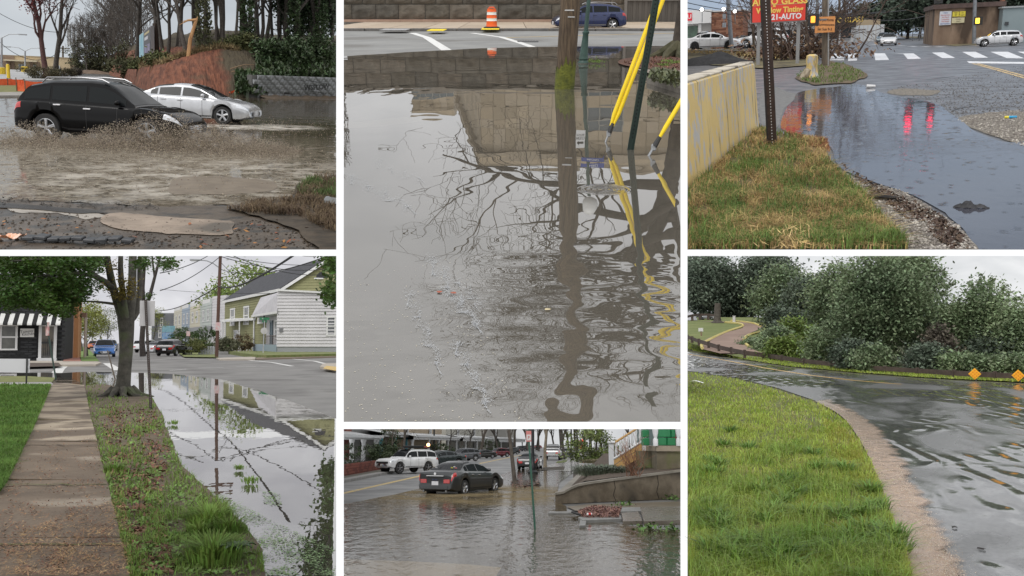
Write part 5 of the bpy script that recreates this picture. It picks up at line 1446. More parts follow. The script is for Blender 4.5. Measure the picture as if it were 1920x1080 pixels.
def facade(name,lbl,P0,P1,z0,z1,nx,nz_,mats,depth,wins,roofm):
 dv=(P1-P0);Lf=dv.length;an_=math.atan2(dv.y,dv.x)
 t=J(S2,name,lbl,'building',P0,an_)
 K('core',MB().box(0,Lf,.12,depth,0,z1),mats[0],t)
 pw,ph=Lf/nx,(z1-z0)/nz_
 me=MB().box(.012,pw-.012,0,.115,.012,ph-.012).mesh('stone_panel',bv=.01)
 qq=rng(int(abs(P0.x)*7)+nx)
 for j in range(nz_):
  for i in range(nx):
   if any(a<=i<b and c<=j<d_ for a,b,c,d_ in wins):continue
   K('stone_panel',cp(me,mats[int(qq.integers(len(mats)))]),None,t,(i*pw,0,z0+j*ph))
 for a,b,c,d_ in wins:
  w=K('window',MB().box(a*pw+.02,b*pw-.02,.06,.10,z0+c*ph,z0+d_*ph),mat('win_slate',(.09,.105,.11),(.12,.135,.14),scale=.5,ro=.15),t)
  nb_=max(2,int((b-a)*pw/.9))
  for k in range(nb_+1):
   x_=a*pw+.02+((b-a)*pw-.04)*k/nb_;K('mullion',MB().box(x_-.04,x_+.04,.0,.058,z0+c*ph,z0+d_*ph),mat('mullion_pale',(.28,.27,.24),ro=.6),w)
  K('transom',MB().box(a*pw,b*pw,-.005,.055,z0+(c+d_)/2*ph-.04,z0+(c+d_)/2*ph+.04),mat('mullion_pale',(.28,.27,.24)),w)
 K('cornice',MB().box(-.35,Lf+.1,-.45,depth,z1,z1+.35),roofm,t)
 K('parapet',MB().box(-.15,Lf+.1,-.2,depth,z1+.35,z1+1.0),mats[1],t)
 K('coping',MB().box(-.3,Lf+.1,-.3,depth,z1+1.0,z1+1.15),roofm,t)
 return t
lime=[mat('limestone_%d'%k,c,[x*1.15 for x in c],scale=1.2,ro=.85) for k,c in enumerate(((.34,.275,.19),(.39,.32,.225),(.30,.245,.17),(.36,.30,.22)))]
rfm=mat('cornice_stone',(.30,.25,.18),(.36,.3,.22),scale=1,ro=.85)
C0=S2.at(900,-100,74);C0.z=0
C1=S2.at(1420,-100,72);C1.z=0
facade('stone_building','pale limestone building mirrored upside down, main front',C0,C1,0,10.4,22,11,lime,30,[(9,12,2,6),(9,12,7,9),(15,18,2,6)],rfm)
Cb=S2.at(852,-100,124);Cb.z=0
facade('stone_building','receding side of the limestone building in the mirror',Cb,C0+V3((-.05,.15,0)),0,10.4,18,11,lime,.5,[],rfm)
Cw=S2.at(764,-100,134);Cw.z=0;Cw2=S2.at(846,-100,134);Cw2.z=0
backdrop(S2,322,13,62,sky_mat('sky_mirror',(.72,.73,.75),(.92,.92,.93),(1.4,1.4,3)),-.5)
facade('stone_wing','far wing with glass bays, mirrored at the left',Cw,Cw2,0,13.6,6,8,lime,12,[(0,6,4,7)],rfm)
# ================================================================== STAGE 3: flooded driveway mouth at a suburban crossing
use(S3)
asph3=mat('asphalt_wet_grey',(.085,.088,.098),(.15,.152,.162),scale=1.1,ro=.55,ro2=.28,bump=.2,bz_=40,c3=(.22,.22,.22),s3=16,st3=(.60,.74),spec=.45,detail=9)
Y(S3,'road',[(1200,86.5),(2200,41),(2300,480),(1000,480)],asph3,0.0,lbl='wet worn asphalt crossing')
wpaint=mat('crossing_white',(.62,.63,.65),(.72,.73,.75),scale=3,ro=.45,c3=(.30,.30,.31),s3=2.5,st3=(.56,.72))
ypaint=mat('line_amber',(.52,.36,.14),(.60,.43,.2),scale=4,ro=.5,c3=(.3,.25,.17),s3=3)
def q3(name,pts,m,z,lbl): return Y(S3,name,pts,m,z,lbl=lbl)
bars=[[(1556,101),(1582,101),(1583,113),(1556,113)],[(1590,100.5),(1607,100.3),(1607,113.3),(1590,114)],[(1638.5,100),(1659,99.8),(1667,112),(1641.5,113)],[(1693,100),(1713,100),(1727,110),(1702,111)],[(1747,98.5),(1769,98),(1791,108.5),(1767,109)],[(1804,97.3),(1829,97),(1853,108),(1827,108.5)],[(1857,97),(1890,97),(1921,109.5),(1888,109)],[(1908,96.8),(1935,96.8),(1975,109),(1945,109)]]
for i,p in enumerate(bars):q3('crosswalk_bar',p,wpaint,.006,'worn white crosswalk bar %s'%('behind the utility pole','left of the white oncoming sedan','in front of the white oncoming sedan','tinged by the red signal','in the middle of the crossing','right of the middle of the crossing','below the silver hatchback','at the right edge')[i])
q3('stop_line',[(1813,114.8),(1930,116.5),(1930,119.8),(1817,118.4)],wpaint,.006,'white stop line at the right')
for k in range(2):strip(S3,'centre_line',[(1824+k*9,119),(1868+k*8,131-k),(1935,150-k*4)],.10,ypaint,.006,lbl=('left','right')[k]+' stripe of the double yellow line')
for k,(u,v) in enumerate(((1640,83),(1690,85.5),(1712,87),(1736,87.5),(1762,87.5),(1690,100.5))):
 strip(S3,'lane_dash',[(u-6,v),(u+6,v+.2)],.5,wpaint,.006,lbl='short white dash across the far lane, number %d from the white sedan'%(k+1))
crk=mat('crack_dark',(.030,.030,.033),(.05,.05,.054),scale=8,ro=.6)
for i,pl in enumerate(([(1715,150),(1750,148),(1790,143)],[(1785,208),(1800,202),(1830,199),(1860,198)],[(1700,183),(1720,186),(1738,185)])):
 strip(S3,'crack',[(p[0],p[1]) for p in pl],[.03,.10,.05,.02][:len(pl)],crk,.005,lbl='dark crack in the asphalt')
grav=mat('gravel_bed',(.105,.092,.075),(.25,.225,.19),scale=14,ro=.85,bump=1.5,bz_=30)
Y(S3,'gravel_margin',[(1600,336),(1650,348),(1700,364),(1755,396),(1800,430),(1830,475),(1700,475),(1660,430),(1610,370)],grav,.05,smoothc=True,per=5,wob=5,freq=.05,lbl='gravel margin of the puddle')
Y(S3,'gravel_margin',[(1440,160),(1480,172),(1510,178),(1488,192),(1470,205),(1458,240),(1428,240),(1424,190)],mat('gravel_grey',(.12,.12,.12),(.2,.2,.195),scale=9,ro=.8,bump=1.2,bz_=25),.008,smoothc=True,per=5,wob=4,freq=.05,lbl='grey gravel by the barrier end')
Y(S3,'gravel_margin',[(1795,224),(1840,212),(1930,214),(1960,280),(1905,268),(1850,250)],grav,.010,smoothc=True,per=5,wob=6,freq=.05,lbl='gravelly patch right of the puddle')
Y(S3,'gravel_margin',[(1662,172),(1690,166),(1760,170),(1745,178),(1690,178)],grav,.007,smoothc=True,per=5,wob=4,freq=.06,lbl='gravelly rim at the head of the puddle')
# -- puddle
pc=S3.g(1700,260)
Y(S3,'puddle',[(1500,172),(1555,164),(1612,158),(1660,176),(1695,183),(1745,191),(1772,205),(1802,226),(1826,246),(1880,266),(1960,284),(1990,475),(1838,475),(1806,428),(1752,386),(1690,358),(1640,342),(1596,326),(1566,304),(1552,268),(1500,254),(1462,240),(1470,208),(1488,188)],water('puddle_blue',(.060,.062,.080),clear=.25,tint=(.6,.6,.62),ro=.055,waves=((2.2,.6,.0035,'noise'),(9.0,.5,.0012,'noise'),(4.4,.8,.0016,'rain'),(7.0,.8,.0010,'rain'))),.014,smoothc=True,per=6,wob=5,freq=.04,lbl='blue-grey rain puddle with drop rings')
# -- verge
vpoly=[(1280,369),(1350,305),(1424,238),(1452,246),(1490,256),(1545,268),(1552,300),(1582,330),(1606,352),(1650,405),(1712,475),(1280,475)]
Y(S3,'verge',vpoly,mat('verge_soil',(.055,.042,.026),(.12,.10,.05),scale=3,ro=.95,bump=1,bz_=14),.055,smoothc=False,per=6,wob=4,freq=.05,lbl='patchy grass verge by the barrier')
BL(S3,'green_grass',vpoly,17000,mat('grass_green3',(.075,.14,.022),(.15,.225,.05),scale=1.8,ro=.7,il=.45,trans=.25),101,.085,.007,.9,.055,cl_=.75,cf=.018,minpx=1.3,lbl='green grass on the verge',hvar=.4)
BL(S3,'dry_grass',vpoly,24000,mat('grass_straw3',(.28,.19,.07),(.50,.37,.16),scale=1.8,ro=.85,il=.4,trans=.2),102,.07,.006,1.9,.055,cl_=.7,cf=.03,minpx=1.2,lbl='straw-coloured dead grass on the verge')
B,_=GP(S3,[(1590,330),(1700,360),(1800,425),(1835,473),(1690,473),(1620,385)],2600,103,.052)
stones(S3,'gravel',B,.013,mat('pebble_pale',(.16,.14,.12),(.40,.37,.33),scale=4,ro=.8,il=.5),104,'pale pebbles along the near edge of the puddle','gravel')
B,_=GP(S3,[(1795,224),(1840,212),(1925,205),(1925,276),(1850,250)],1300,105,.012)
stones(S3,'gravel',B,.016,mat('pebble_pale',(.2,.18,.15),(.42,.39,.35)),106,'pale pebbles on the patch right of the puddle','gravel')
B,_=GP(S3,[(1660,168),(1925,120),(1925,215),(1800,225),(1750,192)],2600,113,.004)
stones(S3,'gravel',B,.014,mat('grit_grey',(.09,.085,.08),(.2,.19,.18),scale=4,ro=.8,il=.4),114,'grit scattered over the worn asphalt','gravel')
B,_=GP(S3,[(1570,300),(1640,345),(1760,400),(1835,470),(1790,470),(1640,370)],1800,107,.055,cl_=.7)
FK(S3,'rotten_leaves',B,.017,mat('leaf_rot',(.05,.03,.02),(.11,.07,.045),scale=2,ro=.8,il=.4),108,'rotten brown leaves along the waterline','leaves',flat=.5)
BL(S3,'rust_grass',[(1470,249),(1550,262),(1556,285),(1520,275)],1500,mat('grass_rust',(.20,.085,.03),(.3,.14,.06),scale=3,ro=.9,il=.3),109,.05,.006,1.8,.055,lbl='rust-brown grass at the point of the verge')
p=S3.g(1480,455,.06)
B=np.array(list(p))+rng(110).normal(0,1,(500,3))*np.array([.14,.16,0]);B[:,2]=.07+np.abs(rng(111).normal(0,.03,500))
FK(S3,'straw_tuft',B,.035,mat('straw_bright',(.5,.35,.14),(.62,.46,.22),scale=3,ro=.8,il=.3),112,'bright straw tuft at the bottom of the verge','straw',flat=.7,aspect=.07)
# -- yellow painted concrete barrier
A=S3.g(1424,240);N=S3.g(1290,362);dv=(N-A);ux=dv.normalized()
an=math.atan2(dv.y,dv.x);Lb=dv.length*1.9
t=J(S3,'concrete_barrier','yellow painted concrete barrier with flaking paint','barrier',A,an)
hA=S3.hgt(1404,238,118)
m,n,l,b=nodes_of('flaking_yellow')
tcx=n.new('ShaderNodeTexCoord')
def nz(sc,st,det=6):
 mp=n.new('ShaderNodeMapping');SET(mp,'Scale',st);l.new(tcx.outputs['Object'],mp.inputs[0])
 x=n.new('ShaderNodeTexNoise');SET(x,'Scale',sc);SET(x,'Detail',det);SET(x,'Roughness',.65);l.new(mp.outputs[0],x.inputs['Vector']); return x.outputs['Fac']
def ramp(fac,a,b_):r=n.new('ShaderNodeMapRange');SET(r,1,a);SET(r,2,b_);l.new(fac,r.inputs[0]); return r.outputs[0]
def mixc(f_,a,b_):
 x=n.new('ShaderNodeMix');x.data_type='RGBA';l.new(f_,x.inputs[0])
 for i_,v_ in((6,a),(7,b_)):
  if isinstance(v_,tuple):SET(x,i_,v_)
  else:l.new(v_,x.inputs[i_])
 return x.outputs[2]
base=mixc(nz(1.6,(1,1,1)),(.52,.37,.13,1),(.66,.51,.22,1))
c_=mixc(ramp(nz(7,(1,1,.45)),.53,.57),base,(.42,.41,.40,1))
c_=mixc(ramp(nz(3.2,(1.6,1.6,.25),8),.55,.68),c_,(.075,.06,.045,1))
l.new(c_,b.inputs['Base Color']);SET(b,'Roughness',.75)
bp=n.new('ShaderNodeBump');SET(bp,'Distance',.01);l.new(nz(7,(1,1,.45)),bp.inputs['Height']);l.new(bp.outputs[0],b.inputs['Normal'])
sd=1
th=.46
pr=[(0,0),(.03,.25),(.11,hA),(.11+.26,hA),(th+.06,.25),(th+.10,0)]
vis=MB().add([(x,-py if True else py,z) for x in(0,Lb) for(py,z) in pr],[(0,1,2,3,4,5),(11,10,9,8,7,6)]+[(i,i+6,(i+1)%6+6,(i+1)%6) for i in range(6)])
me=vis.mesh('body',bv=.02)
bm=bmesh.new();bm.from_mesh(me);bmesh.ops.recalc_face_normals(bm,faces=bm.faces[:]);bm.to_mesh(me);bm.free()
K('body',me,m,t)
K('capping',MB().box(.02,Lb,-.355,-.125,hA,hA+.03),mat('cap_worn',(.42,.38,.30),(.55,.5,.42),scale=3,ro=.85,c3=(.12,.1,.08),s3=2),t,bv=.01)
# -- rusty perforated post
b0=S3.g(1449,278);tp=S3.at(1436,0,b0.y)-b0;ax=tp/tp.z
t=J(S3,'sign_post','dark rusty perforated steel post in the grass','sign post',b0)
mb=MB().box(-.058,.058,-.03,.03,-.05,2.6);mb.v=[tuple(V3((p[0],p[1],0))+ax*p[2]) for p in mb.v]
K('tube',mb,mat('rust_brown',(.022,.013,.010),(.05,.028,.02),scale=12,ro=.7,metal=.3),t)
mb=MB().box(-.075,-.05,-.035,.0,-.05,2.6);mb.v=[tuple(V3((p[0],p[1],0))+ax*p[2]) for p in mb.v]
K('flange',mb,mat('rust_black',(.012,.008,.007),ro=.7),t)
mb=MB()
for k in range(64):mb.boxc(ax*(.05+k*.04)+V3((0,-.031,0)),(.011,.004,.013))
K('perforations',mb,mat('hole_light_paint',(.55,.55,.56),ro=.8),t,kd='stuff')  # pale chips stand in for light showing through the holes
# -- litter
p=S3.g(1815,388,.02)
t=J(S3,'wet_rag','black sodden rag lying in the puddle','rag',p,R(-6),None,.62)
for k,(dx,rx,ry,hz) in enumerate(((0,.13,.07,.10),(.15,.12,.04,.05),(-.10,.09,.05,.05))):
 mb=MB();mb.grid(lambda a,b:((a-.5)*2*rx+dx,(b-.5)*2*ry,max(-.01,(1-math.hypot(a*2-1,b*2-1))*hz*(1.0+.7*mnoise.noise(V3((a*5,b*4,k))))+.008*mnoise.noise(V3((a*19,b*17,k))))),20,12)
 K('fold',mb,mat('rag_black',(.008,.008,.010),(.02,.02,.024),scale=9,ro=.6),t,sm_=True,ang=80)
p=S3.g(1651,374,.06)
solo(S3,'stick',MB().tube([(-.10,.03,.02),(0,0,.025),(.13,-.03,.02)],[.022,.024,.015],7),mat('stick_black',(.015,.013,.012),ro=.8),'short black stick on the gravel margin','stick',loc=p)
p=S3.g(1891,222,.012)
t=J(S3,'lighter','blue and yellow lighter on the asphalt','lighter',p,R(8))
K('barrel',MB().tube([(0,0,.02),(.12,0,.02)],.022,8),mat('lighter_blue',(.02,.30,.55),ro=.3),t);K('cap',MB().tube([(-.06,0,.02),(0,0,.02)],.022,8),mat('lighter_yellow',(.7,.6,.05),ro=.3),t)
p=S3.g(1632,165,.01)
solo(S3,'litter_cup',MB().tube([(-.10,0,.05),(.12,.03,.045)],[.05,.035],9),mat('litter_white',(.6,.6,.6),ro=.5),'white crushed cup at the head of the puddle','litter',loc=p)
# -- far side left: island, pile, stump, poles
isl=[(1492,141),(1510,128),(1545,117),(1580,118),(1612,130),(1624,142),(1600,152),(1540,158),(1505,152)]
Y(S3,'island',isl,mat('island_soil',(.07,.048,.03),(.15,.11,.06),scale=3,ro=.9),.03,smoothc=True,per=5,wob=9,freq=.05,lbl='grassy island round the utility pole')
BL(S3,'island_grass',isl,1500,mat('grass_green3',(.06,.115,.02),(.13,.20,.045)),121,.07,.01,1.0,.05,cl_=.6,cf=.05,minpx=1.0,lbl='grass on the island round the utility pole')
Y(S3,'verge',[(1200,96),(1480,93),(1520,104),(1515,122),(1440,128),(1400,126),(1200,112)],mat('far_verge',(.10,.095,.045),(.2,.16,.085),scale=1.2,ro=.95,c3=(.045,.036,.028),s3=.8),.05,lbl='muddy far verge under the sign')
BL(S3,'far_grass',[(1290,92),(1480,93),(1515,104),(1480,112),(1290,100)],2600,mat('grass_straw3',(.24,.15,.055),(.4,.3,.13)),122,.16,.02,1.0,.05,cl_=.5,minpx=1.0,lbl='tawny grass along the far verge')
Y(S3,'kerb',[(1200,88.5),(1420,93.5),(1420,96),(1200,92)],mat('kerb_far',(.17,.165,.155),ro=.8),.13,thick=.13,lbl='far kerb before the cars')
heap(S3,'asphalt_pile','black pile of asphalt millings behind the barrier',S3.g(1338,121),2.5,1.6,.62,mat('millings',(.012,.012,.013),(.03,.03,.032),scale=6,ro=.9,bump=2,bz_=12),13,'asphalt pile')
b0=S3.g(1521,147)
t=J(S3,'painted_stump','knobbly stump with flaking pale yellow paint','stump',b0)
K('stump',MB().lathe([(.30,0),(.22,.12),(.18,.4),(.20,.62),(.19,.75),(.10,.80)],11),m,t,sm_=True)
K('root',MB().tube([(-.1,-.1,.25),(-.22,-.25,.1),(-.35,-.38,-.02)],[.14,.12,.05],7),mat('stump_root',(.22,.18,.12),(.38,.33,.25),scale=9,ro=.9),t)
wood3=mat('pole_wood3',(.075,.058,.042),(.15,.12,.09),scale=6,ro=.9,sx_=(3,3,.3))
t,b0,dd=pole(S3,'utility_pole','thick wooden utility pole carrying the orange notice','utility pole',1548,124,-60,.17,wood3,n=12,ut=1548)
K('conduit',MB().tube([V3((.12,-.13,0)),dd+V3((.12,-.13,0))],.03,6),mat('conduit_grey',(.3,.3,.3),ro=.6),t)
sg=S3.at(1549,46,b0.y-.35)-b0
n_=J(S3,'notice_board','small orange plywood notice with black handwriting on the pole','sign',b0+sg+V3((-.05,0,0)))
K('board',MB().box(-.42,.42,0,.02,-.34,.34),mat('ply_orange',(.55,.22,.06),(.62,.28,.1),scale=4,ro=.7),n_)
hw=mat('marker_black',(.02,.012,.01),ro=.6)
for k,w_ in enumerate(('We perform','@ Lawnmowers','Sat Sun 9-3')):LT(w_,(.17,.14,.16)[k],hw,n_,(0,-.004,.20-.2*k),(R(90),R(4),0),.002,.85)
pole(S3,'utility_pole','slim dark pole left of the utility pole in the bush','utility pole',1512,108,-60,.10,wood3,ut=1511)
pole(S3,'utility_pole','far grey pole right of the orange notice','utility pole',1574,74,-50,.22,wood3,ut=1574)
pole(S3,'utility_pole','second far grey pole right of the orange notice','utility pole',1583,73,-50,.20,wood3,ut=1584)
pole(S3,'utility_pole','grey pole behind the utility pole','utility pole',1533,84,-50,.20,mat('pole_grey3',(.17,.18,.19),ro=.7),ut=1532)
grey3=mat('steel_grey3',(.16,.175,.19),(.23,.24,.26),scale=3,ro=.5,metal=.3)
t,b0,dd=pole(S3,'signal_pole','thick grey steel signal pole with meter boxes','signal pole',1372,93,-40,.24,grey3,n=14,ut=1362)
K('base_plate',MB().lathe([(.45,0),(.45,.10),(.3,.14)],12),grey3,t)
for k,(v_,s_) in enumerate(((31,.34),(47,.38))):K('meter_box',MB().boxc(S3.at(1358,v_,b0.y-.3)-b0,(s_,.3,.5)),mat('box_tan',(.30,.29,.24) if k else(.36,.40,.44),ro=.6),t,bv=.02)
pole(S3,'lamp_pole','slim white pole right of the signal pole','pole',1388,83,-40,.09,mat('pole_white',(.45,.46,.47),ro=.5),ut=1384)
t,b0,dd=pole(S3,'wooden_post','brown wooden post left of the red sign','post',1414,95,-20,.13,wood3,ut=1408)
p=S3.g(1411,97,.05)
heap(S3,'post_footing','grey lump of concrete at the brown post',p,.55,.35,.18,mat('lump_grey',(.14,.14,.145),ro=.8),4,'footing')
# -- red shop sign
d_=48.0
def at3(u,v,d=d_): return S3.at(u,v,d)
c0=at3(1461,40)
t=J(S3,'shop_sign','big red shop sign with yellow and white lettering','sign',c0)
x0,x1=at3(1411,20).x-c0.x,at3(1510,20).x-c0.x;zt=at3(1461,-30).z-c0.z
K('panel',MB().box(x0,x1,0,.18,0,zt),mat('sign_red',(.62,.035,.02),(.68,.05,.03),scale=1,ro=.4),t)
K('frame',MB().box(x0-.04,x1+.04,.04,.22,-.05,0),mat('sign_frame',(.25,.25,.25),ro=.5),t)
K('frame',MB().box(x0+.05,x1-.05,-.008,0,(at3(1461,9).z-c0.z),(at3(1461,9).z-c0.z)+.02),mat('sign_rule',(.4,.3,.2),ro=.5),t)
ylt=mat('letter_yellow',(.75,.52,.10),ro=.4);wlt=mat('letter_white',(.7,.68,.68),ro=.4)
px_=d_/FOC
LT('AUTO GLASS',.44,ylt,t,(0,-.012,at3(1461,3).z-c0.z),w=.012,sx=1.0)
LT('&',.22,ylt,t,(-.25,-.012,at3(1461,10).z-c0.z),w=.006)
LT('Window Tinting',.36,ylt,t,(0,-.012,at3(1461,19).z-c0.z),w=.012,sx=.92)
LT('321-AUTO',.36,wlt,t,(.25,-.012,at3(1461,32).z-c0.z),w=.012,sx=.95)
for x_ in(x0+.3,x1-.3):K('leg',MB().box(x_-.08,x_+.08,.19,.35,-3.0 if False else -(c0.z),zt),mat('sign_frame',(.25,.25,.25)),t)
# -- bare bush tangle
sk=[]
for k in range(30):
 q_=rng(900+k);an_=q_.random()*6.28
 s2_,_=TS(910+k,1,1,levels=3,spread=.75,up=.22,kids_n=(6,4),ratio=.5,start=V3((q_.normal(0,.9),q_.normal(0,.4),0)),dirv=V3((math.cos(an_)*.7,math.sin(an_)*.5,.8)),ln0=2.6+2.2*q_.random(),r1=.04)
 sk+=s2_
tr_,br_=skel_meshes(sk,sides=(5,4,3,3),rmin=.010)
t=J(S3,'bare_bush','tangled bare brown bush under the red sign','bush',S3.g(1497,112,.04),0,None,1.35)
K('branches',br_,mat('twig_brown',(.055,.036,.028),(.11,.075,.058),scale=4,ro=.9),t)
B=np.array([0,0,.1])+np.abs(rng(950).normal(0,1,(1500,3)))*np.array([1.2,.6,.35])*np.array([1,1,1]);B[:,0]*=np.sign(rng(951).normal(0,1,1500))
V,Fc=LC(B,1500,.10,952,.15);K('dead_fronds',np_mesh('dead_fronds',V,Fc),mat('frond_tan',(.16,.10,.065),(.28,.19,.125),scale=2,ro=.9,il=.4),t)
# -- cars
wp=paint('white_car3',(.70,.71,.73),.0,.25)
car(S3,'sedan','sedan','white sedan cut by the left edge beyond the far kerb',S3.g(1338,93.5),R(-3),wp,cat='car',sc=1.36,rimc=mat('rim_black',(.02,.02,.02),ro=.4))
car(S3,'suv','pickup_suv','white sport utility passing behind the brown post',S3.g(1428,89.5),R(182),wp,cat='suv',sc=1.25)
car(S3,'hatch','hatchback','dark parked hatchback left of the brick shop',V3((S3.at(1322,60,113).x,113,.6)),R(90),paint('dark_grey3',(.05,.055,.06),.3),cat='car',far=True)
car(S3,'sedan','sedan','black parked sedan right of the signal pole',V3((S3.at(1388,60,112).x,112,0)),R(200),paint('black3',(.012,.012,.013),.2),cat='car',far=True)
car(S3,'sedan','sedan','white sedan waiting head-on at the crossing',S3.g(1666,85),R(-93),wp,cat='car',sc=.76)
car(S3,'sedan','sedan','dark sedan queued behind the white oncoming sedan',S3.g(1656,81),R(-92),paint('slate3',(.10,.13,.15),.3),cat='car',far=True,sc=.76)
car(S3,'mini','small_hatchback','silver small hatchback with black roof driving left',S3.g(1871,86.5),R(181),paint('silver3',(.55,.56,.58),.3),cat='car',sc=.74)
car(S3,'suv','parked_suv','silver minivan parked by the brown building',S3.g(1855,67),R(-100),paint('silver3',(.55,.56,.58)),cat='car',far=True,sc=.62)
car(S3,'boxy','parked_suv','maroon sport utility parked behind the silver hatchback',S3.g(1889,70),R(-35),paint('maroon3',(.13,.02,.03),.2),cat='suv',far=True,sc=.64)
car(S3,'boxy','parked_suv','pale van-like sport utility at the right edge',S3.g(1925,72),R(-60),wp,cat='suv',far=True,sc=.64)
# -- shops behind
dS=119.0
def shop(name,lbl,u0,u1,vt,d=dS):
 a,b_=S3.at(u0,60,d),S3.at(u1,60,d);zt_=S3.at((u0+u1)/2,vt,d).z
 return J(S3,name,lbl,'building',(a.x,d,0)),b_.x-a.x,zt_
t,w,zt=shop('corner_shop','white fascia shop with red sign at the left edge',1240,1333,20)
K('wall',MB().box(0,w,.5,9,0,zt*.98),mat('shop_wall',(.35,.34,.33),ro=.8),t)
K('fascia',MB().box(-.1,w,0,.5,zt*.66,zt),mat('fascia_white',(.62,.62,.62),ro=.6),t)
K('window',MB().box(0,w*.72,.40,.49,0,zt*.6),mat('shop_glass',(.04,.06,.05),(.08,.14,.10),scale=1.5,ro=.2),t)
K('pier',MB().box(w*.74,w*.80,.35,.5,0,zt*.64),mat('fascia_white',(.62,.62,.62)),t)
sg_=K('red_sign',MB().box(w*.44,w*.62,-.12,-.01,zt*.74,zt*.94),mat('shop_red',(.65,.02,.04),ro=.4),t)
LT('EU',zt*.16,mat('letter_white',(.7,.68,.68)),sg_,(w*.54,-.13,zt*.84),w=.01)
t,w,zt=shop('brick_shop','brown brick shop wall behind the signal pole',1333,1392,21)
bk3=mat('brick_brown',(.20,.085,.05),(.28,.13,.08),scale=3,ro=.9)
K('wall',MB().box(0,w,.4,9,0,zt),bk3,t)
nb_=0
brm=MB().box(0,.58,0,.06,0,.20).mesh('brick',bv=.01)
bks=[bk3,mat('brick_dark',(.15,.062,.04),ro=.9),mat('brick_light',(.30,.15,.095),ro=.9)];q=rng(5)
for r_ in range(int(zt/.215)):
 x=-.3*(r_%2)
 while x<w-.3:
  K('brick',cp(brm,bks[int(q.integers(3))]),None,t,(max(0,x),.34,r_*.215));x+=.6
K('roof',MB().box(-.1,w+.1,.3,9.1,zt,zt+.15),mat('roof_white3',(.5,.5,.5),ro=.7),t)
t,w,zt=shop('glass_shop','long low white shop with dark windows behind the red sign',1392,1600,32,dS+6)
K('wall',MB().box(0,w,.3,9,0,zt),mat('shop_white',(.50,.51,.52),(.56,.57,.58),scale=.5,ro=.7),t)
for k in range(9):
 x_=w*(.05+.105*k);g_=K('window',MB().box(x_,x_+w*.09,.2,.3,.5,zt*.55),mat('shop_glass_dark',(.02,.025,.03),ro=.15),t);K('sill',MB().box(x_,x_+w*.09,.12,.2,.4,.5),mat('frame_grey3',(.3,.3,.31),ro=.6),g_)
K('fascia',MB().box(0,w,0,.3,zt*.72,zt),mat('fascia_pale',(.42,.43,.44),ro=.6),t)
sg_=K('sign',MB().box(w*.80,w*1.02,-.15,-.01,zt*.55,zt*1.02),mat('sign_black3',(.012,.012,.012),ro=.5),t)
LT('AUTO GLASS',zt*.26,ylt,sg_,(w*.91,-.165,zt*.80),w=.01,sx=.9)
t,w,zt=shop('white_fence','white panel fence and tan shed left of the far road',1596,1658,47,dS+12)
K('tan_wall',MB().box(0,w*.88,3,6,0,zt*1.35),mat('shed_tan',(.42,.33,.22),ro=.8),t)
for k in range(8):K('panel',MB().box(w*k/8+.02,w*(k+1)/8-.02,0,.1,0,zt),mat('panel_white',(.5,.52,.54),(.56,.58,.6),scale=.7,ro=.6),t)
dB=84.0
t,w,zt=shop('brown_building','stained brown stucco building with notices',1751,1880,14,dB)
K('wall',MB().box(0,w,.3,12,0,zt),mat('stucco_stained',(.17,.115,.08),(.27,.195,.14),scale=1.2,ro=.9,c3=(.08,.055,.04),s3=.7,sx_=(1,1,.35)),t)
K('parapet',MB().box(-.15,w+.1,.1,12,zt,zt+.35),mat('parapet_dark',(.07,.05,.045),(.12,.08,.07),scale=2,ro=.9),t)
def bx3(u0,u1,v0,v1,d=dB): return S3.at(u0,60,d).x-S3.at(1751,60,dB).x,S3.at(u1,60,d).x-S3.at(1751,60,dB).x,S3.at((u0+u1)/2,v1,d).z,S3.at((u0+u1)/2,v0,d).z
blt=mat('letter_blue',(.05,.10,.35),ro=.5);rlt=mat('letter_red',(.5,.05,.05),ro=.5);klt=mat('letter_dark',(.08,.07,.03),ro=.5)
a,b_,c,d2=bx3(1760,1782,21,47);s_=K('notice',MB().box(a,b_,.2,.29,c,d2),mat('notice_white',(.55,.57,.62),ro=.5),t)
for k,w_ in enumerate(('Virginia','State Inspections','Auto Repairs','Transmissions','Oil & Exhaust','State Inspections')):LT(w_,(d2-c)*.13,(rlt,blt)[k in(0,5)],s_,((a+b_)/2,.19,d2-(d2-c)*(.12+.155*k)),sx=.72)
for(u0,u1,v0,v1,lines,mm) in((1784,1796,22,31,('COMPLETE','LIFETIME','TIRES'),'notice_yellow'),(1797,1808,21,31,('JOE IS','& MUFFLERS'),'notice_yellow'),(1783.5,1807,33,43,('COMPUTERISED','ALIGNMENTS'),'notice_cream')):
 a,b_,c,d2=bx3(u0,u1,v0,v1);s_=K('notice',MB().box(a,b_,.2,.29,c,d2),mat(mm,(.62,.52,.05) if 'yel' in mm else(.55,.5,.32),ro=.5),t)
 for k,w_ in enumerate(lines):LT(w_,(d2-c)*.2,klt,s_,((a+b_)/2,.19,d2-(d2-c)*(k+.7)/(len(lines)+.4)),sx=.62)
t,w,zt=shop('grey_building','blue-grey painted building at the right edge',1878,1980,13,dB-2)
K('wall',MB().box(0,w,.2,12,0,zt),mat('wall_bluegrey',(.20,.25,.265),(.23,.28,.295),scale=.6,ro=.8),t)
K('roof',MB().box(-.1,w,.1,12,zt,zt+.12),mat('roof_edge3',(.3,.32,.33),ro=.7),t)
a,b_,c,d2=bx3(1883,1890,41,47,dB-2);K('window',MB().box(a-(S3.at(1878,60,dB-2).x-S3.at(1751,60,dB).x),b_-(S3.at(1878,60,dB-2).x-S3.at(1751,60,dB).x),.1,.19,c,d2),mat('shop_glass_dark',(.02,.025,.03)),t)
K('chimney',MB().box(w*.12,w*.19,5,6,zt,zt+1.6),bk3,t)
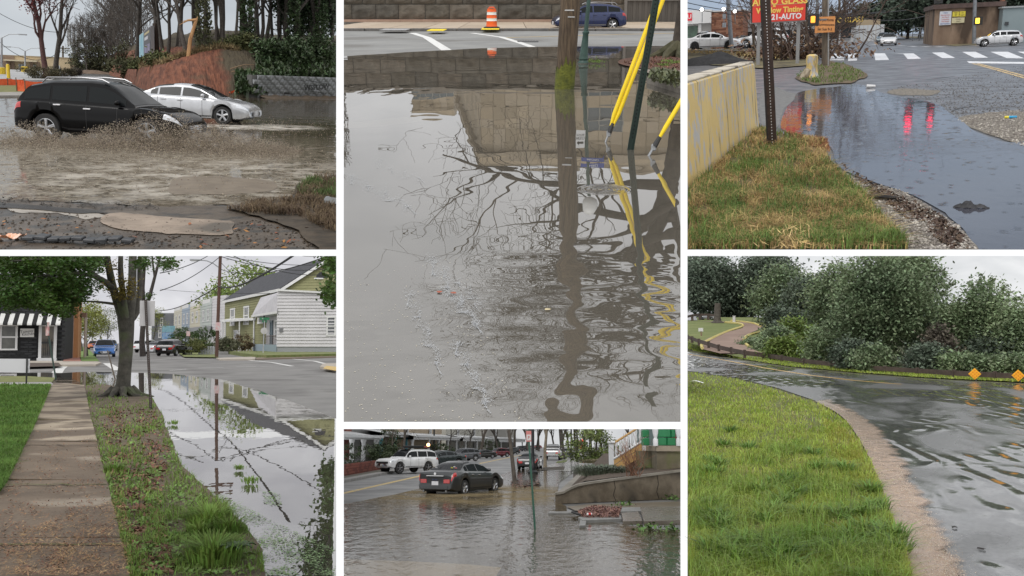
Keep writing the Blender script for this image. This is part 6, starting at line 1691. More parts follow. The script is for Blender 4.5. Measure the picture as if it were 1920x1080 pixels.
# -- signals, stop sign, fence, right pole
amber=mat('signal_amber_lit',(.9,.5,.02),emit=(1,.62,.05),estr=3.0);ared=mat('signal_orange_lit',(.9,.3,.02),emit=(1,.32,.04),estr=1.5)
sblk=mat('signal_black',(.015,.015,.015),ro=.5)
t,b0,dd=pole(S3,'street_pole','tall grey street pole with amber walk signal at the right','pole',1826,83,-40,.15,grey3,n=12,ut=1829)
sg_=K('walk_signal',MB().boxc(S3.at(1834,39,b0.y)-b0,(.62,.3,.62)),sblk,t);K('lamp',MB().boxc(S3.at(1832.5,39,b0.y)-b0+V3((0,-.18,0)),(.28,.05,.40)),amber,sg_,bv=.02)
t2=J(S3,'walk_signal','lit orange walk signal left of the orange notice','signal',S3.at(1525,52,40))
K('housing',MB().boxc((0,0,.3),(.42,.25,.46)),sblk,t2);K('lamp',MB().boxc((-.02,-.14,.32),(.17,.04,.26)),ared,t2,bv=.02);K('bracket',MB().boxc((.25,.1,.3),(.5,.06,.06)),grey3,t2)
t,b0,dd=pole(S3,'stop_sign','small red stop sign on a dark pole down the far road','stop sign',1691,66,-20,.13,mat('pole_black3',(.03,.03,.03),ro=.6),ut=1692)
sp_=S3.at(1692.5,46,b0.y)-b0
K('sign_face',MB().add([(sp_.x+.62*math.cos(R(22.5+45*k)),-.2,sp_.z+.62*math.sin(R(22.5+45*k))) for k in range(8)],[tuple(range(8))]),mat('stop_red',(.5,.02,.03),ro=.4),t)
LT('STOP',.36,wlt,t,(sp_.x,-.22,sp_.z),w=.006)
pole(S3,'utility_pole','dark pole right of the white fence','utility pole',1650,66,-30,.17,mat('pole_black3',(.03,.03,.03)),ut=1650)
redl=mat('signal_red_lit',(.9,.02,.05),emit=(1.0,.03,.10),estr=4.0)
for i,u in enumerate((1724,1766)):
 tp=S3.at(u-4,-30+6*i,60);b0=tp
 t=J(S3,'traffic_signal',('hanging traffic signal mirrored as the wide red streak','hanging traffic signal mirrored as the narrow red streak')[i],'traffic signal',b0,0,'signals over the junction')
 K('housing',MB().box(-.22,.22,0,.3,-.9,.45),sblk,t,bv=.02)
 K('red_lamp',MB().tube([(0,-.05,.15),(0,.02,.15)],.21 if i==0 else .15,16),redl,t)
 for k in range(2):K('lamp',MB().tube([(0,-.03,-.25-.4*k),(0,.02,-.25-.4*k)],.13,12),mat('lamp_off',(.03,.03,.02),ro=.3),t)
 K('hanger',MB().tube([(0,.15,.45),(0,.15,1.6)],.03,6),grey3,t)
 K('span_arm',MB().tube([(-4,.15,1.6),(9,.15,1.6)],.06,6),grey3,t)
t=J(S3,'chain_fence','bent chain-link fence panel beside the far driveway','fence',S3.g(1736,76))
cf_=mat('fence_wire',(.10,.105,.11),ro=.6)
for k in range(5):K('post',MB().tube([(-1.4+k*.7,0,0),(-1.4+k*.7+.08*k,0,1.6-.12*k)],.05,6),cf_,t)
for k in range(4):K('rail',MB().tube([(-1.4,0,.3+k*.4),(1.7,0,.2+k*.32)],.03,5),cf_,t)
mb=MB()
for k in range(22):mb.tube([(-1.4+k*.14,0,.05),(-1.1+k*.14,0,1.25)],.012,3)
K('mesh',mb,cf_,t,kd='stuff')
Y(S3,'verge',[(1685,68),(1730,68.5),(1745,72),(1700,71)],mat('far_verge',(.10,.095,.045)),.03,lbl='thin grass by the stop sign')
Y(S3,'verge',[(1770,84),(1830,79),(1840,83),(1790,86)],mat('far_verge',(.10,.095,.045)),.03,lbl='thin grass at the foot of the street pole')
pine=mat('pine_far',(.030,.048,.034),(.07,.095,.065),scale=.4,ro=.9,il=.45)
for i,(u,d,H_,w_,lb) in enumerate(((1640,150,4.8,2.4,'low round tree behind the white fence'),(1665,150,6.0,2.8,'dark tree over the white oncoming sedan'),(1702,140,6.5,3.0,'broad dark tree right of the stop sign pole'),(1725,135,9.5,3.2,'tall pine left of the brown building'),(1748,130,11.5,3.6,'tall pine behind the corner of the brown building'),(1775,140,13,4.5,'dense pine behind the yellow notices'),(1805,140,13.5,4.5,'dense pine above the brown parapet'),(1840,140,13.5,5,'dense pine behind the street pole'),(1880,140,13,5,'dense pine behind the chimney'),(1915,140,13.5,5,'dense pine at the far right'),(1622,155,4,2,'small grey tree above the white fence'),(1560,150,4.0,2.5,'low tree behind the black shop sign'))):
 p=S3.at(u,60,d);p.z=0
 leafy(S3,'pine_tree',lb,p,pine,mat('pine_bark',(.06,.045,.035),ro=.9),960+i,(H_ if H_<9 else H_*.62),.2,(w_,2.0,(H_ if H_<9 else H_*.62)*.42),n_cl=70,per=45,leaf=.30,rad=.55,gr_='trees behind the crossing',lump=.5)
for i,(ua,va,ub,vb) in enumerate(((1280,3,1560,12),(1280,14,1660,20),(1300,-4,1700,19),(1590,12,1660,-6),(1560,20,1760,22))):
 wire(S3,'power_line',('highest power line over the red sign','power line passing behind the red sign','long thin power line over the shops','slanting power line by the far poles','low power line towards the pines')[i],S3.at(ua,va,80),S3.at(ub,vb,105),.8,.03,mat('cable_black3',(.05,.05,.055),ro=.7))
lampm=mat('lot_lamp_lit',(1,1,.95),emit=(1,.98,.92),estr=9.0)
for i,(u,v) in enumerate(((1316,18),(1357,17),(1378,21))):
 p=S3.at(u,v,116)
 t=J(S3,'floodlight',('lit floodlight over the white fascia shop','lit floodlight by the signal pole','lit floodlight over the brick shop')[i],'floodlight',p,0,'lit floodlights on the shops')
 K('lens',MB().ball((0,-.1,0),.2,2),lampm,t,sm_=True);K('housing',MB().boxc((0,.25,0),(.5,.3,.4)),sblk,t);K('bracket',MB().tube([(0,.3,-.2),(0,.35,-1.5)],.05,6),grey3,t)
backdrop(S3,330,30,45,sky_mat('sky_blue_grey',(.36,.44,.56),(.50,.58,.69),(1.0,1.0,2.5)),-2.5)
# ================================================================== STAGE 4: flooded corner with sidewalk, street tree and old houses
use(S4)
asph4=mat('asphalt_grey4',(.155,.150,.145),(.215,.21,.20),scale=.5,ro=.7,bump=.12,bz_=50,c3=(.12,.115,.11),s3=.3,spec=.3)
Y(S4,'road',[(-700,643.2),(1300,643.2),(1300,1200),(-700,1200)],asph4,-.02,lbl='grey asphalt street and crossing')
# -- water over road and gutter
water4=water('still_flood',(.105,.095,.078),clear=.45,tint=(.62,.58,.5),ro=.0,refl=.97,boost=.28,waves=((1.0,.5,.0016,'noise'),(4.5,.5,.0005,'noise')))
Y(S4,'water',[(-300,703),(40,699),(110,699),(180,697),(300,700),(340,703),(420,712),(500,738),(570,762),(640,788),(700,830),(760,1180),(200,1180),(215,1000),(190,870),(170,780),(158,722),(100,716),(-300,716)],water4,.0,wob=3,freq=.03,per=10,lbl='still flood water mirroring sky, houses and wires')
# -- sidewalk slabs
conc=mat('sidewalk_concrete',(.19,.155,.11),(.30,.245,.18),scale=1.6,ro=.8,bump=.3,bz_=40,c3=(.10,.074,.05),s3=.9,st3=(.46,.60))
muddy=mat('sidewalk_muddy',(.10,.072,.047),(.165,.122,.082),scale=1.4,ro=.75,bump=.5,bz_=25,c3=(.26,.22,.17),s3=.7,st3=(.6,.68))
sw=J(S4,'sidewalk','cracked concrete sidewalk with mud and leaf litter','sidewalk');sw['kind']='structure'
Lx= lambda v:np.interp(v,[708,722,740,760,795,850,905,925,1000,1180],[100,95,88,80,64,38,8,-4,-50,-190])
Rx= lambda v:np.interp(v,[708,722,740,760,795,850,905,925,1000,1180],[134,158,161,165,172,186,199,204,222,262])
rows=[(708,722),(722,734),(734,757),(757,792),(792,834),(834,908),(908,1020),(1020,1180)]
tilt=[0,0,.01,-.012,.012,-.008,.006,0]
for i,(va,vb) in enumerate(rows):
 P=[S4.g(Lx(vb),vb-.8),S4.g(Rx(vb),vb-.8),S4.g(Rx(va),va+.5),S4.g(Lx(va),va+.5)]
 h0=(.0,.02,.05,.06,.05,.05,.05,.05)[i]
 mb=MB();z=[h0-tilt[i],h0+tilt[i],h0+tilt[i],h0-tilt[i]]
 mb.add([(p.x,p.y,zz) for p,zz in zip(P,z)]+[(p.x,p.y,-.1) for p in P],[(0,1,2,3),(4,7,6,5),(0,4,5,1),(1,5,6,2),(2,6,7,3),(3,7,4,0)])
 K('slab',mb,muddy if i in(5,6,7) else(mat('sidewalk_bare',(.26,.21,.15),(.36,.30,.225),scale=1.2,ro=.8,bump=.3,bz_=40,c3=(.11,.082,.056),s3=.8,st3=(.44,.56)) if i==4 else conc),sw)
Y(S4,'ground',[(70,716),(170,716),(300,1185),(-260,1185),(-40,925)],mat('path_bed',(.05,.038,.026),(.09,.07,.05),scale=4,ro=.95),-.006,lbl='dark soil under the sidewalk')
for i,(v,m_) in enumerate(((757,0),(792,0),(834,0),(908,1),(1020,1))):
 strip(S4,'joint',[(Lx(v)+(Rx(v)-Lx(v))*k/9,v+3*mnoise.noise(V3((k*.9,v,1)))) for k in range(10)],[.03+.03*abs(mnoise.noise(V3((k*1.7,v,5)))) for k in range(10)],mat('joint_dirt',(.045,.034,.022),ro=.95) if not m_ else mat('joint_moss',(.09,.10,.03),ro=.95),.063 if v<1000 else .06,lbl='dirt-filled joint of the sidewalk')
q=rng(4)
B,_=GP(S4,[(60,800),(180,800),(225,1078),(-20,1078),(0,930)],4200,41,.06,cl_=.75,cf=.025)
FK(S4,'leaf_litter',B,.012,mat('litter_brown',(.13,.065,.035),(.28,.17,.10),scale=2,ro=.9,il=.5),42,'brown leaf litter strewn on the sidewalk','leaves',flat=.3,aspect=.45)
B,_=GP(S4,[(20,1000),(235,930),(250,1079),(0,1079)],4200,43,.06,cl_=.6,cf=.02)
FK(S4,'pine_straw',B,.019,mat('straw4',(.30,.18,.08),(.45,.30,.16),scale=2,ro=.9,il=.4),44,'tan pine straw at the near end of the sidewalk','straw',flat=.3,aspect=.10)
# -- lawn left
lawn=[(-200,722),(96,722),(80,760),(62,800),(38,850),(10,903),(-4,926),(-200,930)]
Y(S4,'lawn',lawn,mat('lawn_soil',(.04,.055,.018),(.07,.09,.03),scale=3,ro=.95),.055,lbl='mown green lawn left of the sidewalk')
BL(S4,'lawn_grass',[(-20,722),(96,722),(82,760),(64,800),(40,850),(14,903),(-4,928),(-20,928)],26000,mat('grass_lawn4',(.075,.16,.025),(.14,.25,.045),scale=1.0,ro=.7,il=.4,trans=.3),45,.085,.006,.8,.05,cl_=.2,minpx=1.2,lbl='bright green lawn grass',hvar=.35)
Y(S4,'lawn',[(-200,706),(50,705),(104,708),(98,716),(-200,717)],mat('lawn_far4',(.11,.13,.035),(.18,.18,.06),scale=2,ro=.95),.04,lbl='thin yellow-green grass strip beyond the path')
Y(S4,'path',[(-200,717),(96,716),(100,721),(-200,722)],mat('path_grey4',(.3,.29,.28),ro=.7),.03,lbl='narrow grey cross path')
# -- verge between sidewalk and water
verge=[(160,722),(200,720),(255,735),(285,745),(303,775),(312,800),(325,835),(340,870),(370,900),(420,945),(460,985),(490,1030),(500,1090),(245,1090),(222,1000),(204,925),(186,850),(172,795),(164,757)]
Y(S4,'verge',verge,mat('verge_soil4',(.075,.055,.036),(.14,.105,.07),scale=2.5,ro=.95,bump=1,bz_=15),.03,per=5,wob=5,freq=.04,lbl='muddy tree verge between sidewalk and water')
g4=mat('grass_weed4',(.10,.18,.03),(.21,.32,.065),scale=1.6,ro=.7,il=.45,trans=.3)
BL(S4,'verge_grass',verge,8500,g4,46,.06,.006,1.0,.03,cl_=.85,cf=.022,minpx=1.2,lbl='weedy grass on the tree verge')
B,_=GP(S4,[(165,735),(300,780),(340,880),(480,1040),(480,1079),(240,1079),(200,920)],3000,47,.035,cl_=.95,cf=.02)
FK(S4,'clover',B,.018,mat('clover4',(.10,.19,.035),(.19,.30,.07),scale=1.5,ro=.6,il=.4,trans=.2),48,'clover and broad-leaved weeds on the verge','weeds',flat=.4,aspect=.8,lift=.8)
B,_=GP(S4,[(185,760),(290,770),(320,850),(300,950),(330,1075),(260,1075),(215,930)],2600,49,.036,cl_=.8,cf=.03)
FK(S4,'dead_leaves',B,.028,mat('leaf_dead4',(.10,.045,.028),(.24,.13,.085),scale=2,ro=.9,il=.5),50,'dead brown leaves on the verge','leaves',flat=.5,aspect=.55)
def tuft(lbl,u,v,n_,rx,h,seed):
 p=S4.g(u,v,.02);q_=rng(seed);mb=[]
 n=n_;a=q_.random(n)*6.28;r_=q_.random(n)**.7*rx
 base=np.stack([p.x+r_*np.cos(a),p.y+1.6*r_*np.sin(a),np.full(n,.02)],1)
 H=h*(.6+.6*q_.random(n));out=np.stack([np.cos(a),np.sin(a),np.zeros(n)],1)*(q_.random(n)*.8)[:,None]
 sd=np.stack([-np.sin(a),np.cos(a),np.zeros(n)],1)*.006
 mid=base+(np.array([0,0,1])+out*.5)*H[:,None]*.6;tip=base+(np.array([0,0,.85])+out*1.3)*H[:,None]
 V=np.stack([base-sd,base+sd,mid-sd,mid+sd,tip],1).reshape(-1,3);i=np.arange(n)[:,None]*5
 Fc=np.concatenate([i+[0,1,3],i+[0,3,2],i+[2,3,4]],0)
 solo(S4,'grass_tuft',np_mesh('grass_tuft',V,Fc),g4,lbl,'grass tuft','tall grass tufts at the water edge','stuff')
tuft('big lush grass tuft standing at the water edge',395,985,620,.20,.17,1);tuft('lush grass tuft at the bottom of the verge',400,1050,620,.20,.17,2);tuft('small grass tuft just right of the bottom clump',430,1000,260,.12,.14,3)
tuft('grass tuft by the sidewalk edge',215,885,200,.12,.11,4);tuft('lone grass tuft out in the water',372,1005,140,.10,.12,5);tuft('small green tuft in the shallows',470,905,60,.10,.07,6);tuft('reedy tuft near the drowned kerb',325,795,60,.12,.08,7);tuft('tiny tuft beside the mirrored pole',450,880,40,.08,.06,8)
B,_=GP(S4,[(350,880),(420,930),(560,1000),(631,1030),(631,1079),(500,1079),(430,960)],2600,51,.004,cl_=.9,cf=.02)
FK(S4,'floating_weed',B,.0095,mat('weed_afloat',(.11,.20,.06),(.22,.33,.12),scale=1.5,ro=.5,il=.4),52,'light green weed afloat in the shallows','weeds',flat=.1,aspect=.7,lift=.2)
B,_=GP(S4,[(490,920),(525,925),(530,950),(495,945)],220,53,.004)
FK(S4,'floating_weed',B,.011,mat('weed_afloat',(.16,.27,.08),(.3,.42,.16)),54,'patch of floating weed under the mirrored wires','weeds',flat=.1,aspect=.7,lift=.2)
p=S4.g(442,1052,.01)
for i,(u,v,lb) in enumerate(((445,1050,'broad-leaved dock plant at the waterline'),)):
 t=J(S4,'dock_plant',lb,'plant',S4.g(u,v,.02),i)
 for k in range(8):
  a=k*.785;K('leaf',MB().grid(lambda s,w:((s*.13)*math.cos(a)-(w-.5)*.05*math.sin(s*3)*math.sin(a),(s*.13)*math.sin(a)+(w-.5)*.05*math.sin(s*3)*math.cos(a),.02+.09*math.sin(s*2.2)+.02*abs(w-.5)),5,2),mat('dock_leaf',(.04,.085,.025),(.07,.12,.04),scale=6,ro=.5) if i==0 else mat('dock_brown',(.06,.05,.03),ro=.7),t,sm_=True)
bark4=mat('bark_smooth4',(.040,.037,.030),(.10,.092,.074),scale=4.5,ro=.85,bump=1.0,bz_=12,c3=(.075,.085,.045),s3=2)
b0=S4.g(229,744);k_=b0.y/FOC
def pt(u,v,dy=0.0):
 return S4.at(u,v,b0.y+dy)-b0
t=J(S4,'street_tree','big forked street tree with smooth grey bark on the verge','tree',b0)
K('trunk',MB().tube([V3((0,0,-.05)),pt(229,736),pt(231,720),pt(234,690),pt(237,650),pt(237,618),pt(236,596)],[.36,.26,.20,.18,.185,.21,.235],18),bark4,t,sm_=True,ang=80)
limbs=[([(232,604,0),(226,585,0),(212,540,-.2),(204,500,-.4),(196,460,-.6),(180,400,-1)],[.17,.16,.14,.12,.10,.07]),([(240,600,0),(246,570,.1),(248,530,.2),(249,480,.3),(252,400,.5)],[.19,.17,.15,.14,.10]),([(238,606,.1),(256,585,.3),(262,545,.5),(262,500,.6),(266,440,.7)],[.14,.12,.10,.09,.07]),([(234,598,-.1),(222,560,-.3),(200,530,-.6),(165,515,-1.0),(120,512,-1.6),(60,520,-2.2)],[.13,.12,.10,.08,.05,.02]),([(236,596,-.2),(230,550,-.4),(226,500,-.6),(228,440,-.8)],[.12,.11,.09,.07]),([(226,572,0),(200,568,-.3),(165,565,-.6),(130,568,-1)],[.06,.045,.03,.012]),([(212,545,0),(185,520,-.6),(150,498,-1.2),(90,486,-2),(20,490,-2.6)],[.09,.07,.055,.04,.015]),([(204,500,-.3),(170,470,-.8),(110,450,-1.4),(30,440,-2)],[.08,.06,.04,.015])]
for pl,rr in limbs:K('limb',MB().tube([pt(*p_) for p_ in spline([(a,b,c) for a,b,c in pl],3)],list(.8*np.interp(np.linspace(0,1,(len(pl)-1)*3+1),np.linspace(0,1,len(rr)),rr)),10),bark4,t,sm_=True,ang=80)
for k in range(6):
 a=-2.7+k*.62
 K('root',MB().tube([(.25*math.cos(a),.25*math.sin(a),.22),(.5*math.cos(a),.5*math.sin(a),.05),(.85*math.cos(a+.15),.85*math.sin(a+.15),-.01)],[.13,.08,.02],7),bark4,t,sm_=True)
q=rng(60);C=[]
for(u,v,su,sv,n_) in((40,500,55,14,60),(110,495,50,14,60),(30,540,40,12,40),(90,545,45,12,46),(140,530,30,10,26),(70,562,35,10,34),(120,580,24,6,22),(150,555,18,10,14),(10,560,20,10,12),(170,495,25,12,20),(60,470,80,14,40),(60,430,90,20,40),(140,440,60,20,26),(265,490,12,12,5),(313,492,8,4,5)):
 for _ in range(n_):
  C.append(pt(u+q.normal(0,su*.6),v+q.normal(0,sv*.6),-1.2+q.normal(0,1.0)))
lf4=mat('zelkova_leaf',(.030,.070,.012),(.075,.135,.025),scale=.8,ro=.5,il=.55,trans=.35)
V,Fc=LC(C,30000,.052,61,.13,flat=1.0);K('crown',np_mesh('crown',V,Fc),lf4,t)
C2=[pt(u,v,-.7) for u,v in((235,545),(242,552),(228,548),(220,556),(246,535),(212,500),(230,525),(195,535))]
V,Fc=LC(C2,700,.045,62,.13,flat=.8);K('young_leaves',np_mesh('young_leaves',V,Fc),mat('leaf_bronze',(.14,.11,.02),(.22,.18,.04),scale=1,ro=.6,il=.4,trans=.3),t)
b1=S4.g(276,668)
t=J(S4,'street_tree','slender dark forked tree just behind the big street tree','tree',b1)
bd4=mat('bark_dark4',(.028,.022,.02),(.06,.05,.043),scale=5,ro=.9)
def pb1(u,v,dy=0.0): return S4.at(u,v,b1.y+dy)-b1
for pl,rr in(([(268,668),(266,640),(268,610),(270,585)],[.30,.26,.24,.22]),([(270,590),(268,540),(272,480),(278,420)],[.2,.17,.14,.1]),([(270,590),(281,555),(290,520),(298,490),(312,440)],[.18,.17,.15,.12,.08]),([(290,520),(286,490),(284,450)],[.11,.09,.06])):
 K('limb' if rr[0]<.25 else 'trunk',MB().tube([pb1(*x) for x in pl],rr,8),bd4,t,sm_=True,ang=80)
C=[pb1(u,v,q.normal(0,.6)) for u,v in((312,494),(318,498),(281,552),(276,556),(264,500),(300,470),(270,450),(320,455))]
V,Fc=LC(C,900,.10,63,.25);K('crown',np_mesh('crown',V,Fc),lf4,t)
# -- posts and boards near
st4=mat('post_rust4',(.035,.026,.022),(.065,.05,.042),scale=8,ro=.6,metal=.3)
b0s=S4.g(283,770);tp=S4.at(273,562,b0s.y)-b0s;ax=tp/tp.z
t=J(S4,'sign_post','brown perforated post with the blank back of a sign','sign post',b0s)
mb=MB().box(-.03,.03,-.025,.025,-.05,tp.z);mb.v=[tuple(V3((p_[0],p_[1],0))+ax*p_[2]) for p_ in mb.v];K('tube',mb,st4,t)
mb=MB()
for k in range(60):mb.boxc(ax*(.05+k*.042)+V3((0,-.027,0)),(.01,.003,.01))
K('perforations',mb,mat('hole_grey4',(.3,.3,.3),ro=.8),t,kd='stuff')
K('sign_plate',MB().boxc(ax*(tp.z-.31)+V3((.02,.05,0)),(.32,.008,.58)),mat('sign_back',(.42,.41,.41),(.48,.47,.47),scale=3,ro=.5),t,bv=.02)
b0s=S4.g(105,711);tp=S4.at(87,604,b0s.y)-b0s;ax=tp/tp.z
t=J(S4,'sign_post','green channel post leaning left by the flooded path','sign post',b0s)
K('channel',MB().tube([V3((0,0,-.02)),tp],.035,6),mat('post_green4',(.025,.05,.042),ro=.5),t)
K('sign_plate',MB().boxc(ax*(tp.z-.28),(.05,.35,.55),rz=R(20)),mat('sign_red_edge',(.45,.16,.16),(.5,.42,.4),scale=6,ro=.5),t)
b0s=S4.g(216,712);tp=S4.at(202,658,b0s.y)-b0s
t=J(S4,'leaning_stake','bare wooden stake leaning left of the big tree','stake',b0s);K('stake',MB().tube([V3((0,0,0)),tp],[.035,.025],6),mat('stake_grey4',(.12,.10,.08),ro=.9),t);K('tip',MB().tube([tp,tp*1.03],[.025,.01],6),mat('stake_grey4',(.12,.10,.08)),t)
b0s=S4.g(51,724)
t=J(S4,'yard_board','blank white yard board on a black post at the left edge','yard sign',b0s)
zt=S4.at(51,673,b0s.y).z;xl=S4.at(-30,690,b0s.y).x-b0s.x;zb=S4.at(51,699,b0s.y).z
K('board',MB().add([(xl,-.02,zb+.05),(.06,-.02,zb),(.06,-.02,zt),(xl,-.02,zt+.02),(xl,.02,zb+.05),(.06,.02,zb),(.06,.02,zt),(xl,.02,zt+.02)],[(0,1,2,3),(7,6,5,4),(0,4,5,1),(1,5,6,2),(2,6,7,3),(3,7,4,0)]),mat('board_white4',(.62,.62,.64),ro=.5),t)
K('post',MB().box(-.05,.0,-.06,-.025,0,zt),mat('post_black4',(.015,.015,.015),ro=.5),t)
# -- far corner left: black shop
dL=S4.g(60,678.5).y
def L4(u,v,d=dL): return S4.at(u,v,d)
Y(S4,'pavement',[(-300,676.5),(118,676.5),(180,677),(190,679.5),(180,683),(60,684.5),(-300,684)],mat('pave_pale4',(.34,.30,.25),(.4,.36,.31),scale=1,ro=.8),.10,thick=.14,lbl='pale corner pavement before the black shop')
Y(S4,'soil_strip',[(-300,682),(110,680),(116,686),(54,688),(-300,688)],mat('soil4',(.05,.035,.025),(.09,.065,.05),scale=3,ro=.95),.115,lbl='bare soil strip at the kerb')
x0,x1=L4(-120,600).x,L4(116,600).x;zt=L4(60,552).z
t=J(S4,'corner_shop','black painted brick corner shop with striped awning','building',(x0,dL,0));W_=x1-x0
blk4=mat('brick_black',(.010,.011,.013),(.02,.021,.024),scale=6,ro=.7)
K('wall',MB().box(0,W_,.3,9,0,zt*1.25),mat('brick_black_dark',(.007,.0075,.009),ro=.8),t)
bm4=MB().box(.01,.53,0,.06,.008,.16).mesh('brick',bv=.008);bks=[blk4,mat('brick_black_b',(.014,.015,.018),ro=.65),mat('brick_black_c',(.008,.009,.010),ro=.75)]
xw0,xw1,zw0,zw1=L4(2,600).x-x0,L4(31,600).x-x0,L4(16,654).z,L4(16,610).z
xd0,xd1,zd1=L4(73,600).x-x0,L4(107,600).x-x0,L4(90,608).z
r_=0
while r_*.17<zt*.98:
 x=L4(-8,600).x-x0-.27*(r_%2)
 while x<W_-.25:
  z=r_*.17
  if not((x+.54>xw0-.1 and x<xw1+.1 and z+.17>zw0-.1 and z<zw1+.1) or(x+.54>xd0 and x<xd1 and z<zd1)):
   K('brick',cp(bm4,bks[int(q.integers(3))]),None,t,(x,.24,z))
  x+=.54
 r_+=1
wf=mat('frame_white4',(.58,.58,.58),ro=.6)
w_=K('window',MB().box(xw0,xw1,.2,.24,zw0,zw1),mat('shop_window4',(.05,.05,.048),(.12,.12,.11),scale=.8,ro=.15),t)
for a in((xw0-.08,xw0+.06,zw0,zw1),(xw1-.06,xw1+.08,zw0,zw1)):K('jamb',MB().box(a[0],a[1],.12,.26,a[2],a[3]),wf,w_)
for zz in(zw0-.05,(zw0+zw1)/2,zw1):K('rail',MB().box(xw0-.1,xw1+.1,.11,.25,zz-.06,zz+.06),wf,w_)
d_=K('door',MB().box(xd0+.15,xd1-.15,.2,.24,.3,zd1-.12),mat('door_glass4',(.06,.06,.06),(.14,.11,.07),scale=1,ro=.2),t)
for a in((xd0,xd0+.2),(xd1-.2,xd1)):K('door_frame',MB().box(a[0],a[1],.1,.28,.05,zd1),wf,d_)
K('door_frame',MB().box(xd0,xd1,.1,.28,zd1-.15,zd1+.12),wf,d_);K('step',MB().box(xd0-.05,xd1+.05,-.25,.26,0,.28),wf,d_)
for k in range(5):K('bar',MB().tube([(xd0+.35+k*(xd1-xd0-.7)/4,.16,.45),(xd0+.35+k*(xd1-xd0-.7)/4,.16,1.7)],.018,5),mat('bar_black4',(.01,.01,.01),ro=.5),d_)
K('push_rail',MB().box(xd0+.2,xd1-.2,.12,.2,1.35,1.5),mat('bar_black4',(.01,.01,.01)),d_)
s_=K('sign_board',MB().box(L4(38,600).x-x0,L4(64,600).x-x0,.14,.22,L4(50,632).z,L4(50,616).z),mat('sign_cream4',(.62,.62,.60),ro=.5),t)
for k,w2 in enumerate(('Tommy','Kitchen')):LT(w2,.30,mat('ink4',(.03,.03,.03),ro=.6),s_,(L4(50+k*3,600).x-x0,.13,L4(50,621.5+5*k).z),(R(90),R(-6),0),.0,.9)
za,zb_=L4(60,588).z,L4(60,607).z
n_=26;ws=W_/n_
for k in range(n_):
 K('awning_stripe',MB().add([(k*ws,-1.0,zb_),((k+1)*ws,-1.0,zb_),((k+1)*ws,.2,za),(k*ws,.2,za),(k*ws,-1.0,zb_-.12),((k+1)*ws,-1.0,zb_-.12)],[(0,1,2,3),(4,5,1,0)]),(mat('awning_black',(.012,.012,.012),ro=.8),mat('awning_white',(.6,.6,.58),ro=.8))[k%2],t)
K('roof',MB().box(-.1,W_+.1,.1,9,zt*1.25,zt*1.3),mat('roof_dark4',(.03,.03,.035),ro=.8),t)
t=J(S4,'row_house','orange painted house front beyond the black shop','building',(x1-.05,dL+10,0))
K('wall',MB().box(0,.35,0,3,0,zt*1.08),mat('wall_orange4',(.40,.19,.08),(.45,.23,.11),scale=.8,ro=.8),t);K('pier',MB().box(-.6,.0,-9.5,0,0,zt*1.0),mat('brick_striped4',(.40,.26,.2),ro=.8),t)
K('porch_roof',MB().box(.36,.8,1.5,3,zt*.72,zt*.80),mat('porch4',(.16,.10,.07),ro=.8),t)
for k in range(3):K('porch_column',MB().tube([(.75,1.6+.6*k,0),(.75,1.6+.6*k,zt*.72)],.07,8),mat('porch_col4',(.35,.3,.26),ro=.8),t)
Y(S4,'brick_walk',[(118,677),(152,677),(141,646),(134,646)],mat('walk_brick4',(.27,.115,.085),(.36,.17,.13),scale=2.5,ro=.8),.115,lbl='red brick sidewalk running up the side street')
Y(S4,'lawn',[(153,677),(186,677),(168,656),(146,646),(142,646)],mat('strip_green4',(.09,.16,.03),(.15,.22,.05),scale=1,ro=.9),.12,lbl='green grass strip beside the brick sidewalk')
yl4=mat('leaf_yellowgreen',(.17,.20,.04),(.28,.30,.08),scale=.6,ro=.7,il=.45,trans=.3)
for i,(u,v,H_,lb,m_) in enumerate(((164,670,5.2,'young yellow-green tree on the grass strip',yl4),(154,660,7.0,'second young tree up the side street',yl4),(148,653,8.5,'pinkish young tree further up the side street',mat('leaf_pinkish',(.24,.17,.10),(.32,.24,.16),scale=.6,ro=.8,il=.4)),(200,654,7.5,'dark spreading tree behind the blue car',mat('leaf_olive4',(.07,.085,.03),(.12,.14,.05),scale=.6,ro=.8,il=.4)),(186,650,8,'light green tree closing the side street',yl4),(172,649,10,'tall light tree at the end of the side street',yl4),(286,652,9,'pale green tree left of the grey house',yl4))):
 leafy(S4,'young_tree',lb,S4.g(u,v),m_,bark4,400+i,H_,.09+.01*i,(H_*.3,H_*.28,H_*.36),n_cl=50,per=45,leaf=.11,rad=.4,gr_='trees along the side street',lump=.4)
car(S4,'hatch','blue_car','bright blue car facing the crossing on the side street',S4.g(195.5,669),R(-86),paint('blue4',(.03,.14,.42),.3),cat='car',sc=1.10)
car(S4,'boxy','white_car','white sport utility parked farthest left of three',S4.g(277,661),R(62),paint('white4',(.62,.63,.64),.0),cat='car',sc=.95)
car(S4,'sedan','silver_car','silver sedan parked between white and black cars',S4.g(297,663.5),R(60),paint('silver4',(.45,.46,.48),.4),cat='car')
car(S4,'hatch','black_car','black hatchback with red lamps parked nearest the pole',S4.g(322,667),R(72),paint('black4',(.010,.010,.011),.1),cat='car',sc=1.12)
car(S4,'suv','dark_car','dark car behind the blue car',S4.g(207,657.5),R(-90),paint('dark4',(.03,.035,.04),.2),cat='car',far=True)
car(S4,'hatch','orange_car','small orange car far up the side street',S4.g(175,655),R(-90),paint('orange4',(.45,.12,.04),.2),cat='car',far=True)
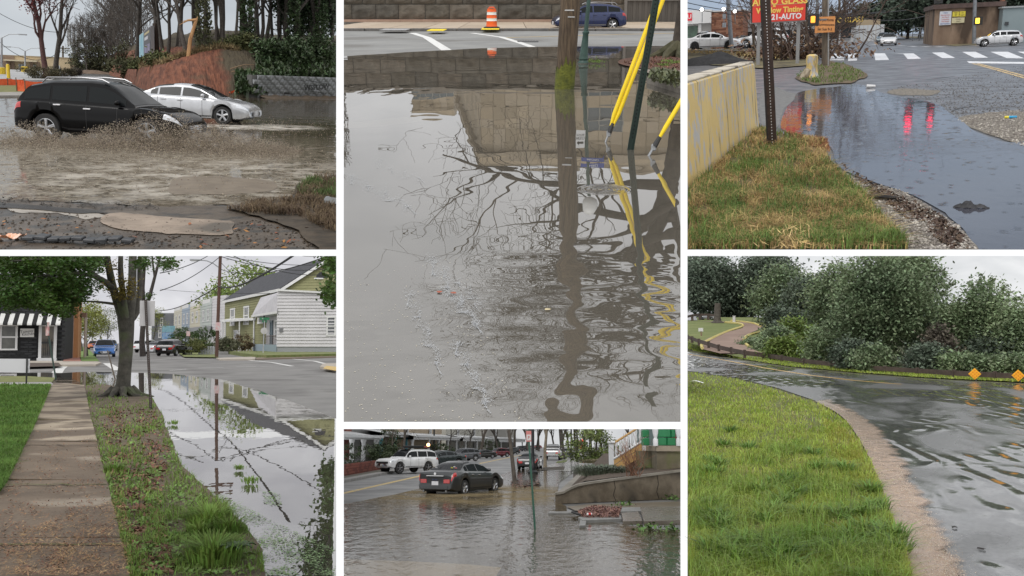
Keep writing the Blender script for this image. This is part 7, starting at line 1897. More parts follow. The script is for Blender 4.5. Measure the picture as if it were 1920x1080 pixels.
# -- road paint, kerbs
wp4=mat('paint_white4',(.55,.55,.53),(.62,.62,.6),scale=4,ro=.6,c3=(.33,.32,.31),s3=4,st3=(.56,.7))
for i,(pl,w__) in enumerate((([(105,701),(112,692),(120,686)],.5),([(200,681),(212,688),(222,694)],.5),([(250,677),(330,672.5)],.14),([(452,674),(510,679.5),(548,686.5)],.30),([(550,673),(590,677),(618,684)],.30),([(372,690),(420,688.8)],.16),([(443,687.5),(480,687)],.16),([(488,687),(540,686.2)],.16),([(318,694.5),(350,692)],.12),([(55,690),(62,690)],.3))):
 strip(S4,'road_marking',pl,w__,wp4,-.014,lbl='white road paint at the crossing, %s'%('by the flooded path','before the blue car','along the far lane','curving past the street sign','at the far right corner','dash under the pole','dash before the steps','dash before the porch','dash at the flood edge','by the soil strip')[i])
t=J(S4,'kerb_corner','pale kerb corner with worn yellow paint at the right edge','kerb');t['kind']='structure'
P=[S4.g(600,691),(S4.g(640,699)),S4.g(700,690),S4.g(640,684),S4.g(606,685)]
K('kerb_stone',MB().prism([(p_.x,p_.y) for p_ in P],-.02,.12),mat('kerb4',(.36,.32,.27),ro=.8),t)
P=[S4.g(606,691,.12),(S4.g(640,697,.12)),S4.g(650,690,.12),S4.g(612,686,.12)]
K('yellow_pad',MB().prism([(p_.x,p_.y) for p_ in P],.121,.13),mat('kerb_yellow4',(.55,.35,.06),(.45,.36,.2),scale=6,ro=.8),t)
# -- far right corner: pavement, lawn, utility pole
Y(S4,'pavement',[(405,671),(480,668.5),(478,673),(412,673.5)],mat('pave4r',(.34,.30,.26),(.4,.36,.31),scale=1,ro=.8),.09,thick=.12,lbl='ramped pavement at the pole')
Y(S4,'lawn',[(330,659),(405,659),(410,670),(345,669)],mat('lawn4r',(.10,.15,.035),(.2,.19,.08),scale=2,ro=.95),.09,lbl='worn lawn strip behind the black hatchback')
Y(S4,'lawn',[(428,658.5),(640,657.5),(640,663),(500,666),(470,664)],mat('lawn4r',(.10,.15,.035)),.32,thick=.35,lbl='lawn strip in front of the sided house')
Y(S4,'kerb',[(480,670.5),(640,665.5),(640,668),(480,672.5)],mat('kerb_brown4',(.22,.17,.13),ro=.8),.10,thick=.13,lbl='brown kerb along the far lawn')
t,b0p,dd=pole(S4,'utility_pole','tall brown utility pole with street lamp at the far corner','utility pole',406,671,380,.16,mat('pole_brown4',(.07,.036,.026),(.11,.06,.045),scale=5,ro=.85,sx_=(2,2,.2)),ut=417)
da=S4.at(411,502,b0p.y)-b0p
arm=[da,S4.at(400,494,b0p.y)-b0p,S4.at(388,489,b0p.y)-b0p,S4.at(372,487.5,b0p.y)-b0p]
K('lamp_arm',MB().tube(arm,.05,6),mat('arm_grey4',(.28,.29,.3),ro=.5),t,sm_=True)
lh=K('lamp_head',MB().boxc(arm[-1]+V3((-.3,0,0)),(.9,.3,.16)),mat('arm_grey4',(.28,.29,.3)),t,bv=.05)
K('lens',MB().boxc(arm[-1]+V3((-.4,0,-.1)),(.45,.22,.06)),mat('lens_pale',(.5,.5,.48),ro=.3),lh)
s_=K('notice',MB().boxc(S4.at(408.5,612,b0p.y-.2)-b0p,(.42,.03,.75)),mat('notice4',(.5,.48,.47),(.55,.3,.3),scale=4,ro=.5),t)
for k in range(3):
 K('crossarm',MB().boxc(S4.at(415,436-14*k,b0p.y)-b0p,(2.8,.14,.16)),mat('pole_brown4',(.07,.036,.026)),t)
 for j in(-1,1):K('insulator',MB().lathe([(.06,0),(.08,.1),(.04,.2)],8,c=tuple(S4.at(415,436-14*k,b0p.y)-b0p+V3((1.2*j,0,.08)))),mat('insul4',(.2,.2,.22),ro=.3),t)
t,b0p2,dd=pole(S4,'street_sign','green street name sign over the back of a stop sign','street sign',493,667.5,602,.05,mat('post_galv4',(.40,.41,.42),ro=.5),ut=496)
gs4=mat('sign_green4',(.015,.16,.07),ro=.4)
a=K('name_plate',MB().boxc(dd+V3((0,-.06,.24)),(.95,.02,.24)),gs4,t);LT('N',.16,mat('letter_white',(.7,.7,.7)),a,dd+V3((-.2,-.075,.24)))
a=K('name_plate',MB().boxc(dd+V3((0,.03,-.03)),(.62,.02,.22),rz=R(35)),gs4,t);LT('ST',.13,mat('letter_white',(.7,.7,.7)),a,dd+V3((0,-.04,-.03)))
K('stop_back',MB().tube([dd*.72+V3((0,-.06,0)),dd*.72+V3((0,-.04,0))],.36,8),mat('sign_back',(.42,.41,.41)),t)
t,b0q,dq=pole(S4,'parking_sign','small white parking sign on a post beside the hedge','parking sign',353,663,624,.04,mat('post_green4',(.025,.05,.042)),ut=353)
K('sign_plate',MB().boxc(dq+V3((0,-.05,-.1)),(.42,.02,.6)),mat('notice4',(.5,.48,.47)),t)
# -- houses
def siding(mb_par,name,P0,P1,zs0,zs1,m_,nrow,parent,top=None,lip=.08):
 dv=P1-P0;nrm=V3((dv.y,-dv.x,0)).normalized();h=(zs1-zs0)/nrow
 for k in range(nrow):
  za,zb=zs0+k*h,zs0+(k+1)*h
  pa,pb=P0.copy(),P1.copy()
  if top is not None:
   s0,s1=top(za)
   if s1-s0<.02:continue
   s0b,s1b=top(min(zb,zs1-.001))
   pa,pb=P0.lerp(P1,s0),P0.lerp(P1,s1);pc,pd=P0.lerp(P1,s0b),P0.lerp(P1,s1b)
  else:pc,pd=pa,pb
  o1,o2=nrm*lip,nrm*.015
  zz=V3((0,0,1))
  K(name,MB().add([pa+o1+zz*za,pb+o1+zz*za,pd+o2+zz*zb,pc+o2+zz*zb,pa+zz*za,pb+zz*za],[(0,1,2,3),(4,5,1,0)]),m_,parent)
def win4(parent,P0,P1,s0,s1,z0,z1,fm,gm=None,name='window'):
 dv=P1-P0;nrm=V3((dv.y,-dv.x,0)).normalized();zz=V3((0,0,1))
 def slab_(sa,sb,za,zb,o0,o1,nm,m_,par):
  A_,B_=P0.lerp(P1,sa),P0.lerp(P1,sb)
  vs=[A_+nrm*o+zz*z_ for o in(o0,o1) for z_ in(za,zb)]+[B_+nrm*o+zz*z_ for o in(o0,o1) for z_ in(za,zb)]
  return K(nm,MB().add(vs,[(2,6,7,3),(0,1,5,4),(0,2,3,1),(4,5,7,6),(1,3,7,5),(0,4,6,2)]),m_,par)
 w_=slab_(s0,s1,z0,z1,.0,.07,name,gm or mat('house_glass4',(.055,.06,.065),(.13,.14,.15),scale=.7,ro=.12),parent)
 e=(s1-s0)*.12
 slab_(s0-e*.4,s0+e,z0,z1,.071,.12,'jamb',fm,w_);slab_(s1-e,s1+e*.4,z0,z1,.071,.12,'jamb',fm,w_)
 h=z1-z0
 for za,zb in((z0-h*.06,z0+h*.03),(z0+h*.47,z0+h*.53),(z1-h*.03,z1+h*.07)):slab_(s0-e*.6,s1+e*.6,za,zb,.072,.15,'rail',fm,w_)
 return w_
wt4=mat('trim_white4',(.58,.58,.57),(.64,.64,.63),scale=2,ro=.7)
olv=mat('siding_olive',(.20,.20,.095),(.24,.235,.12),scale=.6,ro=.8);wsd=mat('siding_white4',(.47,.46,.47),(.53,.52,.53),scale=.5,ro=.7)
roofm=mat('shingle_dark4',(.035,.036,.042),(.06,.062,.07),scale=2,ro=.9,bump=.8,bz_=8)
dH=40.0
Pf= lambda u,d:V3((S4.at(u,640,d).x,d,0))
G0=Pf(528,112.0)
G1=Pf(690,106.0)
Fl=Pf(421,150.0)
t=J(S4,'olive_house','olive green sided house with dark gable roof','house',G0);o0=G0
z_e= lambda u,v,d:S4.at(u,v,d).z
ze=z_e(528,541,112.0);zr=z_e(600,488,109)
A0,A1,B1=Fl-o0,V3((0,0,0)),G1-o0
K('wall_core',MB().prism([(A0.x,A0.y),(A1.x,A1.y),(B1.x,B1.y),(A0.x+B1.x,A0.y+B1.y)],0,ze),olv,t)
siding(None,'siding_board',A0,A1,.6,ze,olv,22,t)
mid=(A1+B1)/2
siding(None,'siding_board',A1,B1,ze*.75,zr,olv,16,t,top= lambda z:(max(0,.5*(z-ze)/(zr-ze)),1-max(0,.5*(z-ze)/(zr-ze))))
K('gable_core',MB().add([A1+V3((0,.06,ze)),B1+V3((0,.06,ze)),mid+V3((0,.06,zr)),A0+V3((0,0,ze)),A0+B1+V3((0,0,ze)),A0+mid+V3((0,0,zr))],[(0,1,2),(3,5,4)]),olv,t)
ov=(A1-A0).normalized()*.6;ofr=(A1-mid).normalized()
e0=A0+(A1-mid)*1.08-(A1);
def rl(s,k):
 base_=A0.lerp(A1,s)+((A1-A0).normalized()*(.5 if s>.5 else -.3))
 ea=base_-(mid-A1).normalized()*.5;rg=base_+(mid-A1);bk=base_+(B1-A1)+(mid-A1).normalized()*.5
 return(ea+V3((0,0,ze-.12)),rg+V3((0,0,zr+.12)),bk+V3((0,0,ze-.12)))[k]
for k in range(2):
 P_=[rl(0,k),rl(1,k),rl(1,k+1),rl(0,k+1)]
 K('roof_slope',MB().add(P_+[p_+V3((0,0,.14)) for p_ in P_],[(3,2,1,0),(4,5,6,7),(0,1,5,4),(1,2,6,5),(2,3,7,6),(3,0,4,7)]),roofm,t)
 a,b_=rl(1,k),rl(1,k+1);nn=(A1-A0).normalized()*.08
 K('verge_board',MB().add([a+nn,b_+nn,b_+nn+V3((0,0,-.38)),a+nn+V3((0,0,-.38)),a,b_,b_+V3((0,0,-.38)),a+V3((0,0,-.38))],[(0,1,2,3),(7,6,5,4),(0,4,5,1),(2,6,7,3)]),wt4,t)
a,b_=rl(0,0),rl(1,0)
K('eave_board',MB().add([a+V3((0,-.05,.12)),b_+V3((0,-.05,.12)),b_+V3((0,-.05,-.25)),a+V3((0,-.05,-.25)),a+V3((0,.6,-.25)),b_+V3((0,.6,-.25))],[(3,2,1,0),(4,5,2,3)]),wt4,t)
for s_c in(.18,.45,.70):win4(t,A0,A1,s_c-.045,s_c+.045,ze*.50,ze*.80,wt4)
win4(t,A0,A1,.22,.30,ze*.12,ze*.38,wt4)
wv=A1.lerp(B1,.46)
K('attic_window',MB().add([wv+V3((0,-.10,0))+((B1-A1).normalized()*.75*math.cos(math.pi*k/8))+V3((0,0,z_e(592,521,109)+.75*math.sin(math.pi*k/8))) for k in range(9)],[tuple(range(9))]),mat('attic_dark',(.015,.015,.02),ro=.4),t)
K('attic_sill',MB().boxc(wv+V3((0,-.12,z_e(592,521,109)-.05)),(1.8,.12,.15)),wt4,t)
H0,H1=Pf(519,103),Pf(720,98)
t=J(S4,'sided_annex','white lap-sided annex at the corner of the olive house','house',H0);o0=H0
B1=H1-H0;A1=V3((0,0,0));bk_=V3((2.2,8.5,0))
zt_=z_e(532,543,103);ztb=z_e(640,553,100);zf=z_e(520,650,103)
K('wall_core',MB().add([A1+V3((0,.05,0)),B1+V3((0,.05,0)),B1+bk_,bk_]+[A1+V3((0,.05,zt_)),B1+V3((0,.05,ztb)),B1+bk_+V3((0,0,ztb)),bk_+V3((0,0,zt_))],[(3,2,1,0),(4,5,6,7),(0,1,5,4),(1,2,6,5),(2,3,7,6),(3,0,4,7)]),wsd,t)
siding(None,'siding_board',A1,B1,.9,zt_-.3,wsd,17,t,lip=.10)
K('foundation',MB().box(-.02,B1.x,-.0,.04,0,.9).xf(Matrix.Rotation(math.atan2(B1.y,B1.x),4,'Z')),mat('found4',(.28,.29,.30),ro=.85),t)
K('roof',MB().add([A1+V3((-.15,-.3,zt_+.02)),B1+V3((0,-.3,ztb+.02)),B1+bk_+V3((0,0,ztb+.3)),bk_+V3((-.15,0,zt_+.3)),A1+V3((-.15,-.3,zt_-.18)),B1+V3((0,-.3,ztb-.18))],[(0,1,2,3),(4,5,1,0)]),wt4,t)
win4(t,A1,B1,.47,.55,z_e(625,628,101),z_e(625,595,101),wt4)
K('meter',MB().boxc(B1*.04+V3((0,-.12,z_e(527,619,103))),(.45,.12,.42)),mat('meter4',(.16,.16,.17),ro=.6),t)
M0,M1=Pf(474,122.0),H0+V3((-.05,.1,0))
t=J(S4,'porch','shadowed porch under a pale mansard hood','porch',M0);o0=M0;Q=M1-M0
zp=z_e(500,588,112)
bkw=V3((1.4,3.2,0))
K('back_wall',MB().add([bkw,Q+bkw*.6,Q+bkw*.6+V3((0,0,zp)),bkw+V3((0,0,zp))],[(0,1,2,3)]),wsd,t)
K('hood',MB().add([V3((-.2,-.4,zp)),Q+V3((-.0,-.4,zp)),Q+V3((.35,.6,z_e(532,548,104))),V3((1.0,1.0,z_e(482,557,122)))],[(0,1,2,3)]),mat('hood_grey4',(.40,.39,.41),(.5,.49,.51),scale=1.5,ro=.8),t)
K('eave',MB().add([V3((-.3,-.5,zp-.22)),Q+V3((0,-.5,zp-.22)),Q+V3((0,-.5,zp+.03)),V3((-.3,-.5,zp+.03)),bkw+V3((0,0,zp-.22)),Q+bkw*.6+V3((0,0,zp-.22))],[(0,1,2,3),(4,5,1,0)]),wt4,t)
K('floor',MB().prism([(0,-.2),(Q.x,Q.y-.2),(Q.x+bkw.x*.6,Q.y+bkw.y*.6),(bkw.x,bkw.y)],0,1.1),mat('porch_floor4',(.24,.30,.34),ro=.8),t)
for s in(.04,.5):K('post',MB().tube([Q*s+V3((0,-.1,.6)),Q*s+V3((0,-.1,zp-.2))],.09,8),wt4 if s<.1 else mat('post_dark4',(.05,.05,.05),ro=.7),t)
win4(t,bkw,Q+bkw*.6,.48,.60,1.1,zp*.80,mat('door_trim4',(.12,.16,.18),ro=.6),mat('door_blue4',(.05,.09,.12),ro=.5),'door')
win4(t,bkw,Q+bkw*.6,.72,.84,zp*.38,zp*.80,wt4)
K('handrail',MB().tube([Q*.58+V3((0,-.1,2.1)),Q*.98+V3((0,-.1,2.1))],.05,6),mat('rail_brown4',(.13,.10,.085),ro=.8),t)
for k in range(10):K('baluster',MB().tube([Q*(.58+.4*k/9)+V3((0,-.1,1.1)),Q*(.58+.4*k/9)+V3((0,-.1,2.1))],.03,5),mat('rail_brown4',(.13,.10,.085)),t)
for k in range(3):K('step',MB().box(.8,2.4,-.6-.35*k,-.25-.35*k,0,.45-.14*k),mat('step_blue4',(.28,.36,.42),ro=.8),t)
P0,P1=Pf(414,142.0),Pf(478,126.0)
t=J(S4,'front_porch','flat porch roof on thin posts before the olive house','porch',P0);Q=P1-P0;zq=z_e(440,598,133)
K('roof',MB().add([V3((0,0,zq)),Q+V3((0,0,zq)),Q+V3((1.5,3,zq+.35)),V3((1.5,3,zq+.35)),V3((0,0,zq-.3)),Q+V3((0,0,zq-.3))],[(0,1,2,3),(4,5,1,0)]),wt4,t)
for s in(.03,.12,.55,.95):K('post',MB().tube([Q*s+V3((.1,.2,0)),Q*s+V3((.1,.2,zq-.3))],.10,8),wt4,t)
for k in range(12):K('picket',MB().box(Q.x*k/12,Q.x*k/12+.10,Q.y*k/12-1.4,Q.y*k/12-1.36,0,.75),wt4,t)
K('picket_rail',MB().tube([V3((0,-1.38,.55)),Q+V3((0,-1.38,.55))],.05,5),wt4,t)
cols=[('siding_cream_a',(.45,.43,.36)),('siding_blue4',(.26,.31,.37)),('siding_cream_b',(.47,.44,.35)),('siding_greygreen',(.38,.41,.39))]
nm=['cream row house at the far end of the terrace','blue row house second in the terrace','cream row house third in the terrace','grey-green row house nearest the olive house']
us4=[325.5,340.5,355.5,375,396.5];ds4=[250,228,210,192,175]
vt4=[575.5,571,566.5,561,556]
for i in range(4):
 a,b_=Pf(us4[i],ds4[i]),Pf(us4[i+1],ds4[i+1]);Q=b_-a
 zt1,zt2=z_e(us4[i],vt4[i],ds4[i]),z_e(us4[i+1],vt4[i+1],ds4[i+1]);zt_=(zt1+zt2)/2*.97
 t=J(S4,'row_house',nm[i],'house',a,0,'pastel terrace')
 m_=mat(cols[i][0],cols[i][1],[x*1.08 for x in cols[i][1]],scale=.5,ro=.8)
 K('wall',MB().prism([(0,0),(Q.x,Q.y),(Q.x+2.5,Q.y+9),(2.5,9)],0,zt_),m_,t)
 siding(None,'siding_board',V3((0,0,0)),Q,zt_*.42,zt_*.92,m_,9,t)
 K('cornice',MB().prism([(-.05,-.35),(Q.x+.05,Q.y-.35),(Q.x+.4,Q.y+.6),(.3,.6)],zt_*.92,zt_*1.0),wt4,t)
 for s in(.30,.72):win4(t,V3((0,0,0)),Q,s-.075,s+.075,zt_*.56,zt_*.78,wt4,mat('win_dark4',(.03,.032,.035),ro=.15))
 K('porch_roof',MB().add([V3((-.4,-1.8,zt_*.36)),Q+V3((-.4,-1.8,zt_*.36)),Q+V3((0,0,zt_*.46)),V3((0,0,zt_*.46)),V3((-.4,-1.8,zt_*.32)),Q+V3((-.4,-1.8,zt_*.32))],[(0,1,2,3),(4,5,1,0)]),mat('porch_grey4',(.16,.165,.17),ro=.8),t)
 for s in(.1,.5,.9):K('porch_post',MB().tube([Q*s+V3((-.35,-1.7,0)),Q*s+V3((-.35,-1.7,zt_*.33))],.10,6),wt4,t)
 K('door',MB().box(Q.x*.42,Q.x*.58,Q.y*.5-.25,Q.y*.5-.12,.2,zt_*.28),mat('door_brown4',(.12,.08,.05),ro=.6),t)
t=J(S4,'side_wall_house','white end wall of the pastel terrace','house',Pf(397,175));Q=Pf(424,168)-Pf(397,175);zt_=z_e(400,556,175)
K('wall',MB().prism([(0,.05),(Q.x,Q.y),(Q.x+3,Q.y+9),(3,9)],0,zt_),wsd,t);siding(None,'siding_board',V3((0,0,0)),Q,.4,zt_,wsd,18,t)
a,b_=Pf(284,262),Pf(327,255);t=J(S4,'grey_house','dark grey sided house at the end of the street','house',a);Q=b_-a;zt_=z_e(300,588,258)
gm4=mat('siding_grey4',(.10,.105,.115),(.125,.13,.14),scale=.5,ro=.8)
K('wall',MB().prism([(0,0),(Q.x,Q.y),(Q.x,Q.y+9),(0,9)],0,zt_),gm4,t);siding(None,'siding_board',V3((0,0,0)),Q,.3,zt_,gm4,16,t);K('roof',MB().box(-.3,Q.x+.3,-4.2,9,zt_,zt_+.2),mat('roof_edge4',(.28,.29,.3),ro=.7),t)
for s,z0 in((.44,.60),(.38,.28)):win4(t,V3((0,0,0)),Q,s-.055,s+.055,zt_*z0,zt_*(z0+.26),wt4)
t=J(S4,'blue_banner','small blue shop banner on the grey house','banner',Pf(316,246)+V3((0,0,z_e(316,636,246))));K('panel',MB().box(-1.6,1.6,0,.1,0,1.7),mat('banner_blue',(.05,.18,.45),(.35,.45,.5),scale=1.5,ro=.5),t);K('panel',MB().box(-1.6,1.6,0,.1,1.8,3.4),mat('banner_teal',(.25,.42,.48),(.12,.28,.35),scale=2,ro=.5),t)
hd=mat('hedge4',(.030,.065,.015),(.07,.12,.03),scale=.8,ro=.7,il=.45,trans=.2)
for i,(u,v,rx,hz,m_,lb) in enumerate(((389,654,1.15,1.25,hd,'round clipped green bush left of the pole'),(340,652.5,1.3,1.25,hd,'tall green hedge behind the parking sign'),(362,652,1.3,1.15,hd,'green hedge bush right of the parking sign'),(358,656,1.3,.55,mat('hedge_low4',(.07,.085,.02),(.12,.13,.035),scale=.8,ro=.8,il=.4),'low olive hedge before the taller bushes'),(455,654,1.0,.85,mat('bush_bronze',(.09,.065,.03),(.15,.11,.05),scale=.8,ro=.8,il=.45),'bronze-leaved bush before the porch'),(428,655,1.1,.6,mat('bush_grey4',(.09,.095,.055),(.15,.15,.09),scale=.8,ro=.8,il=.4),'straggly grey shrub right of the pole'),(455,649.5,1.5,1.5,hd,'dark green bush against the olive house'),(325,652,.9,.7,hd,'small bush beside the black hatchback'),(420,654,.7,.6,hd,'little bush just behind the pole'))):
 bush(S4,'garden_bush',lb,Pf(u,(v-649)*-9.0+165 if v<660 else 120)+V3((0,0,.3)),m_,600+i,rx*1.25,rx*1.25,hz*1.25,2600,.10,.18,gr_='garden bushes',lump=.15 if i in(0,) else .3)
for i,(u0,u1,v) in enumerate(((342,362,657.5),(372,405,658.5))):
 a,b_=Pf(u0,102),Pf(u1,100);t=J(S4,'garden_wall',('low grey block wall by the parking sign','low grey block wall left of the pole')[i],'wall',a);n_=6
 for k in range(n_):K('block',MB().box((b_.x-a.x)*k/n_+.02,(b_.x-a.x)*(k+1)/n_-.02,0,.3,0,.95),mat('block_grey4',(.27,.28,.29),(.33,.34,.35),scale=2,ro=.9),t,bv=.03)
leafy(S4,'background_tree','light green tree rising behind the olive house roof',Pf(470,190),mat('leaf_spring4',(.15,.22,.045),(.24,.31,.085),scale=.5,ro=.7,il=.45,trans=.3),bark4,650,z_e(470,510,190)+.6,.25,(9.5,6,7),n_cl=130,per=50,leaf=.34,rad=1.1)
leafy(S4,'background_tree','smaller green tree behind the terrace end',Pf(420,200),mat('leaf_spring4',(.15,.22,.045)),bark4,651,z_e(424,540,200),.2,(4.5,4,4.5),n_cl=60,per=40,leaf=.34,rad=.9)
tb=Pf(690,34)
sk,tips=TS(88,12,.3,fork=.35,n1=8,levels=3,spread=.8,up=.2)
tr_,br_=skel_meshes(sk)
t=J(S4,'street_tree','leafy tree at the right edge, its crown mirrored in the flood','tree',tb)
K('trunk',tr_,bark4,t,sm_=True);K('limbs',br_,bark4,t,sm_=True)
q=rng(89);C=[]
for(u,v,su,sv,n_) in((640,330,40,26,60),(615,380,22,22,34),(600,300,20,18,20),(640,430,22,22,40),(622,500,7,6,8),(628,540,4,10,10),(628,560,6,8,8),(634,470,10,30,20),(600,420,12,10,8)):
 for _ in range(n_):C.append(S4.at(u+q.normal(0,su*.7),v+q.normal(0,sv*.7),34+q.normal(0,1.0))-tb)
V,Fc=LC(C,9000,.10,90,.24);K('crown',np_mesh('crown',V,Fc),lf4,t)
# -- overhead wires
cw=mat('cable4',(.012,.012,.014),ro=.7)
top= lambda u,v,d:S4.at(u,v,d)
pd_=b0p.y
for i,(a,b_,sg,r_) in enumerate(((top(300,582,170),top(408,537,pd_),.6,.06),(top(409,537,pd_),top(560,472,30),.5,.05),(top(300,545,80),top(416,478,pd_),.4,.035),(top(300,512,70),top(405,470,pd_),.3,.035),(top(414,481,pd_),top(640,500,108),.8,.035),(top(414,478,pd_),top(640,492,110),.6,.03),(top(414,492,pd_),top(460,530,135),.2,.03),(top(416,470,pd_),top(640,512,104),1.0,.035),(top(300,542,170),top(640,545,96),.5,.025),(top(414,505,pd_),top(640,470,40),.7,.03))):
 wire(S4,'overhead_wire','overhead wire %s'%('drooping from the terrace to the pole, thick','climbing from the pole to the upper right, thick','slanting up to the pole from the left','highest of the wires left of the pole','nearly level towards the gable','thin and level above the roof','short, from pole to olive house eave','sagging across the gable roof','thin, low across the terrace roofs','rising right above the annex')[i],a,b_,sg,r_,cw,'overhead wires at the corner')
backdrop(S4,520,34,65,sky_mat('sky_pale',(.60,.60,.64),(.80,.80,.83),(2.2,2.2,5)),-1.2)
# ================================================================== STAGE 5: flooded street of row houses in the rain
use(S5)
asph5=mat('asphalt_wet5',(.145,.145,.145),(.20,.20,.198),scale=.4,ro=.55,ro2=.4,bump=.1,bz_=40,c3=(.11,.11,.11),s3=.25,spec=.3)
Y(S5,'road',[(0,838),(1900,838),(1900,1300),(0,1300)],asph5,-.02,lbl='wet street')
pc=S5.g(760,960)
w5=water('rain_flood',(.125,.098,.06),clear=.6,tint=(.72,.66,.54),ro=.04,boost=.0,refl=.92,waves=((3.4,.42,.018,'noise'),(11.0,.4,.006,'noise'),(2.6,.9,.004,'rain')),foam=(((.42,.40,.36),6.0,.60,.70,(pc.x,pc.y,0),(6.0,9.0,10)),((.17,.135,.08),.5,.30,.60,(S5.g(900,925).x,S5.g(900,925).y,0),(6,9,10))))
Y(S5,'water',[(300,1010),(640,946),(720,931),(795,915),(860,905),(935,893),(965,881),(1010,874),(1060,871),(1085,880),(1050,905),(1040,940),(1060,948),(1062,962),(1090,968),(1130,975),(1180,985),(1240,992),(1400,997),(1400,1300),(300,1300)],w5,.0,wob=3,freq=.04,per=8,lbl='brown rain-pocked flood water over street and walk')
strip(S5,'centre_line',[(560,942),(645,924.5),(720,907.5),(800,889.5),(880,873),(958,857),(1000,849)],.30,mat('line_yellow5',(.50,.34,.08),(.58,.42,.14),scale=3,ro=.5,c3=(.3,.26,.18),s3=3),-.014,lbl='yellow centre line of the street')
q_=mat('drowned_stripe',(.80,.70,.50),(.85,.76,.58),scale=2,ro=.9)
Y(S5,'road_marking',[(560,1040),(640,1048),(760,1052),(880,1058),(940,1064),(925,1090),(560,1085)],q_,-.008,lbl='broad pale crosswalk stripe under the water')
pv=J(S5,'pavement','wet far pavement with grass strip under the row houses','pavement');pv['kind']='structure'
def lev(pts,z0,z1,nm,m):K(nm,MB().prism([(p.x,p.y) for p in [S5.g(*a) for a in pts]],z0,z1),m,pv)
kerb5=mat('kerb5',(.20,.195,.185),(.28,.27,.26),scale=2,ro=.7)
lev([(400,960),(640,906),(725,889),(722,886),(640,902),(400,954)],-.02,.13,'kerb_stone',kerb5)
lev([(725,889),(830,871),(960,847),(958,845.5),(830,868.5),(722,886)],-.02,.13,'kerb_stone',kerb5)
lev([(400,954),(640,902),(722,886),(715,880),(640,893),(400,940)],-.02,.10,'verge_slab',mat('verge5',(.075,.07,.055),(.12,.11,.085),scale=1.2,ro=.8))
lev([(400,939),(640,892.5),(715,879.5),(830,862),(960,843),(955,842),(820,858),(690,876),(400,926)],-.02,.11,'walk_slab',mat('walk5',(.17,.16,.145),(.23,.215,.195),scale=.8,ro=.4))
# -- near cars
car(S5,'sedan','sedan','dark grey sedan standing in the flood, seen from behind',S5.g(868,921.5)+V3((0,0,-.10)),R(64),paint('graphite5',(.052,.056,.058),.6,.28),cat='car',sc=.96,trim=mat('chrome5',(.6,.6,.6),metal=1,ro=.2))
gs=[o for o in SC.objects if o.get('label')=='dark grey sedan standing in the flood, seen from behind'][0]
K('trunk_bar',MB().boxc((-2.435,0,.86),(.03,.85,.035)),mat('chrome5',(.6,.6,.6)),gs,bv=.008)
K('emblem',MB().tube([(-2.43,0,.95),(-2.445,0,.95)],.055,14),mat('chrome5',(.6,.6,.6)),gs)
for sg in(1,-1):
 K('exhaust',MB().tube([(-2.36,sg*.55,.24),(-2.46,sg*.55,.24)],.045,10),mat('exhaust5',(.25,.25,.25),metal=.9,ro=.3),gs)
LT('VRT-4461',.10,mat('plate_ink5',(.05,.06,.12),ro=.5),gs,(-2.452,0,.70),(R(90),0,R(-90)),.001,.62)
for k,(y,z,c_) in enumerate(((-.35,1.20,(.6,.55,.1)),(-.45,1.24,(.6,.6,.6)),(-.55,1.19,(.6,.2,.2)),(.42,1.20,(.5,.5,.5)))):
 K('window_sticker',MB().boxc((-1.62-(1.2-z)*.9,y,z-.02),(.01,.10,.05),ry=R(-28)),mat('sticker_%d'%k,c_,ro=.5),gs)
su=car(S5,'boxy','suv','white off-road suv with loaded roof rack parked facing left',S5.g(763,887),R(226),paint('white5',(.66,.67,.68),.0,.25),cat='suv',sc=.90,rimc=mat('rim_grey5',(.25,.25,.26),metal=.8,ro=.4),clad=mat('clad_black5',(.02,.02,.02),ro=.6))
rk=mat('rack_black5',(.012,.012,.012),ro=.6)
K('roof_rack',MB().box(-1.9,.45,-.62,.62,1.86,1.92),rk,su);K('roof_box',MB().box(-1.3,.1,-.45,.45,1.92,2.06),rk,su,bv=.04)
K('roof_crate',MB().box(-1.8,-1.35,-.4,.4,1.92,2.0),mat('crate_red5',(.45,.1,.08),ro=.6),su)
K('skid_plate',MB().boxc((2.40,0,.52),(.06,1.3,.16)),mat('skid5',(.4,.4,.41),metal=.6,ro=.4),su)
K('nose_band',MB().boxc((2.40,0,.82),(.05,1.35,.16)),rk,su)
K('plate',MB().boxc((2.44,.12,.60),(.02,.34,.16)),mat('plate5',(.10,.2,.45),(.5,.4,.15),scale=9,ro=.5),su)
for lb,st,u,v,rz,c_,sc_ in(('dark teal sedan parked behind the white suv','sedan',826,875,222,(.02,.03,.032),.96),('grey crossover parked behind the dark teal sedan','suv',868,864.5,218,(.075,.08,.09),.86),('black small sedan beyond the grey crossover','sedan',905,859.5,218,(.015,.014,.013),.80),('dark red sedan far along the parked row','suv',934,857,216,(.11,.010,.018),.78),('dark hatchback last before the tree trunk','hatch',957,852,214,(.03,.035,.04),.8)):
 car(S5,st,'parked_car',lb,S5.g(u,v),R(rz),paint('p5_'+lb[:9].replace(' ','_'),c_,.3),'cars parked along the far kerb',sc_)
car(S5,'roadster','roadster','black soft-top roadster at the edge of the flood',S5.g(994,879),R(82),paint('black5',(.008,.009,.010),.2),cat='car',sc=.98)
car(S5,'pickup','pickup_truck','silver pickup truck parked before the roadster',S5.g(1037,862),R(84),paint('silver5',(.26,.265,.27),.5),cat='pickup',sc=1.0)
pk=[o for o in SC.objects if o.get('label','').startswith('silver pickup')][0]
K('rear_bumper',MB().boxc((-2.86,0,.62),(.14,1.8,.22)),mat('chrome5',(.6,.6,.6)),pk,bv=.02)
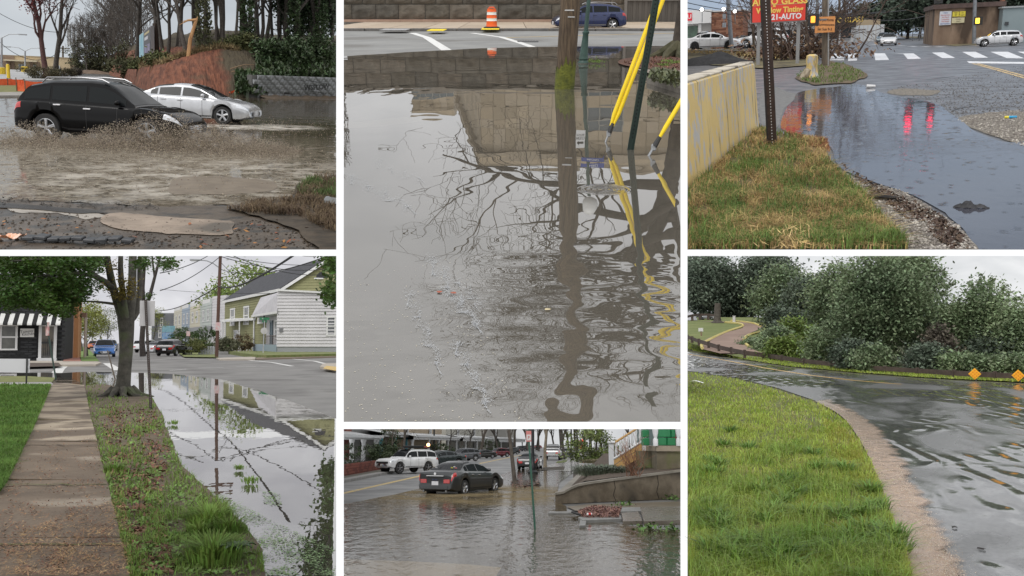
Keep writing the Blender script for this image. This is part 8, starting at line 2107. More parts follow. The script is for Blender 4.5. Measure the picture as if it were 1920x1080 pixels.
for i,(u,v,c_,lb) in enumerate(((1065,856,(.06,.065,.07),'grey car mostly hidden by the wide trunk'),(975,846,(.03,.03,.035),'far dark car left of the tree'),(990,843.5,(.4,.41,.42),'far pale car under the trees'),(1006,841.5,(.25,.05,.05),'far red car under the trees'),(983,844.5,(.16,.17,.18),'far grey car under the trees'))):
 car(S5,'hatch','far_car',lb,S5.g(u,v),R(215 if i else 84),paint('f5_%d'%i,c_,.2),'cars far down the street',.85,far=True,cat='car')
p=S5.g(1088,845)
t=J(S5,'ambulance','red emergency vehicle with lit beacons far down the walk','ambulance',p,0)
K('body',MB().box(-1.2,1.2,0,5,.5,2.6),mat('amb_red',(.40,.03,.02),ro=.4),t,bv=.1);K('windscreen',MB().box(-1.0,1.0,-.04,0,1.6,2.4),mat('amb_glass',(.3,.25,.25),ro=.2),t)
rl5=mat('beacon_red',(.9,.05,.04),emit=(1,.06,.05),estr=8)
for k in(-.75,.75):K('beacon',MB().ball((k,.2,2.75),.22,2),rl5,t,sm_=True);K('headlight',MB().boxc((k,-.06,.95),(.4,.06,.3)),mat('amb_lamp',(.7,.6,.55),emit=(1,.8,.7),estr=2),t);K('wheel',MB().tube([(k-.12,.9,.42),(k+.12,.9,.42)],.42,14),mat('tyre_rubber',(.018,.018,.019)),t)
# -- row houses on the left
wh5=mat('porch_white5',(.50,.51,.52),(.58,.59,.60),scale=1.5,ro=.6);brk=mat('brick_red5',(.17,.045,.032),(.25,.075,.05),scale=2,ro=.85)
z5= lambda u,v,d:S5.at(u,v,d).z
def Pf5(u,d): return V3((S5.at(u,850,d).x,d,0))
def brickwall(t,P0,P1,z0,z1,mats,bw=.9,bh=.30):
 dv=P1-P0;L_=dv.length;an_=math.atan2(dv.y,dv.x);me=MB().box(.02,bw-.02,-.05,.05,.015,bh-.015).mesh('brick');qq=rng(int(L_*10));r_=0
 while z0+r_*bh<z1-.1:
  x=-(bw/2)*(r_%2)
  while x<L_-bw*.4:
   xx=max(0,x);K('brick',cp(me,mats[int(qq.integers(len(mats)))]),None,t,P0+dv.normalized()*xx+V3((0,0,z0+r_*bh)),(0,0,an_));x+=bw
  r_+=1
bks5=[brk,mat('brick_red5b',(.14,.038,.028),ro=.85),mat('brick_red5c',(.22,.065,.045),ro=.85)]
def porch_house(lbl,u0,d0,u1,d1,vtop,vroof,cols,wallm,bricks=False,extra=None,colm=None):
 a,b=Pf5(u0,d0),Pf5(u1,d1);Q=b-a;nrm=V3((-Q.y,Q.x,0)).normalized()
 t=J(S5,'row_house',lbl,'house',a)
 zr=z5(u0,vroof,d0);H_=zr*2.6;dp=nrm*3.0
 K('wall',MB().prism([(dp.x,dp.y),(Q.x+dp.x,Q.y+dp.y),(Q.x+dp.x*3.5,Q.y+dp.y*3.5),(dp.x*3.5,dp.y*3.5)],0,H_),wallm,t)
 if bricks:brickwall(t,dp-nrm*.06,Q+dp-nrm*.06,.0,H_*.55,bks5)
 zb=z5(u0,vroof+7,d0)
 K('porch_roof',MB().add([V3((0,0,zb)),Q+V3((0,0,zb)),Q+dp+V3((0,0,zr+.5)),dp+V3((0,0,zr+.5)),V3((0,0,zr)),Q+V3((0,0,zr)),Q+dp+V3((0,0,zb)),dp+V3((0,0,zb))],[(4,5,2,3),(0,1,5,4),(7,6,1,0)]),wh5,t)
 K('cornice',MB().add([nrm*-.25+V3((0,0,zr-.12)),Q+nrm*-.25+V3((0,0,zr-.12)),Q+nrm*-.25+V3((0,0,zr+.12)),nrm*-.25+V3((0,0,zr+.12)),V3((0,0,zr+.12)),Q+V3((0,0,zr+.12))],[(0,1,2,3),(3,2,5,4)]),wh5,t)
 for s in cols:K('column',MB().lathe([(.28,0),(.28,.12),(.20,.2),(.17,zb-.3),(.24,zb-.15),(.24,zb)],12,c=tuple(Q*s+nrm*.3)),colm or wh5,t,sm_=True)
 K('porch_floor',MB().prism([(0,0),(Q.x,Q.y),(Q.x+dp.x,Q.y+dp.y),(dp.x,dp.y)],0,.5),mat('porch_deck5',(.12,.12,.125),ro=.8),t)
 for s in(.25,.7):
  c=Q*s+dp-nrm*.15;e=Q.normalized()*.65
  w_=K('window',MB().add([c-e+V3((0,0,1.0)),c+e+V3((0,0,1.0)),c+e+V3((0,0,zb*.85)),c-e+V3((0,0,zb*.85))],[(0,1,2,3)]),mat('win5',(.03,.033,.036),(.07,.075,.08),scale=.8,ro=.15),t)
  for sd in(-1,1):K('window_frame',MB().tube([c+e*sd-nrm*.05+V3((0,0,.9)),c+e*sd-nrm*.05+V3((0,0,zb*.88))],.09,4),wh5,w_)
  c2=c+V3((0,0,zr*1.15))
  w_=K('window',MB().add([c2-e,c2+e,c2+e+V3((0,0,zr*.6)),c2-e+V3((0,0,zr*.6))],[(0,1,2,3)]),mat('win5',(.03,.033,.036)),t)
  for sd in(-1,1):K('window_frame',MB().tube([c2+e*sd-nrm*.05,c2+e*sd-nrm*.05+V3((0,0,zr*.6))],.09,4),wh5,w_)
 return t,a,Q,nrm,zb
porch_house('red brick row house with white columned porch at the left',560,62,714,84,800,815,(.45,.62,.78,.98),brk,True)
porch_house('grey row house with turquoise porch posts',716,90,768,112,800,811,(.06,.5,.95),mat('stucco_grey5',(.20,.195,.19),(.26,.255,.25),scale=.6,ro=.85),False,colm=mat('turq5',(.05,.25,.32),ro=.6))
porch_house('tan row house with a row of white porch columns',775,108,862,150,800,817,(.02,.30,.50,.72,.95),mat('stucco_tan5',(.30,.235,.16),(.36,.29,.21),scale=.6,ro=.85))
porch_house('far pale row house under the bare trees',868,158,930,205,800,820,(.1,.4,.7,.95),mat('stucco_pale5',(.33,.32,.28),(.38,.37,.33),scale=.6,ro=.85))
porch_house('farthest row house closing the street',935,215,985,290,800,822,(.1,.5,.9),mat('stucco_far5',(.28,.27,.25),ro=.85))
t=J(S5,'porch_lamp','small lit orange porch lamp among the columns','lamp',S5.at(803,834,118));K('lamp',MB().ball((0,0,0),.22,2),mat('lamp_lit5',(1,.6,.3),emit=(1,.55,.25),estr=5),t);K('bracket',MB().boxc((0,.3,.1),(.1,.5,.1)),rk,t)
bkl=mat('lamp_black5',(.012,.014,.016),ro=.45)
def lamp5(lbl,u,v,r_):
 t,b,dd=pole(S5,'lamp_post',lbl,'lamp post',u,v,700,r_,bkl,gr_='black street lamps',n=12)
 K('base',MB().lathe([(r_*3.2,0),(r_*3.2,.12),(r_*2.0,.25),(r_*2.4,.45),(r_*1.4,.7),(r_*1.1,1.1)],14),bkl,t,sm_=True)
lamp5('black lamp post at the edge of the flood beside the green post',999,888,.11);lamp5('black lamp post between trunks along the walk',1071,858,.12);lamp5('far black lamp post on the left walk',814,858,.12);lamp5('farther black lamp post down the walk',1097,848,.10)
bk5=mat('bark5',(.050,.040,.032),(.10,.085,.07),scale=4,ro=.85);bk5d=mat('bark5d',(.030,.026,.022),(.06,.052,.045),scale=4,ro=.9)
tv5=[dict(seed=501+k,H=13,r0=(.10,.15,.27)[k],fork=.22,n1=10,levels=3,spread=.8,up=.25,kids_n=(6,4),ratio=.52,rmin=.016) for k in range(3)]
trs=[(965.5,906,0,1.0,0,'slim bare street tree standing in the flood',bk5),(1022,876,1,.9,0,'pale mottled trunk beside the roadster',mat('bark_pale5',(.14,.115,.08),(.24,.20,.15),scale=3,ro=.85)),(1056,860,2,1.15,0,'thick dark trunk beside the pickup',bk5d),(1082,855,1,1.2,.12,'leaning dark trunk along the walk',bk5d),(1093,849,2,1.0,0,'far thick trunk before the emergency vehicle',bk5d),(1105,847,2,1.1,0,'far dark trunk on the walk',bk5d),(757,872,1,.85,0,'bare tree behind the white suv',bk5),(735,874,0,.7,.05,'thin bare tree before the grey row house',bk5),(900,855,2,.9,0,'bushy bare tree behind the parked row',bk5),(880,857,1,.8,0,'bare tree over the grey crossover',bk5d),(935,850,2,.9,.0,'bare tree behind the dark red car',bk5d),(1010,846,2,.9,0,'bare tree in the far middle of the street',bk5d),(985,845,2,.9,0,'far bare tree left of the street axis',bk5),(840,862,0,.8,0,'thin bare tree before the white columns',bk5d),(1130,850,2,1.0,0,'bare tree behind the green shrub',bk5d),(1180,856,1,1.0,0,'bare tree behind the stair rail',bk5d),(955,846,1,1,0,'far bare tree by the last parked car',bk5)]
for i,(u,v,k,sc_,ln,lb,bm_) in enumerate(trs):
 bare_tree(S5,'street_tree',lb,S5.g(u,v),'t5_%d'%k,bm_,'bare street trees',sc_,rz=i*1.7,lean=ln,**tv5[k])
hg=mat('hedge5',(.022,.038,.014),(.05,.075,.026),scale=.8,ro=.7,il=.45)
for i,(u,v,rx,ry,hz,lb) in enumerate(((660,884,2.6,1.2,.85,'clipped hedge on the brick wall at the left edge'),(712,876,1.2,1.0,.9,'shrub behind the front of the white suv'),(822,860,1.8,1.2,.9,'clipped bush behind the dark teal sedan'),(920,850,2.2,1.5,1.3,'dark evergreen bush behind the dark red car'),(725,871,1.0,1.0,1.9,'tall narrow evergreen by the brick porch'))):
 bush(S5,'hedge',lb,S5.g(u,v)+V3((0,1.5,.2)),hg,520+i,rx,ry,hz,2600,.09,.16,gr_='front garden hedges',lump=.15)
a,b=S5.g(560,912),S5.g(706,884);a+=V3((0,3,0));b+=V3((0,3,0))
t=J(S5,'garden_wall','low red brick garden wall under the clipped hedge','wall',a);K('core',MB().prism([(0,.1),((b-a).x,(b-a).y+.1),((b-a).x,(b-a).y+.6),(0,.6)],0,.75),brk,t);brickwall(t,V3((0,0,0)),b-a,.0,.78,bks5,.5,.16)
walk=mat('walk_wet5',(.15,.14,.125),(.23,.22,.20),scale=.8,ro=.22,ro2=.12,spec=.6)
Y(S5,'walk',[(1003,880),(1045,868),(1078,853),(1098,846),(1112,846),(1112,853),(1108,866),(1092,880),(1064,884),(1030,882)],walk,.012,lbl='wet brick walk under the trees')
for i,(pts,lb) in enumerate((([(980,905),(1010,903),(1014,908),(982,911)],'dark soil pit at the foot of the slim street tree'),([(1020,876.5),(1058,874.5),(1056,880),(1012,881)],'dark soil pit by the pale trunk'),([(1046,864.5),(1066,862.5),(1060,867),(1042,868)],'mossy tree pit beside the thick trunk'))):
 Y(S5,'tree_pit',pts,mat('pit_soil5',(.03,.024,.018),(.06,.05,.035),scale=2,ro=.8) if i<2 else mat('pit_moss5',(.09,.11,.03),ro=.9),.03,per=5,wob=2,freq=.1,lbl=lb)
B,_=GP(S5,[(955,902),(1010,900),(1012,914),(960,916)],240,531,.03);FK(S5,'fallen_leaves',B,.07,mat('leaf5',(.10,.05,.035),(.2,.12,.09),scale=2,ro=.8,il=.5),532,'brown leaves at the foot of the slim street tree','leaves')
b0=S5.g(1003,991);tp=S5.at(990,800,b0.y)-b0;ax=tp/tp.z
t=J(S5,'sign_post','green leaning signpost with red parking signs standing in the flood','sign post',b0)
K('channel',MB().tube([ax*-.05,ax*2.9],.027,6),mat('post_green5',(.015,.07,.045),(.025,.09,.06),scale=5,ro=.5),t)
zs=S5.at(991,828,b0.y).z-0
sp5=K('sign_plate',MB().boxc(ax*(zs+.13)+V3((0,-.04,0)),(.13,.01,.26)),mat('sign_rw5',(.45,.16,.15),ro=.5),t)
K('sign_panel',MB().boxc(ax*(zs+.10)+V3((0,-.048,0)),(.11,.006,.14)),mat('sign_white5',(.5,.47,.46),ro=.5),sp5)
LT('P',.09,mat('sign_red5',(.4,.04,.05),ro=.5),sp5,ax*(zs+.10)+V3((0,-.054,0)))
K('sign_plate',MB().boxc(ax*(zs+.42)+V3((0,-.04,0)),(.13,.01,.22)),mat('sign_red5',(.4,.04,.05)),t)
d0,d1=S5.g(1042,945),S5.g(1300,934)
t=J(S5,'garden_wall','curved-topped concrete retaining wall at the corner','wall',d0);Q=d1-d0
top=[(0,.30),(.055,.34),(.075,.40),(.10,.46),(.15,.56),(.22,.62),(.35,.69),(.55,.79),(.8,.92),(1.0,1.02)]
cw5=mat('wall_stained5',(.085,.066,.044),(.165,.135,.098),scale=1.6,ro=.8,bump=.5,bz_=12,c3=(.05,.04,.028),s3=.8)
vs=[]
for s,z in top:vs+=[Q*s,Q*s+V3((0,0,z)),Q*s+V3((0,.35,z)),Q*s+V3((0,.35,0))]
fs=[(i*4+k,i*4+(k+1)%4,(i+1)*4+(k+1)%4,(i+1)*4+k) for i in range(len(top)-1) for k in range(4)]+[(3,2,1,0),tuple(len(vs)-4+k for k in range(4))]
me=MB().add(vs,fs).mesh('wall_body');bm=bmesh.new();bm.from_mesh(me);bmesh.ops.recalc_face_normals(bm,faces=bm.faces[:]);bm.to_mesh(me);bm.free();K('wall_body',me,cw5,t)
cpm=mat('coping5',(.15,.135,.11),(.23,.21,.175),scale=2,ro=.6)
for i in range(len(top)-1):
 a,b=Q*top[i][0]+V3((0,0,top[i][1]+.003)),Q*top[i+1][0]+V3((0,0,top[i+1][1]+.003))
 ft,u_=V3((0,-.06,0)),V3((0,0,.075));bkv=V3((0,.40,0))
 K('coping_stone',MB().add([a+ft,b+ft,b+ft+u_,a+ft+u_,a+bkv,b+bkv,b+bkv+u_,a+bkv+u_],[(0,1,2,3),(3,2,6,7),(7,6,5,4),(0,3,7,4),(1,5,6,2),(4,5,1,0)]),cpm,t)
for s,h in((.40,.78),(.72,.95)):K('crack',MB().tube([Q*s+V3((0,-.004,h)),Q*(s+.01)+V3((0,-.004,h*.6)),Q*(s-.005)+V3((0,-.004,h*.3)),Q*(s+.012)+V3((0,-.004,.02))],.012,4),mat('crack5',(.02,.016,.012),ro=.9),t)
e0=d0+V3((0,.36,0));e1=S5.g(1102,880)
K('return_wall',MB().add([e0-d0,e1-d0,e1-d0+V3((0,0,.35)),e0-d0+V3((0,0,.30)),e0-d0+V3((.3,0,.30)),e1-d0+V3((.3,0,.35)),e0-d0+V3((.3,0,0))],[(3,2,1,0),(3,4,5,2),(0,6,4,3)]),cpm,t)
bed=[e0+V3((.3,0,.32)),d0+Q*.2+V3((0,.4,.72)),d0+Q+V3((0,.4,1.08)),d0+Q+V3((2,14,1.5)),e1+V3((1.5,2,1.2)),e1+V3((.3,0,.35))]
solo(S5,'garden_bed',MB().add([p-d0 for p in bed],[(0,1,5),(1,2,3),(1,3,4),(1,4,5)]),mat('bed_soil5',(.05,.036,.026),(.095,.07,.05),scale=2.5,ro=.9,bump=1,bz_=10),'sloping garden bed behind the curved wall',None,None,'structure',loc=d0)
def bedp(u,v,z): return S5.g(u,v,z)
lil=mat('lily_grass5',(.06,.085,.055),(.13,.16,.11),scale=1.5,ro=.6,il=.4)
def cl_(lbl,u,v,z,n_,rx,ry,h,m_,seed,wid=.012,out=1.2):
 p=bedp(u,v,z);q_=rng(seed);n=n_;a=q_.random(n)*6.28;r_=q_.random(n)**.6
 base=np.stack([p.x+r_*rx*np.cos(a),p.y+r_*ry*np.sin(a),np.full(n,z)],1);H=h*(.6+.6*q_.random(n))
 o_=np.stack([np.cos(a),np.sin(a),np.zeros(n)],1)*(q_.random(n)*out)[:,None];sd=np.stack([-np.sin(a),np.cos(a),np.zeros(n)],1)*wid
 mid_=base+(np.array([0,0,1])+o_*.6)*H[:,None]*.6;tip=base+(np.array([0,0,.55])+o_*1.3)*H[:,None]
 V=np.stack([base-sd,base+sd,mid_-sd,mid_+sd,tip],1).reshape(-1,3);i=np.arange(n)[:,None]*5
 solo(S5,'border_grass',np_mesh('border_grass',V,np.concatenate([i+[0,1,3],i+[0,3,2],i+[2,3,4]],0)),m_,lbl,'border plant','border plants','stuff')
cl_('grey-green lily turf spilling over the garden bed',1142,890,.75,1500,1.5,2.6,.55,lil,541)
cl_('smaller lily turf near the curved wall',1128,898,.6,500,.7,1.4,.4,lil,542)
cl_('tawny ground cover by the low steps',1118,868,.5,700,1.2,3.0,.4,mat('cover5',(.12,.12,.06),(.2,.17,.1),scale=1,ro=.8,il=.4),543)
sk=[]
for k in range(22):
 q_=rng(560+k);an_=q_.random()*6.28
 s2_,_=TS(570+k,1,1,levels=2,spread=.5,up=.3,kids_n=(4,3),ratio=.5,start=V3((q_.normal(0,.12),q_.normal(0,.12),0)),dirv=V3((math.cos(an_)*.55,math.sin(an_)*.45,.9)),ln0=.8+.5*q_.random(),r1=.014);sk+=s2_
_,br_=skel_meshes(sk,sides=(4,4,3,3),rmin=.006)
t=J(S5,'twiggy_shrub','rust-brown twiggy shrub beside the porch base','shrub',bedp(1188,893,.85));K('stems',br_,mat('twig_rust5',(.13,.06,.035),(.22,.11,.065),scale=3,ro=.85),t)
bush(S5,'evergreen_shrub','big bright green shrub left of the porch stair',bedp(1128,872,.4)+V3((0,8,0)),mat('shrub_bright5',(.07,.105,.022),(.15,.19,.05),scale=.8,ro=.6,il=.5),551,2.1,2.0,1.5,5200,.10,.22)
for i,(u,v,s) in enumerate(((1092,889,.9),(1095,894,.8),(1088,897,.7),(1100,884,.8))):
 p=S5.g(u,v);solo(S5,'edging_stone',MB().boxc((0,0,.2),(.9*s,.8,.42)),mat('edging5',(.09,.08,.07),(.17,.155,.14),scale=3,ro=.6),('edging stone beside the flooded walk, middle','edging stone beside the flooded walk, second nearest','edging stone beside the flooded walk, nearest','edging stone beside the flooded walk, farthest')[i],'stone','edging stones',loc=p,rz=R(8*i),bv=.06)
dP=36.0
def P5(u,v,d=dP): return S5.at(u,v,d)
o0=V3((P5(1232,850).x,dP,0))
t=J(S5,'corner_porch','porch with green rusticated piers on a mossy concrete base','porch',o0)
cm5=mat('concrete_mossy5',(.10,.085,.055),(.17,.145,.10),scale=1.2,ro=.85,c3=(.10,.11,.035),s3=.7)
def B5(u0,u1,v0,v1,y0,y1,nm,m_,par,bev=0.0,d=dP):
 xa,xb=P5(u0,850,d).x-o0.x,P5(u1,850,d).x-o0.x;za,zb=P5(u0,v1,d).z,P5(u0,v0,d).z
 return K(nm,MB().box(xa,xb,y0,y1,za,zb),m_,par,bv=bev)
B5(1232,1330,838,900,0,6,'base',cm5,t)
B5(1211,1231.5,846,897,1.5,6,'base_return',cm5,t)
B5(1230,1330,836.5,846,-.12,6,'base_cap',mat('cap5',(.20,.165,.12),(.27,.23,.175),scale=1.5,ro=.8),t)
grn=mat('pier_green5',(.008,.13,.045),(.014,.17,.06),scale=1.5,ro=.45)
for r_ in range(4):
 v1=836-r_*15.5
 for c in range(2):
  off=0 if r_%2==0 else 8
  u0,u1=1232+c*19+(off if c else 0),1251+c*17+(off if not c else 0)
  B5(u0+.4,u1-.4,v1-15.2,v1-.4,-.05,.55,'pier_block',grn,t,.03)
for r_ in range(4):B5(1212,1225,836-r_*15.5-15.2,836-r_*15.5-.4,.9,1.4,'pier_block',grn,t,.03)
for k,(u,d) in enumerate(((1229,dP),(1272,dP))):
 mb=MB().lathe([(.10,0),(.10,.25),(.06,.3),(.11,.5),(.12,.65),(.06,.9),(.09,1.0),(.06,1.1),(.09,1.3)],12,c=(P5(u,850).x-o0.x,-.1,P5(u,836).z));K('turned_baluster',mb,wh5,t,sm_=True)
K('door_red',MB().box(P5(1268,850).x-o0.x,P5(1300,850).x-o0.x,1.0,1.1,P5(1268,830).z,P5(1268,790).z),mat('door_red5',(.25,.03,.03),ro=.5),t)
t=J(S5,'porch_stair','white and tan wooden porch stair rail climbing right','stair',S5.g(1150,880,.4));o1=S5.g(1150,880,.4)
tan=mat('rail_tan5',(.36,.21,.07),(.44,.27,.10),scale=2,ro=.6);dS_=39.0
def W5(u,v,d=dS_): return S5.at(u,v,d)-o1
K('newel',MB().box(W5(1142,850).x,W5(1151.5,850).x,W5(1142,850).y,W5(1142,850).y+.22,W5(1142,872).z,W5(1142,831).z),wh5,t,bv=.02)
K('newel_cap',MB().boxc(W5(1146.7,829.5)+V3((0,.11,0)),(.32,.34,.09)),wh5,t,bv=.02)
K('newel',MB().box(W5(1204,850).x,W5(1211,850).x,W5(1142,850).y-.3,W5(1142,850).y-.1,W5(1204,876).z,W5(1204,790).z),wh5,t,bv=.02)
K('handrail',MB().tube([W5(1151,831),W5(1203,798)],.055,6),tan,t);K('bottom_rail',MB().tube([W5(1151,860),W5(1203,828)],.05,6),wh5,t)
A_,B_=W5(1151,871),W5(1203,838)
K('stringer',MB().add([A_+V3((0,0,-.05)),B_+V3((0,0,-.05)),B_+V3((0,0,-.38)),A_+V3((0,0,-.38)),A_+V3((0,.08,-.05)),B_+V3((0,.08,-.05)),B_+V3((0,.08,-.38)),A_+V3((0,.08,-.38))],[(0,1,2,3),(7,6,5,4),(0,4,5,1),(2,6,7,3)]),tan,t)
A2_,B2_=W5(1151,862.5),W5(1203,830)
K('stringer',MB().add([A2_,B2_,B2_+V3((0,0,-.2)),A2_+V3((0,0,-.2))],[(0,1,2,3)]),tan,t)
for k in range(7):
 s=(k+.6)/7;a,b=W5(1151,831).lerp(W5(1203,798),s),W5(1151,860).lerp(W5(1203,828),s)
 K('baluster',MB().tube([b,b.lerp(a,.2),b.lerp(a,.35),b.lerp(a,.6),b.lerp(a,.8),a],[.035,.04,.07,.045,.06,.035],7),wh5,t,sm_=True)
for k in range(5):K('tread',MB().boxc(W5(1160+k*10,872-k*6.4)+V3((0,.9,0)),(.5,1.3,.06)),mat('tread5',(.3,.28,.25),ro=.7),t)
t=J(S5,'corner_house','white and green house wall behind the porch stair','house',V3((P5(1160,850,48).x,48,0)))
K('wall',MB().box(2.0,12,0,8,0,9),mat('house_teal5',(.10,.16,.15),(.16,.2,.2),scale=.8,ro=.8),t)
for k in range(3):K('window',MB().box(2.4+k*1.5,3.3+k*1.5,-.08,-.01,1.6,5),mat('win5',(.03,.033,.036)),t)
stn=mat('slab_wet5',(.105,.09,.072),(.17,.15,.125),scale=1.2,ro=.35,ro2=.2,spec=.5);gst=mat('kerb_granite5',(.13,.13,.125),(.2,.2,.19),scale=3,ro=.5)
Y(S5,'pavement',[(1062,950),(1100,946),(1400,936),(1400,962),(1290,956),(1160,953),(1090,962)],mat('walk_mud5',(.105,.082,.055),(.16,.13,.09),scale=1.2,ro=.4),.02,lbl='muddy strip at the foot of the curved wall')
def slab5(lbl,pts,z,m_,name='paving_slab',gr_='paving slabs at the corner'):
 P=[S5.g(*a) for a in pts];c=P[0]
 solo(S5,name,MB().prism([((p-c).x,(p-c).y) for p in P],-.06,z),m_,lbl,'slab',gr_,loc=c,bv=.012)
slab5('large wet slab at the right edge',[(1207,984),(1300,982),(1300,958),(1200,956)],.10,stn);slab5('wet slab right of the leaf pile',[(1168,983),(1205,982),(1197,964),(1165,967)],.08,stn)
slab5('narrow granite kerb above the large slab',[(1150,965),(1185,964),(1290,960),(1290,955.5),(1146,957)],.09,gst);slab5('long granite kerb under the leaf pile',[(1092,981),(1166,978),(1164,972),(1084,975)],.08,gst);slab5('short tilted kerb stone at the flood edge',[(1086,990),(1098,989),(1100,976),(1088,976)],.06,gst);slab5('thin kerb stone awash left of the leaf pile',[(1028,964.5),(1080,963.5),(1080,961.5),(1030,962.5)],.05,gst)
B,_=GP(S5,[(1084,962),(1110,952),(1165,955),(1160,972),(1095,972)],3200,581,.06);B[:,2]+=rng(582).random(3200)*.08
FK(S5,'leaf_pile',B,.032,mat('leaf_pile5',(.10,.045,.035),(.24,.13,.10),scale=2,ro=.7,il=.5),583,'pile of wet brown leaves on the corner pavement','leaves',flat=.5)
p=S5.g(1105,966,.14);t=J(S5,'drink_can','red and white crushed can on the leaf pile','can',p,R(20),None,.6);K('can_body',MB().tube([(-.11,0,.05),(.11,0,.05)],.055,12),mat('can_white',(.6,.6,.6),ro=.3),t);K('label_band',MB().tube([(-.06,0,.05),(.06,0,.05)],.057,12),mat('can_red',(.5,.02,.02),ro=.3),t)
t=J(S5,'drain_hose','dark curved pipe end half buried in the leaf pile','pipe',S5.g(1083,966,.03));K('pipe',MB().tube([(.3,.8,.02),(0,.5,.07),(-.15,.1,.08),(-.05,-.3,.06),(.15,-.5,.02)],.03,6),rk,t,sm_=True);K('cap',MB().tube([(.15,-.5,.02),(.19,-.54,.02)],.04,8),rk,t)
for i,(u,v,lb) in enumerate(((1260,934,'green weed at the foot of the curved wall'),(1170,946,'tiny weed below the curved wall'),(1255,992,'ivy sprig at the waterline under the large slab'),(1215,990,'ivy sprig beside the tilted slab'))):
 B=np.array(list(S5.g(u,v,.05)))+rng(590+i).normal(0,1,(90,3))*np.array([.16,.25,.05]);FK(S5,'weed',B,.045,mat('weed5',(.05,.11,.02),(.1,.18,.04),scale=2,ro=.6,il=.4),595+i,lb,'weed',flat=.6,aspect=.6)
q=rng(599)
for i in range(12):
 bare_tree(S5,'street_tree','far bare tree closing the street, '+('left of the slim tree','just right of the slim tree','left of the roadster roof','over the roadster','right of the roadster','over the pickup cab','right of the pickup','left of the thick trunk','right of the thick trunk','left of the beacons','over the beacons','above the green shrub')[i],S5.g(968+i*14+q.normal(0,3),842+4*q.random()),'t5_2',bk5d if i%2 else bk5,'bare trees closing the street',1.0+.4*q.random(),rz=i*2.3,**tv5[2])
P=np.concatenate([GP(S5,[(644,946),(800,918),(960,890),(1040,900),(960,960),(800,1000),(644,1010)],1500,597,.0)[0],GP(S5,[(960,960),(1276,995),(1276,1079),(644,1079),(644,1010)],700,598,.0)[0]])
P[:,2]=.012
o_=np.array([[1,0,0],[0,1,0],[-1,0,0],[0,-1,0],[0,0,.7],[0,0,-.4]]);m_=len(P)
V=(P[:,None,:]+o_[None]*(.0035+.008*rng(596).random(m_)**2)[:,None,None]).reshape(-1,3)
f_=np.array([[0,1,4],[1,2,4],[2,3,4],[3,0,4]]);Fc=(np.arange(m_)[:,None,None]*6+f_[None]).reshape(-1,3)
uv,_=S5.px(V);ok=np.repeat(keep_mask(5,uv).reshape(-1,6).all(1),4)
solo(S5,'rain_splashes',np_mesh('rain_splashes',V,Fc[ok]),mat('splash_white5',(.55,.53,.48),ro=.2,trans=.3),'white rain splashes dotting the flood','rain splashes',None,'stuff')
backdrop(S5,420,30,45,sky_mat('sky_rain',(.55,.56,.58),(.72,.73,.74),(2,2,5)),-.6)
# ================================================================== STAGE 6: road bend with runoff, lawn and wooded bank
use(S6)
m,n,l,b=nodes_of('road_running_water')
tcx=n.new('ShaderNodeTexCoord');vec=tcx.outputs['Object']
def nz6(sc,st,det,dist=0.0,rot=0.0):
 mp=n.new('ShaderNodeMapping');SET(mp,'Scale',st);SET(mp,'Rotation',(0,0,rot));l.new(vec,mp.inputs[0])
 x=n.new('ShaderNodeTexNoise');SET(x,'Scale',sc);SET(x,'Detail',det);SET(x,'Distortion',dist);l.new(mp.outputs[0],x.inputs['Vector']); return x.outputs['Fac']
def mr6(f,a,b_,c=0.0,d=1.0):r=n.new('ShaderNodeMapRange');SET(r,1,a);SET(r,2,b_);SET(r,3,c);SET(r,4,d);l.new(f,r.inputs[0]); return r.outputs[0]
SET(b,'Base Color',(.085,.085,.088,1))
cr=n.new('ShaderNodeValToRGB');cr.color_ramp.elements[0].position=.35;cr.color_ramp.elements[0].color=(.062,.062,.064,1);cr.color_ramp.elements[1].position=.65;cr.color_ramp.elements[1].color=(.125,.125,.128,1)
l.new(nz6(9,(1,1,1),8),cr.inputs[0]);l.new(cr.outputs[0],b.inputs['Base Color'])
film=nz6(.22,(1.0,.55,1),3,.9,.5)
l.new(mr6(film,.38,.56,.34,.05),b.inputs['Roughness'])
SET(b,'Specular IOR Level',1.0)
wv=n.new('ShaderNodeTexWave');wv.wave_type='BANDS';wv.bands_direction='DIAGONAL';SET(wv,'Scale',.55);SET(wv,'Distortion',9);SET(wv,'Detail',2);SET(wv,'Detail Scale',.8)
mpw=n.new('ShaderNodeMapping');SET(mpw,'Scale',(1,.5,1));SET(mpw,'Rotation',(0,0,.6));l.new(vec,mpw.inputs[0]);l.new(mpw.outputs[0],wv.inputs['Vector'])
mu=n.new('ShaderNodeMath');mu.operation='MULTIPLY';l.new(wv.outputs['Fac'],mu.inputs[0]);l.new(mr6(film,.40,.60),mu.inputs[1])
bp=n.new('ShaderNodeBump');SET(bp,'Distance',.055*S6.k);SET(bp,'Strength',1);l.new(mu.outputs[0],bp.inputs['Height'])
bp2=n.new('ShaderNodeBump');SET(bp2,'Distance',.006*S6.k);l.new(nz6(5,(1,.5,1),3),bp2.inputs['Height']);l.new(bp.outputs[0],bp2.inputs['Normal'])
l.new(bp2.outputs[0],b.inputs['Normal'])
road_poly=[(1100,652),(1280,658),(1330,667),(1400,678),(1480,690),(1600,701),(1750,712),(1960,722),(2300,730),(2300,1300),(1790,1300),(1800,1080),(1755,1000),(1700,930),(1668,880),(1640,830),(1600,785),(1540,755),(1460,728),(1380,708),(1280,694),(1100,690)]
Y(S6,'ground',[(1000,613),(2400,613),(2400,1350),(1000,1350)],mat('ground6',(.06,.065,.03),(.10,.10,.05),scale=.4,ro=.95),-.04,lbl='soil under lawn and verge')
Y(S6,'road',road_poly,m,0.0,lbl='wet asphalt road with water running across the bend')
